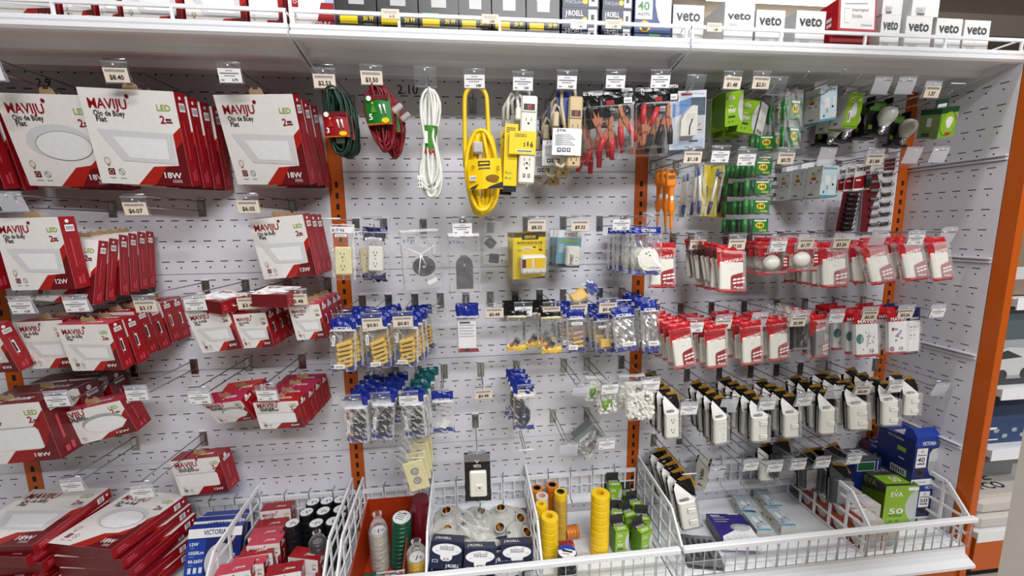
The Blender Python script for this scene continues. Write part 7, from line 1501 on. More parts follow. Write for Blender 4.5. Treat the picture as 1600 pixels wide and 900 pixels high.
o = P3(622, 803, -.18); tower(o.x - .006, o.y + .01, .030, .0150, int((o.z - ZD - .005) / .0153), GT, 'green roll of the leaning stack in the bin', 'tape in the orange bin', top='teal', z0=ZD + .005, lean=(.10, -.05)); 
p = Proto('tape_roll', 'tape', tape_roll(.028, .019, GT)); o = P3(565, 888, -.27)
for i in range(3): p.put(['nearest', 'middle', 'last'][i] + ' green roll of the film-wrapped three lying in the bin front', (o.x + .0195 * i, o.y, ZD + .033), (0, 90, 0), 'tape in the orange bin')
mb = MB(); crinkle(mb, -.04, .035, .06, -.03, 0, .006, FILM, 8, 6, 207, .012); tag(obj('crinkled_film', mb, loc=(o.x + .02, -.30, ZD + .04), rot=(R_(-30), 0, 0)), 'crinkled film over the green rolls at the bin front', 'film')
p = Proto('tape_roll', 'tape', tape_roll(.028, .03, BLT, None, 'white')); o = P3(612, 886, -.275); p.put('blue roll with a pale disc in film at the bin front', (o.x, o.y, ZD + .03), (48, 0, 12), 'tape in the orange bin')
mb = MB(); crinkle(mb, -.04, .04, .04, -.035, 0, .006, FILM, 8, 6, 209, .012); tag(obj('crinkled_film', mb, loc=(o.x, -.31, ZD + .055), rot=(R_(-30), 0, 0)), 'crinkled film over the blue roll at the bin front', 'film')
o = P3(650, 864, -.255); tower(.247, o.y, .0275, .0155, int((o.z - ZD) / .0158), YT, 'yellow roll of the film-wrapped stack beside the bin', TG, top='white'); shrink('shrink_film', 'clear film gathered above the yellow stack beside the bin', 'film', .247, o.y, ZD, .030, o.z - ZD, .04, 9)
o = P3(661, 768, -.12); zt = o.z; mb = MB(); mb.lathe([(0, 0), (.026, 0), (.028, .003), (.028, zt - ZD - .06), (.0265, zt - ZD - .055)], mat('dark_red_film', (112, 18, 34), .3, bump=.3, scale=40), 18); mb.disc(0, 0, .026, .026, DRED, None, 18, zt - ZD - .056); tag(obj('tape_sleeve', mb, loc=(.25, -.15, ZD + .055)), 'tall dark red film sleeve standing between the bin and the divider', 'sleeve')
tower(.25, -.15, .026, .0132, 4, WT, 'pale roll under the dark red sleeve', 'pale tape', z0=ZD)
# left basket: blue panel cartons, small red boxes, black tape
def panel_carton(w, h, d):
    mb = MB(); mb.box(-w / 2, 0, -h, w / 2, d, 0, DBLUE, faces={'top': BLUE}); F = FACE(-.0003); mb.rect(-w / 2, -h * .17, w / 2, -.001, PAPER, F); mb.text('VICTORIA', -w * .22, -h * .12, h * .085, DBLUE, F, bold=True, w=w * .42); mb.rect(w * .21, -h * .12, w * .26, -h * .05, OLIVE, F, .0003)
    mb.rect(-w / 2, -h * .98, -w * .16, -h * .19, BLUE, F)
    for i, tx in enumerate(('12W', '1020Lm', '90-265V')): mb.text(tx, -w * .45, -h * (.30 + .15 * i), h * .055, PAPER, F, bold=True, w=w * (.16 if i == 0 else .27)); mb.rect(-w * .44, -h * (.345 + .15 * i), -w * .36, -h * (.335 + .15 * i), LGREY, F, .0003)
    for i in range(3): mb.rect(-w * (.44 - .1 * i), -h * .78, -w * (.38 - .1 * i), -h * .68, CYAN, F, .0003)
    mb.text('PANEL LED', -w * .45, -h * .90, h * .035, PAPER, F, w=w * .26); mb.disc(w * .12, -h * .60, w * .27, h * .32, GREYW, F, 30, .0003); mb.disc(w * .3, -h * .30, w * .08, w * .08, BRASS, F, 14, .0006); mb.disc(w * .3, -h * .30, w * .05, w * .05, BLACK, F, 12, .0008)
    return mb
p = Proto('light_carton', 'box', panel_carton(.14, .16, .032))
for k, q in enumerate(('PB1', 'PB2', 'PB3')): (x, y, z), r, w, h = FT[q]; p.put(['foremost blue and white light carton leaning in the basket', 'second blue and white light carton behind the foremost', 'rearmost blue and white light carton showing its name'][k], (x, y, z), (-14, r[1], r[2]), 'blue light cartons')
P = box_proto('sq3k', .092, .1, .042, '3W', '', style='square', small=True, tab=False); P2 = box_proto('sq3p', .092, .1, .042, '3W', '', style='square', small=True, top=PINKT, tab=False)
for k, (px, py, yy, ry, rz, pk) in enumerate([(430, 797, -.075, 3, 4, 0), (420, 824, -.118, 2, 3, 0), (412, 838, -.165, -3, 2, 1), (411, 851, -.205, 4, 2, 1), (398, 868, -.228, -2, 5, 0), (384, 884, -.262, 3, 3, 1), (362, 896, -.292, -5, 6, 1), (442, 897, -.292, 6, 8, 0), (473, 873, -.24, 10, -12, 0)]):
    o = P3(px, py, yy); (P2 if pk else P).put(['small red box at the back of the basket showing its white front', 'second small red box along the pile', 'pink-sheen-topped small box third along the pile', 'fourth small box along the pile, pink-sheen-topped', 'fifth small red box along the pile', 'pink-sheen-topped small box sixth along the pile', 'foremost pink-sheen-topped small box by the divider', 'foremost red small box at the basket front', 'red small box turned sideways before the black tape'][k], (o.x, yy, max(o.z, ZD + .1003)), (0, ry * .3, rz), 'small red boxes')
random.seed(95)
BTW = [(489, 784, -.05), (511, 782, -.05), (532, 780, -.05), (479, 800, -.098), (505, 798, -.1), (531, 795, -.1), (457, 817, -.148), (494, 817, -.15), (520, 814, -.15)]
BN = ['back row nearest the red boxes', 'back row centre', 'back row by the divider', 'second row nearest the red boxes', 'second row centre', 'second row by the divider', 'front row nearest the red boxes', 'front row centre', 'front row by the divider']
for (px, py, yy), nm in zip(BTW, BN):
    o = P3(px, py, yy); n = 7; tower(o.x, o.y, .0225, (o.z - ZD) / n - .0003, n, BT, f'black tape roll of the stack, {nm}', 'black tape', top='white')
o = P3(496, 845, -.205); tower(o.x, o.y, .022, .0135, max(2, int((o.z - ZD) / .0138)), BT, 'black tape roll of the short film-wrapped stack', 'black tape', core=mat('grey_core', (130, 126, 124), .5)); shrink('shrink_film', 'clear film gathered over the short black tape stack', 'film', o.x, o.y, ZD, .0245, o.z - ZD, .03, 12)
# right basket
(x, y, z), r, w, h = FT['PU']; H = z - ZD - .004; mb = MB(); mb.box(-w / 2, 0, -h, w / 2, H - .012, 0, PURP, faces={'left': NAVY, 'bottom': PAPER}); F = FACE(-.0003)
mb.poly([(-w * .5, -h, 0), (w * .5, -h, 0), (w * .5, -h * .45, 0), (w * .35, -h * .38, 0), (-w * .05, -h * .62, 0), (-w * .42, -h * .8, 0)], PAPER, F); mb.disc(w * .2, -h * .5, w * .26, h * .13, LGREY, F, 24, .0002); mb.disc(w * .22, -h * .53, w * .2, h * .09, GREYW, F, 24, .0003)
for i in range(3): mb.rect(-w * .4, -h * (.14 + .08 * i), w * (-.05 + .1 * (i == 1)), -h * (.12 + .08 * i), GREYW, F, .0002)
mb.rect(-w * .42, -h * .09, -w * .16, -h * .06, PAPER, F, .0002); mb.rect(w * .1, -h * .03, w * .4, -.0, PAPER, F, .0003)
for i in range(4): mb.disc(w * (-.3 + .17 * i), -h * (.86 - .03 * i), w * .05, h * .05, LGREY, F, 12, .0004, .8)
tag(obj('lamp_box', mb, loc=(x, y, z), rot=tuple(R_(a) for a in (-90, 0, r[2]))), 'purple and white ceiling lamp box lying in the basket', 'box')
p = Proto('bulb_box', 'box', lum_box(.05, .1, .046, mat('silver_blue_print', (188, 204, 214), .35), 'blue'))
for k, (px, py, yy, rz) in enumerate(((1181, 788, -.10, -18), (1214, 782, -.08, -8), (1197, 814, -.185, -8), (1232, 810, -.175, -6))): o = P3(px, py, yy); p.put(['slim pale box lying beside the purple lamp box', 'slim pale box lying deepest on the white deck', 'slim pale box lying nearest the rail, first of two', 'slim pale box lying nearest the rail, second of two'][k], (o.x - .03, yy + .05, ZD + .0465), (-90, 0, rz), 'slim pale boxes')
mb = MB(); G = mat('grey_bag', (128, 128, 132), .3, .2); crinkle(mb, -.055, .06, .055, -.05, -.012, .003, G, 10, 8, 221, .01); crinkle(mb, -.055, .06, .055, -.05, 0, .001, G, 4, 4, 222)
for i in range(5): mb.rect(-.04 + .018 * i, -.03, -.032 + .018 * i, .04, DGREY, FACE(-.0265))
o = P3(1098, 858, -.27); tag(obj('parts_bag', mb, loc=(o.x, -.265, ZD + .006), rot=(R_(-84), 0, R_(-14))), 'grey slotted bag lying at the front corner of the basket', 'bag')
def side_box():
    mb = MB(); CL = mat('clear_white_box', (206, 196, 190), .25); OS = mat('orange_box_side', (206, 92, 52), .4); mb.box(-.03, 0, -.055, .03, .06, 0, CL, faces={'left': OS, 'right': OS, 'back': OS}); F = FACE(-.0003); mb.disc(0, -.03, .022, .02, GREYW, F, 20); mb.disc(0, -.03, .014, .012, LGREY, F, 18, .0002); T = FR((0, 0, .0003), (1, 0, 0), (0, 1, 0)); mb.disc(0, .03, .024, .024, GREYW, T, 20); mb.rect(-.02, .05, .02, .056, PAPER, T)
    S = FR((-.0303, .06, 0), (0, -1, 0), (0, 0, 1)); mb.disc(.03, -.028, .018, .018, GREYW, S, 16); mb.rect(.006, -.05, .02, -.04, DGREY, S)
    return mb
p = Proto('spotlight_box', 'box', side_box()); random.seed(97); k = 0
SN = ['nearest the rail', 'second from the rail', 'third from the rail', 'fourth from the rail']
for row, X in enumerate((1.711, 1.774)):
    for c, Y in enumerate((-.315, -.248, -.181, -.114)):
        for lv in range(1 if (c == 0 and row == 1) else 2):
            p.put(f'orange-sided clear box, {["lower", "upper"][lv]} layer, {SN[c]}, {["beside the divider", "beside the green carton"][row]}', (X + random.uniform(-.001, .001), Y, ZD + .0553 + .0556 * lv), (0, 0, random.uniform(-1.2, 1.2)), 'orange-sided boxes')
for q, lab in (('EVA50', 'tall green and charcoal 50W bulb carton standing in the basket'),):
    (x, y, z), r, w, h = FT[q]; pp = Proto('bulb_carton', 'box', eva_box(w, z - ZD - .001, .125, '50', darktop=1)); mb = MB(); mb.box(-w * .5, .124, 0, w * .5, .1255, .035, mat('charcoal_flap', (52, 54, 52), .5)); pp.part('lid_flap', mb); pp.put(lab, (x, y, z), (0, 0, r[2] - 4))
def vict_carton(w, h, d, watts, tilt=False):
    mb = MB(); mb.box(-w / 2, 0, -h, w / 2, d, 0, DBLUE, faces={'left': mat('blue_carton_side', (22, 40, 112), .4), 'top': BLUE, 'right': DBLUE}); F = FACE(-.0003)
    mb.rect(-w / 2, -h * .14, w / 2, 0, BLUE, F); mb.text('VICTORIA', -w * .26, -h * .10, h * .075, PAPER, F, bold=True, w=w * .5); mb.rect(w * .26, -h * .09, w * .36, -h * .04, OLIVE, F)
    mb.rect(-w * .42, -h * .60, -w * .02, -h * .17, PAPER, F, .0002); mb.text(watts, -w * .37, -h * .47, h * .10, DGREY, F, bold=True, w=w * .28); mb.rect(-w * .36, -h * .53, -w * .08, -h * .50, DGREY, F, .0004); mb.disc(-w * .22, -h * .24, w * .05, w * .05, MGREY, F, 14, .0004, .6); mb.rect(-w * .38, -h * .33, -w * .06, -h * .31, BRASS, F, .0004)
    mb.poly([(w * .5, -h * .16, .0002), (w * .16, -h * .20, .0002), (w * .06, -h * .30, .0002), (w * .06, -h * .62, .0002), (w * .16, -h * .76, .0002), (w * .30, -h * .84, .0002), (w * .5, -h * .84, .0002)], GREYW, F); mb.poly([(w * .5, -h * .46, .0004), (w * .06, -h * .48, .0004), (w * .06, -h * .62, .0004), (w * .16, -h * .76, .0004), (w * .30, -h * .84, .0004), (w * .5, -h * .84, .0004)], LGREY, F)
    mb.disc(-w * .22, -h * .72, w * .13, w * .13, BRASS, F, 18, .0003); mb.disc(-w * .22, -h * .72, w * .09, w * .09, BLACK, F, 16, .0005); mb.rect(-w / 2, -h, w / 2, -h * .86, PAPER, F, .0004); mb.text('POWER LED', -w * .3, -h * .945, h * .03, DGREY, F, bold=True, w=w * .36); mb.rect(-w * .46, -h * .98, -w * .36, -h * .9, GREEN, F, .0006)
    mb.poly([(w * .28, -h * .8, .0006), (w * .44, -h * .8, .0006), (w * .44, -h * .88, .0006), (w * .36, -h * .92, .0006), (w * .28, -h * .88, .0006)], DGREY, F)
    S = FR((-w / 2 - .0003, d, 0), (0, -1, 0), (0, 0, 1)); mb.rect(d * .1, -h * .02, d * .5, -h * .012, PAPER, S); mb.text('VICTORIA', d * .25, -h * .13, h * .05, GREYW, S, bold=True, w=d * .45); mb.rect(d * .55, -h * .36, d * .78, -h * .26, OLIVE, S); mb.rect(d * .62, -h * .52, d * .76, -h * .50, PAPER, S); mb.rect(d * .42, -h * .88, d * .86, -h * .72, GREYW, S)
    for i in range(6): mb.rect(d * (.46 + .06 * i), -h * .85, d * (.49 + .06 * i), -h * .75, BLACK, S, .0002)
    T = FR((0, 0, .0003), (1, 0, 0), (0, 1, 0)); mb.rect(-w * .46, d * .3, w * .44, d * .62, PAPER, T); mb.rect(-w * .1, d * .38, w * .15, d * .54, DGREY, T, .0002)
    if tilt: mb.prism([(0, 0), (0, h * .08), (d * .16, h * .22), (d * .30, h * .16), (d * .34, 0)], -w * .48, w * .48, BLUE, FR((0, 0, 0), (0, 1, 0), (0, 0, 1)))
    return mb
(x5, y5, z5), r5, w5, h5 = FT['VIC50']; (x4, y4, z4), r4, w4, h4 = FT['VIC40']; hh = z4 - (ZD + h5) ; top5 = z5
Proto('bulb_carton', 'box', vict_carton(.1, z5 - ZD - .001, .13, '50')).put('blue 50 watt bulb carton standing under the 40 watt one', (x5, y5, z5), (0, 0, -2), 'blue bulb cartons')
Proto('bulb_carton', 'box', vict_carton(.102, z4 - z5 - .002, .13, '40', True)).put('blue 40 watt bulb carton with a raised lid on top', (x4, y4, z4), (0, 0, -1), 'blue bulb cartons')
(x, y, z), r, w, h = FT['DBx']; mb = MB(); mb.box(-w / 2, 0, -(z - ZD - .001), w / 2, .08, 0, DBLUE, faces={'top': mat('dark_grey_lid', (84, 84, 88), .4)}); F = FACE(-.0003); mb.rect(-w * .38, -h * .3, w * .25, -h * .06, mat('deep_green_label', (28, 86, 56), .4), F); mb.rect(-w * .40, -h * .32, w * .27, -h * .04, GREYW, F, -.0001); mb.rect(w * .36, -h * .34, w * .39, -h * .02, GREYW, F); T = FR((0, 0, .0003), (1, 0, 0), (0, 1, 0)); mb.rect(-w * .45, .01, -w * .35, .075, LGREY, T); mb.rect(-w * .1, .03, w * .3, .07, GREYW, T); mb.rect(0, .04, w * .2, .06, DGREY, T, .0002)
tag(obj('bulb_carton', mb, loc=(x, y, z), rot=(0, 0, R_(-2))), 'dark blue carton with green label standing behind the green one', 'box', 'blue bulb cartons')
Proto('bulb_carton', 'box', vict_carton(.1, .16, .05, '50')).put('dark blue carton in the back corner behind the 40 watt one', (x4 - .0, -.10, ZD + .235), (0, 0, 0), 'blue bulb cartons')
Proto('bulb_carton', 'box', vict_carton(.1, .073, .05, '50')).put('blue carton lowest in the back corner', (x4 - .0, -.10, ZD + .0735), (0, 0, 0), 'blue bulb cartons')
mb = MB(); mb.box(-.02, 0, -.05, .02, .03, 0, DRED, faces={'front': RED}); mb.rect(-.004, -.04, .018, -.012, GREYW, FACE(-.0003)); o = P3(1365, 690, -.04); tag(obj('small_carton', mb, loc=o), 'tiny red carton wedged behind the blue cartons at the corner upright', 'box')

# ------------------------------------------------------------------ cartons on the top shelves
ZS = ZF + .2915; YF = -.252
def stand(P, x0, x1, h, label, group, dz=0.0, dy=0.0, rz=0.0):
    return P.put(label, ((x0 + x1) / 2, YF + dy, ZS + h + dz), (0, 0, rz), group)
TGp = 'red boxes on the top shelf'
sp = [(-.82, -.66, .165, .05, '12W', 'square', 'out by the picture edge'), (-.652, -.482, .165, .05, '12W', 'square', 'beginning the row in view'), (-.475, -.408, .165, .05, '6W', 'square', 'narrow and half covered by the next one'), (-.40, -.355, .135, .05, '6W', 'square', 'narrowest, marked 6W'), (-.35, -.222, .135, .05, '6W', 'square', 'faded, in the middle'), (-.216, -.08, .135, .05, '6W', 'square', 'last before the shelf joint')]
for i, (a, b, h, d, wt, st, lab) in enumerate(sp): stand(box_proto(f'ts{i}', b - a - .002, h, d, wt, '', style=st, small=True, tab=False), a, b, h, f'red and white box on the top shelf, {lab}', TGp)
for i, (a, b, h, d, wt, st, lab) in enumerate(sp[1:5]): stand(box_proto(f'ts{i + 1}', b - a - .002, h, d, wt, '', style=st, small=True, tab=False), a, b, h, f'red box behind the top shelf front row, {lab}', TGp, dy=.07)
stand(box_proto('tsup', .075, .135, .05, '6W', '', style='plain', tall=True, tab=False), -.072, .0, .135, 'upended red and white box ending the first shelf', TGp)
mb = MB(); w, h = .105, .2; mb.box(-w / 2, 0, 0, w / 2, .1, h, WHITE, faces={'right': mat('pale_blue_edge', (176, 190, 220), .4)}); F = FACE(-.0003); mb.poly([(-w * .22, 0, 0), (w * .12, h * .16, 0), (w * .22, h * .36, 0), (w * .5, h * .36, 0), (w * .5, 0, 0)], RED, F); mb.text('90W', -w * .02, h * .07, h * .08, GREYW, F, bold=True, w=w * .42); mb.rect(-w * .42, h * .30, -w * .28, h * .42, RED, F); mb.disc(-w * .35, h * .36, w * .04, w * .04, WHITE, F, 14, .0003, .7); mb.rect(w * .3, h * .2, w * .5, h, mat('pale_blue_edge', (176, 190, 220), .4), F, -.0001)
tag(obj('light_box', mb, loc=(.068, YF, ZS)), 'white and red 90W box at the start of the second top shelf', 'box')
def black_bulb_box(w, h, d, green):
    mb = MB(); BK = mat('carton_black', (46, 46, 48), .35, coat=.3); mb.box(-w / 2, 0, 0, w / 2, d, h, BK); F = FACE(-.0003)
    mb.poly([(-w * .28, h, 0), (-w * .26, h * .62, 0), (-w * .18, h * .5, 0), (w * .2, h * .5, 0), (w * .28, h * .62, 0), (w * .30, h, 0)], mat('bulb_photo', (206, 210, 208), .3), F); mb.rect(-w * .18, h * .38, w * .2, h * .52, mat('bulb_base_photo', (186, 188, 188), .3), F, .0002)
    mb.rect(-w * .42, h * .15, w * .02, h * .24, YELLOW, F, .0003); mb.rect(-w * .42, h * .245, w * .0, h * .31, mat('mint_print', (120, 200, 120), .4), F, .0003) if green else None
    mb.text('50 W', w * .16, h * .19, h * .075, YELLOW, F, bold=True, w=w * .27); mb.rect(w * .18, h * .14, w * .4, h * .155, MGREY, F, .0003); mb.rect(w * .02, h * .02, w * .4, h * .08, PAPER, F, .0004); mb.rect(w * .06, h * .035, w * .36, h * .06, BLACK, F, .0006)
    return mb
E1 = [.124, .222, .322, .421, .504, .592, .680]
for i in range(6):
    a, b = E1[i], E1[i + 1]; tag(obj('bulb_box', black_bulb_box(b - a - .003, .19, .11, i in (1, 2)), loc=((a + b) / 2, YF, ZS)), f'black 50 W bulb box on the top shelf, {["beside the 90W box", "second of the black row", "third of the black row", "fourth of the black row", "fifth of the black row", "last of the black row"][i]}', 'box', 'black bulb boxes')
def navy_carton(w, h, d):
    mb = MB(); mb.box(-w / 2, 0, 0, w / 2, d, h, NAVY); F = FACE(-.0003); mb.rect(w * .22, h * .1, w * .46, h * .92, PAPER, F); mb.rect(w * .29, h * .35, w * .38, h * .65, DGREY, F, .0003); mb.text('J·ROELL', -w * .42, h * .55, h * .28, PAPER, F, bold=True, w=w * .5); mb.text('PORCELANA', -w * .42, h * .2, h * .18, LGREY, F, bold=True, w=w * .5); mb.disc(w * .12, h * .35, h * .15, h * .15, BRASS, F, 14)
    return mb
for c, (a, b) in enumerate(((.684, .782), (.79, .872))):
    for lv in range(4): tag(obj('lampholder_box', navy_carton(b - a - .002, .043, .1), loc=((a + b) / 2 + .001 * lv, YF, ZS + .0435 * lv)), f'navy lampholder carton, {["lowest", "second", "third", "top"][lv]} of the {["pile after the black boxes", "pile beside the 40 watt carton"][c]}', 'box', 'navy cartons on the top shelf')
mb = MB(); w, h = .1, .2; mb.box(-w / 2, 0, 0, w / 2, .1, h, mat('denim_print', (44, 70, 120), .4)); F = FACE(-.0003); mb.rect(-w * .48, h * .33, -w * .02, h * .75, PAPER, F); mb.text('40', -w * .42, h * .44, h * .10, GREEN, F, bold=True, w=w * .32); mb.text('WATTS', -w * .43, h * .37, h * .035, DGREY, F, bold=True, w=w * .33); mb.rect(-w * .42, h * .58, -w * .1, h * .61, LIMED, F, .0003); mb.poly([(w * .06, h, .0002), (w * .06, h * .5, .0002), (w * .14, h * .34, .0002), (w * .26, h * .24, .0002), (w * .5, h * .24, .0002), (w * .5, h, .0002)], mat('bulb_photo', (206, 210, 208), .3), F); mb.disc(-w * .22, h * .24, w * .15, w * .15, BRASS, F, 18, .0003); mb.disc(-w * .22, h * .24, w * .1, w * .1, BLACK, F, 16, .0005); mb.rect(-w * .1, h * .12, w * .2, h * .16, GREEN, F, .0005); mb.rect(-w * .5, 0, w * .5, h * .11, PAPER, F, .0004); mb.rect(w * .24, h * .03, w * .36, h * .14, BLACK, F, .0007)
tag(obj('bulb_box', mb, loc=(.930, YF, ZS)), 'blue carton marked 40 watts at the end of the second shelf', 'box')
# plain white cartons with the maker's word
VW_ = mat('white_carton', (232, 232, 232), .4)
def veto_carton(w, h, d=.12, word=True, low=False):
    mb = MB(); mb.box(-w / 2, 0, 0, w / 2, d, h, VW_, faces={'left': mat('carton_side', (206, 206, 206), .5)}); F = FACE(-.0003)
    if word: mb.text('veto', -w * .40, h * .63 if not low else h * .40, h * .26, DGREY, F, bold=True, w=w * .78)
    mb.rect(-w * .36, h * .10, w * .0, h * .30, GREYW, F); 
    for i in range(8): mb.rect(-w * .30 + i * w * .035, h * .03, -w * .28 + i * w * .035, h * .11, BLACK, F, .0003)
    for i in range(3): mb.rect(-w * .32, h * (.15 + .04 * i), -w * .08, h * (.165 + .04 * i), LGREY, F, .0003)
    return mb
VC = [(.985, 1.073, .105, 0, 'first, straddling the shelf joint'), (1.13, 1.216, .045, 0, 'low, under the tilted one'), (1.222, 1.308, .102, 0, 'third with its word up close'), (1.34, 1.43, .105, 0, 'just before the red carton'), (1.60, 1.662, .105, 0, 'half hidden by the red carton'), (1.678, 1.764, .1035, 0, 'after the half hidden one'), (1.776, 1.862, .102, 0, 'next to the last'), (1.868, 1.955, .1005, 0, 'last by the end post')]
VGp = 'white cartons on the top shelf'
for a, b, h, dz, lab in VC: tag(obj('white_carton', veto_carton(b - a - .002, h, word=h > .05), loc=((a + b) / 2, YF, ZS + dz)), f'white carton, {lab}', 'box', VGp)
tag(obj('white_carton', veto_carton(.086, .075, low=True), loc=(1.174, YF, ZS + .0455), rot=(R_(0), 0, R_(0))), 'white carton raised on top of a low one, word facing out', 'box', VGp)
tag(obj('white_carton', veto_carton(.062, .07, word=False), loc=(1.63, YF, ZS + .1055)), 'white carton on top, right behind the red carton', 'box', VGp); tag(obj('white_carton', veto_carton(.086, .08, word=False), loc=(1.735, YF, ZS + .104)), 'white carton stacked over the one with the half-seen word', 'box', VGp)
mb = MB(); mb.box(-.035, 0, 0, .035, .08, .13, CARDB); tag(obj('brown_carton', mb, loc=(1.045, -.12, ZS)), 'brown cardboard carton behind the first white carton', 'box')
RC = mat('red_carton', (176, 24, 34), .4)
mb = MB(); w, h = .118, .085; mb.box(-w / 2, 0, 0, w / 2, .1, h, RC); F = FACE(-.0003); mb.rect(-w * .44, h * .08, w * .46, h, PAPER, F)
for i, tx in enumerate(('Interruptor', 'Doble')): mb.text(tx, -w * .12, h * (.62 - .2 * i), h * .11, MGREY, F @ ROT(0, 0, 2), w=w * (.44 if i == 0 else .26))
mb.rect(-w * .34, h * .25, -w * .2, h * .26, MGREY, F, .0003); mb.rect(-w * .34, h * .25, -w * .335, h * .7, MGREY, F, .0003); mb.rect(-w * .34, h * .69, -w * .2, h * .7, MGREY, F, .0003); mb.rect(-w * .3, h * .84, w * .3, h * .88, LGREY, F @ ROT(0, 0, 3), .0003); mb.rect(w * .1, h * .18, w * .4, h * .22, LGREY, F, .0003)
S = FR((-w / 2 - .0003, .1, 0), (0, -1, 0), (0, 0, 1))
for i in range(6): mb.rect(.02 + .022 * (i % 3), h * (.25 + .17 * (i // 3)), .036 + .022 * (i % 3), h * (.36 + .17 * (i // 3)), WHITE, S)
mb.text('Aqua', .03, h * .08, h * .1, WHITE, S, bold=True)
tag(obj('red_carton', mb, loc=(1.515, YF - .012, ZS + .052), rot=(R_(-4), 0, R_(1))), 'red carton with handwritten white note, jutting over the rail', 'box')
mb = MB(); mb.box(-.062, 0, 0, .062, .11, .05, mat('red_carton_dark', (150, 18, 26), .4)); tag(obj('red_carton', mb, loc=(1.512, YF + .004, ZS)), 'plain red carton under the jutting one', 'box')
# tags clipped to the shelf rails
for i, (px, py, cream) in enumerate(((610, 22, 1), (766, 30, 1), (904, 38, 0), (958, 38, 1), (1116, 43, 1))):
    o = at(px, py, SHF - .001); mb = MB(); m = CREAM if cream else PAPER; mb.box(-.021, -.0015, -.011, .021, .0, .011, m, bev=.0007); F = FACE(-.0017); mb.rect(-.015, .001, .014, .0025, LGREY, F); mb.rect(-.017, .0045, .016, .006, LGREY, F); mb.text(['6.12', '2.88', '1.48', '1.28', '1.88'][i], -.002, -.008, .005, DGREY, F, bold=True)
    tag(obj('shelf_tag', mb, loc=o), ['cream price tag clipped over the second black bulb box', 'cream price tag clipped over the fourth black bulb box', 'white price tag clipped over the navy cartons', 'cream price tag clipped by the 40 watt carton', 'cream price tag clipped between the first white cartons'][i], 'price tag')
# bay numbers written on the panels
for i, (tx, px, py, h) in enumerate((('2.9', 68, 129, .022), ('2.10', 637, 140, .026), ('11', 1409, 193, .022))):
    o = at(px, py, -.0006); mb = MB(); mb.text(tx, 0, -h / 2, h, BLACK, FACE(0), center=True)
    if i == 2: mb.rect(-.02, -.018, .017, .018, PS, FACE(.0003))
    tag(obj('bay_number', mb, loc=(o.x, -.0012 if i < 2 else -.003, o.z)), ['black number 2.9 written on the panel over the red boxes', 'black number 2.10 on the panel beside the red cords', 'number 11 sticker on the corner upright by the bulbs'][i], 'number')

# ------------------------------------------------------------------ beyond the end post: next shelving, pillar, lamp
s = tag(bpy.data.objects.new('neighbouring_shelf', None), 'next shelving unit with white shelves beyond the orange end post', 'shelf'); COL.objects.link(s); s.location = (2.11, 0, 0)
mb = MB(); mb.box(0, -.31, .05, 1.0, -.29, .172, ORANGE); mb.box(0, -.28, 0, 1.0, -.26, .05, DARK); obj('kick_plate', mb, s)
for z, y0 in ((.176, -.31), (.475, -.31), (.685, -.31), (.98, -.31)):
    mb = MB(); mb.box(0, y0, z - .006, 1.0, .02, z + .018, STEELW); mb.box(0, y0 - .003, z - .016, 1.0, y0, z + .022, STEELW); obj('shelf_board', mb, s)
mb = MB(); mb.box(.96, -.02, 0, 1.0, .02, 1.7, ORANGE); mb.box(0, -.004, 1.0, .98, .02, 1.7, MGREY); obj('upright', mb, s)
mb = MB(); mb.box(0, 0, 0, .35, .22, .085, mat('dull_blue_carton', (44, 66, 108), .5), faces={'top': mat('dull_blue_top', (70, 84, 116), .5)}); F = FACE(-.0005)
for i in range(4): mb.disc(.05 + .035 * i, .045 - .02 * (i % 2), .011, .008, LGREY, F, 10); 
mb.rect(.02, .05, .05, .058, PAPER, F); mb.rect(.02, .012, .06, .016, PAPER, F)
tag(obj('blue_carton', mb, loc=(2.13, -.27, .4935)), 'dull blue carton on the next shelving unit', 'box')
for i in range(2):
    mb = MB(); mb.box(0, 0, 0, .3, .22, .052, mat('pale_sack', (206, 202, 196), .5), bev=.012)
    if i == 1:
        T = FR((0, 0, .0525), (1, 0, 0), (0, 1, 0)); [mb.text(t, .03, .1 - .045 * k, .032, BLACK, T, bold=True, w=.16) for k, t in enumerate(('LOSE', 'INFCO'))]; mb.rect(.02, .012, .2, .03, CREAM, T)
    tag(obj('flat_sack', mb, loc=(2.125, -.30 + .004 * i, .1945 + .0535 * i)), ['pale flat sack lowest on the next unit', 'pale flat sack with black lettering on the lower sack'][i], 'sack')
mb = MB(); mb.box(0, 0, 0, .28, .2, .07, MGREY); tag(obj('grey_carton', mb, loc=(2.14, -.18, .303)), 'dark grey carton lying on the pale sacks', 'box')
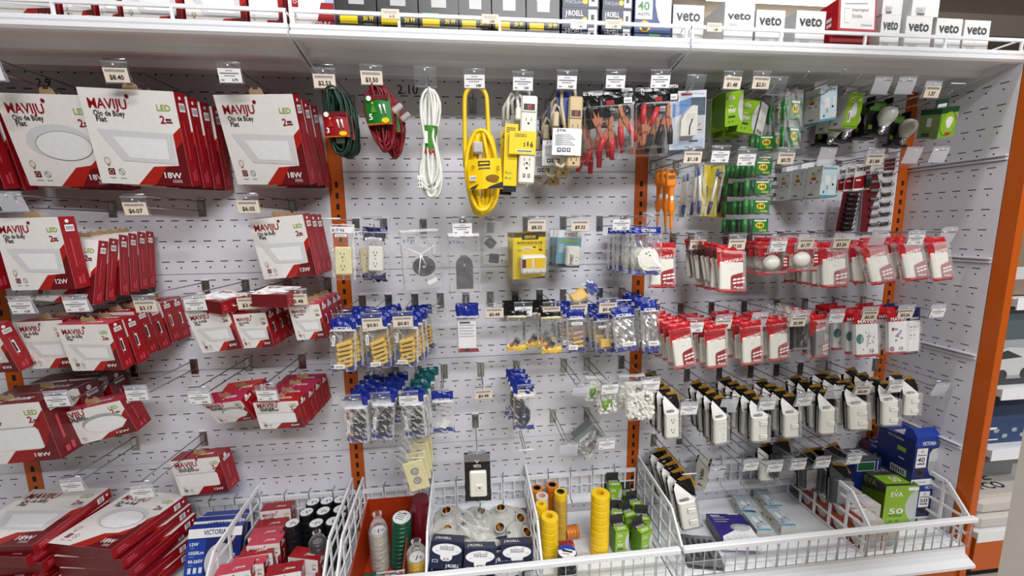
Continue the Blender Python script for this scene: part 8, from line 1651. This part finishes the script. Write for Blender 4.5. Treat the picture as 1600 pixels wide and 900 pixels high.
mb = MB(); mb.box(0, 0, 0, .3, .2, .25, mat('car_pack', (164, 170, 172), .35)); F = FACE(-.0005); rg = random.Random(5)
mb.poly([(.0, .03, 0), (.16, .03, 0), (.15, .08, 0), (.10, .12, 0), (.03, .125, 0), (.0, .11, 0)], GREYW, F); mb.poly([(.01, .085, .0003), (.09, .09, .0003), (.03, .115, .0003), (.01, .11, .0003)], DGREY, F); mb.disc(.11, .035, .02, .02, DGREY, F, 16, .0004); mb.disc(.02, .03, .022, .02, DGREY, F, 16, .0004); mb.rect(.0, .0, .3, .018, DGREY, F); mb.rect(0, .15, .3, .25, mat('slate_print', (90, 102, 108), .4), F)
tag(obj('car_pack', mb, loc=(2.125, -.28, .7085)), 'grey pack picturing a pale car on the next shelving unit', 'box')
mb = MB(); mb.box(0, 0, 0, .3, .2, .2, mat('dim_carton', (136, 118, 100), .6)); mb.rect(0, .05, .3, .09, GREYW, FACE(-.0005)); tag(obj('brown_carton', mb, loc=(2.13, -.27, 1.0035)), 'brownish carton high on the next shelving unit', 'box')
e = at(1576, 745, -.8); mb = MB(); mb.box(0, 0, 0, .26, .26, 2.2, mat('pale_pillar', (240, 234, 226), .6, var=.05, scale=8), bev=.03)
tag(obj('pale_post', mb, loc=(e.x - .004, -.98, 0), rot=(0, 0, R_(-20))), 'pale rounded post standing close by at the picture edge', 'post')
p = Proto('ceiling_lamp', 'lamp'); mb = MB(); mb.box(-.75, -.05, .06, .75, .05, .1, STEELW); p.part('housing', mb); mb = MB(); mb.tube([(-.74, 0, .04), (.74, 0, .04)], .03, mat('lit_tube', (255, 250, 240), .4, emit=6.0), 12); p.part('tube', mb); p.put('lit fluorescent tube on the ceiling beyond the white cartons', (3.35, 2.36, 3.19))
mb = MB(); mb.box(-6, 2.55, 3.1, 10, 2.75, 3.3, CEILM); struct('trim_1', mb, 'dark beam along the ceiling')
mb = MB(); mb.box(-6, 6.8, 0, 10, 7, 3.4, mat('far_wall_paint', (128, 120, 112), .8)); struct('wall_far', mb, 'dim far wall of the shop')
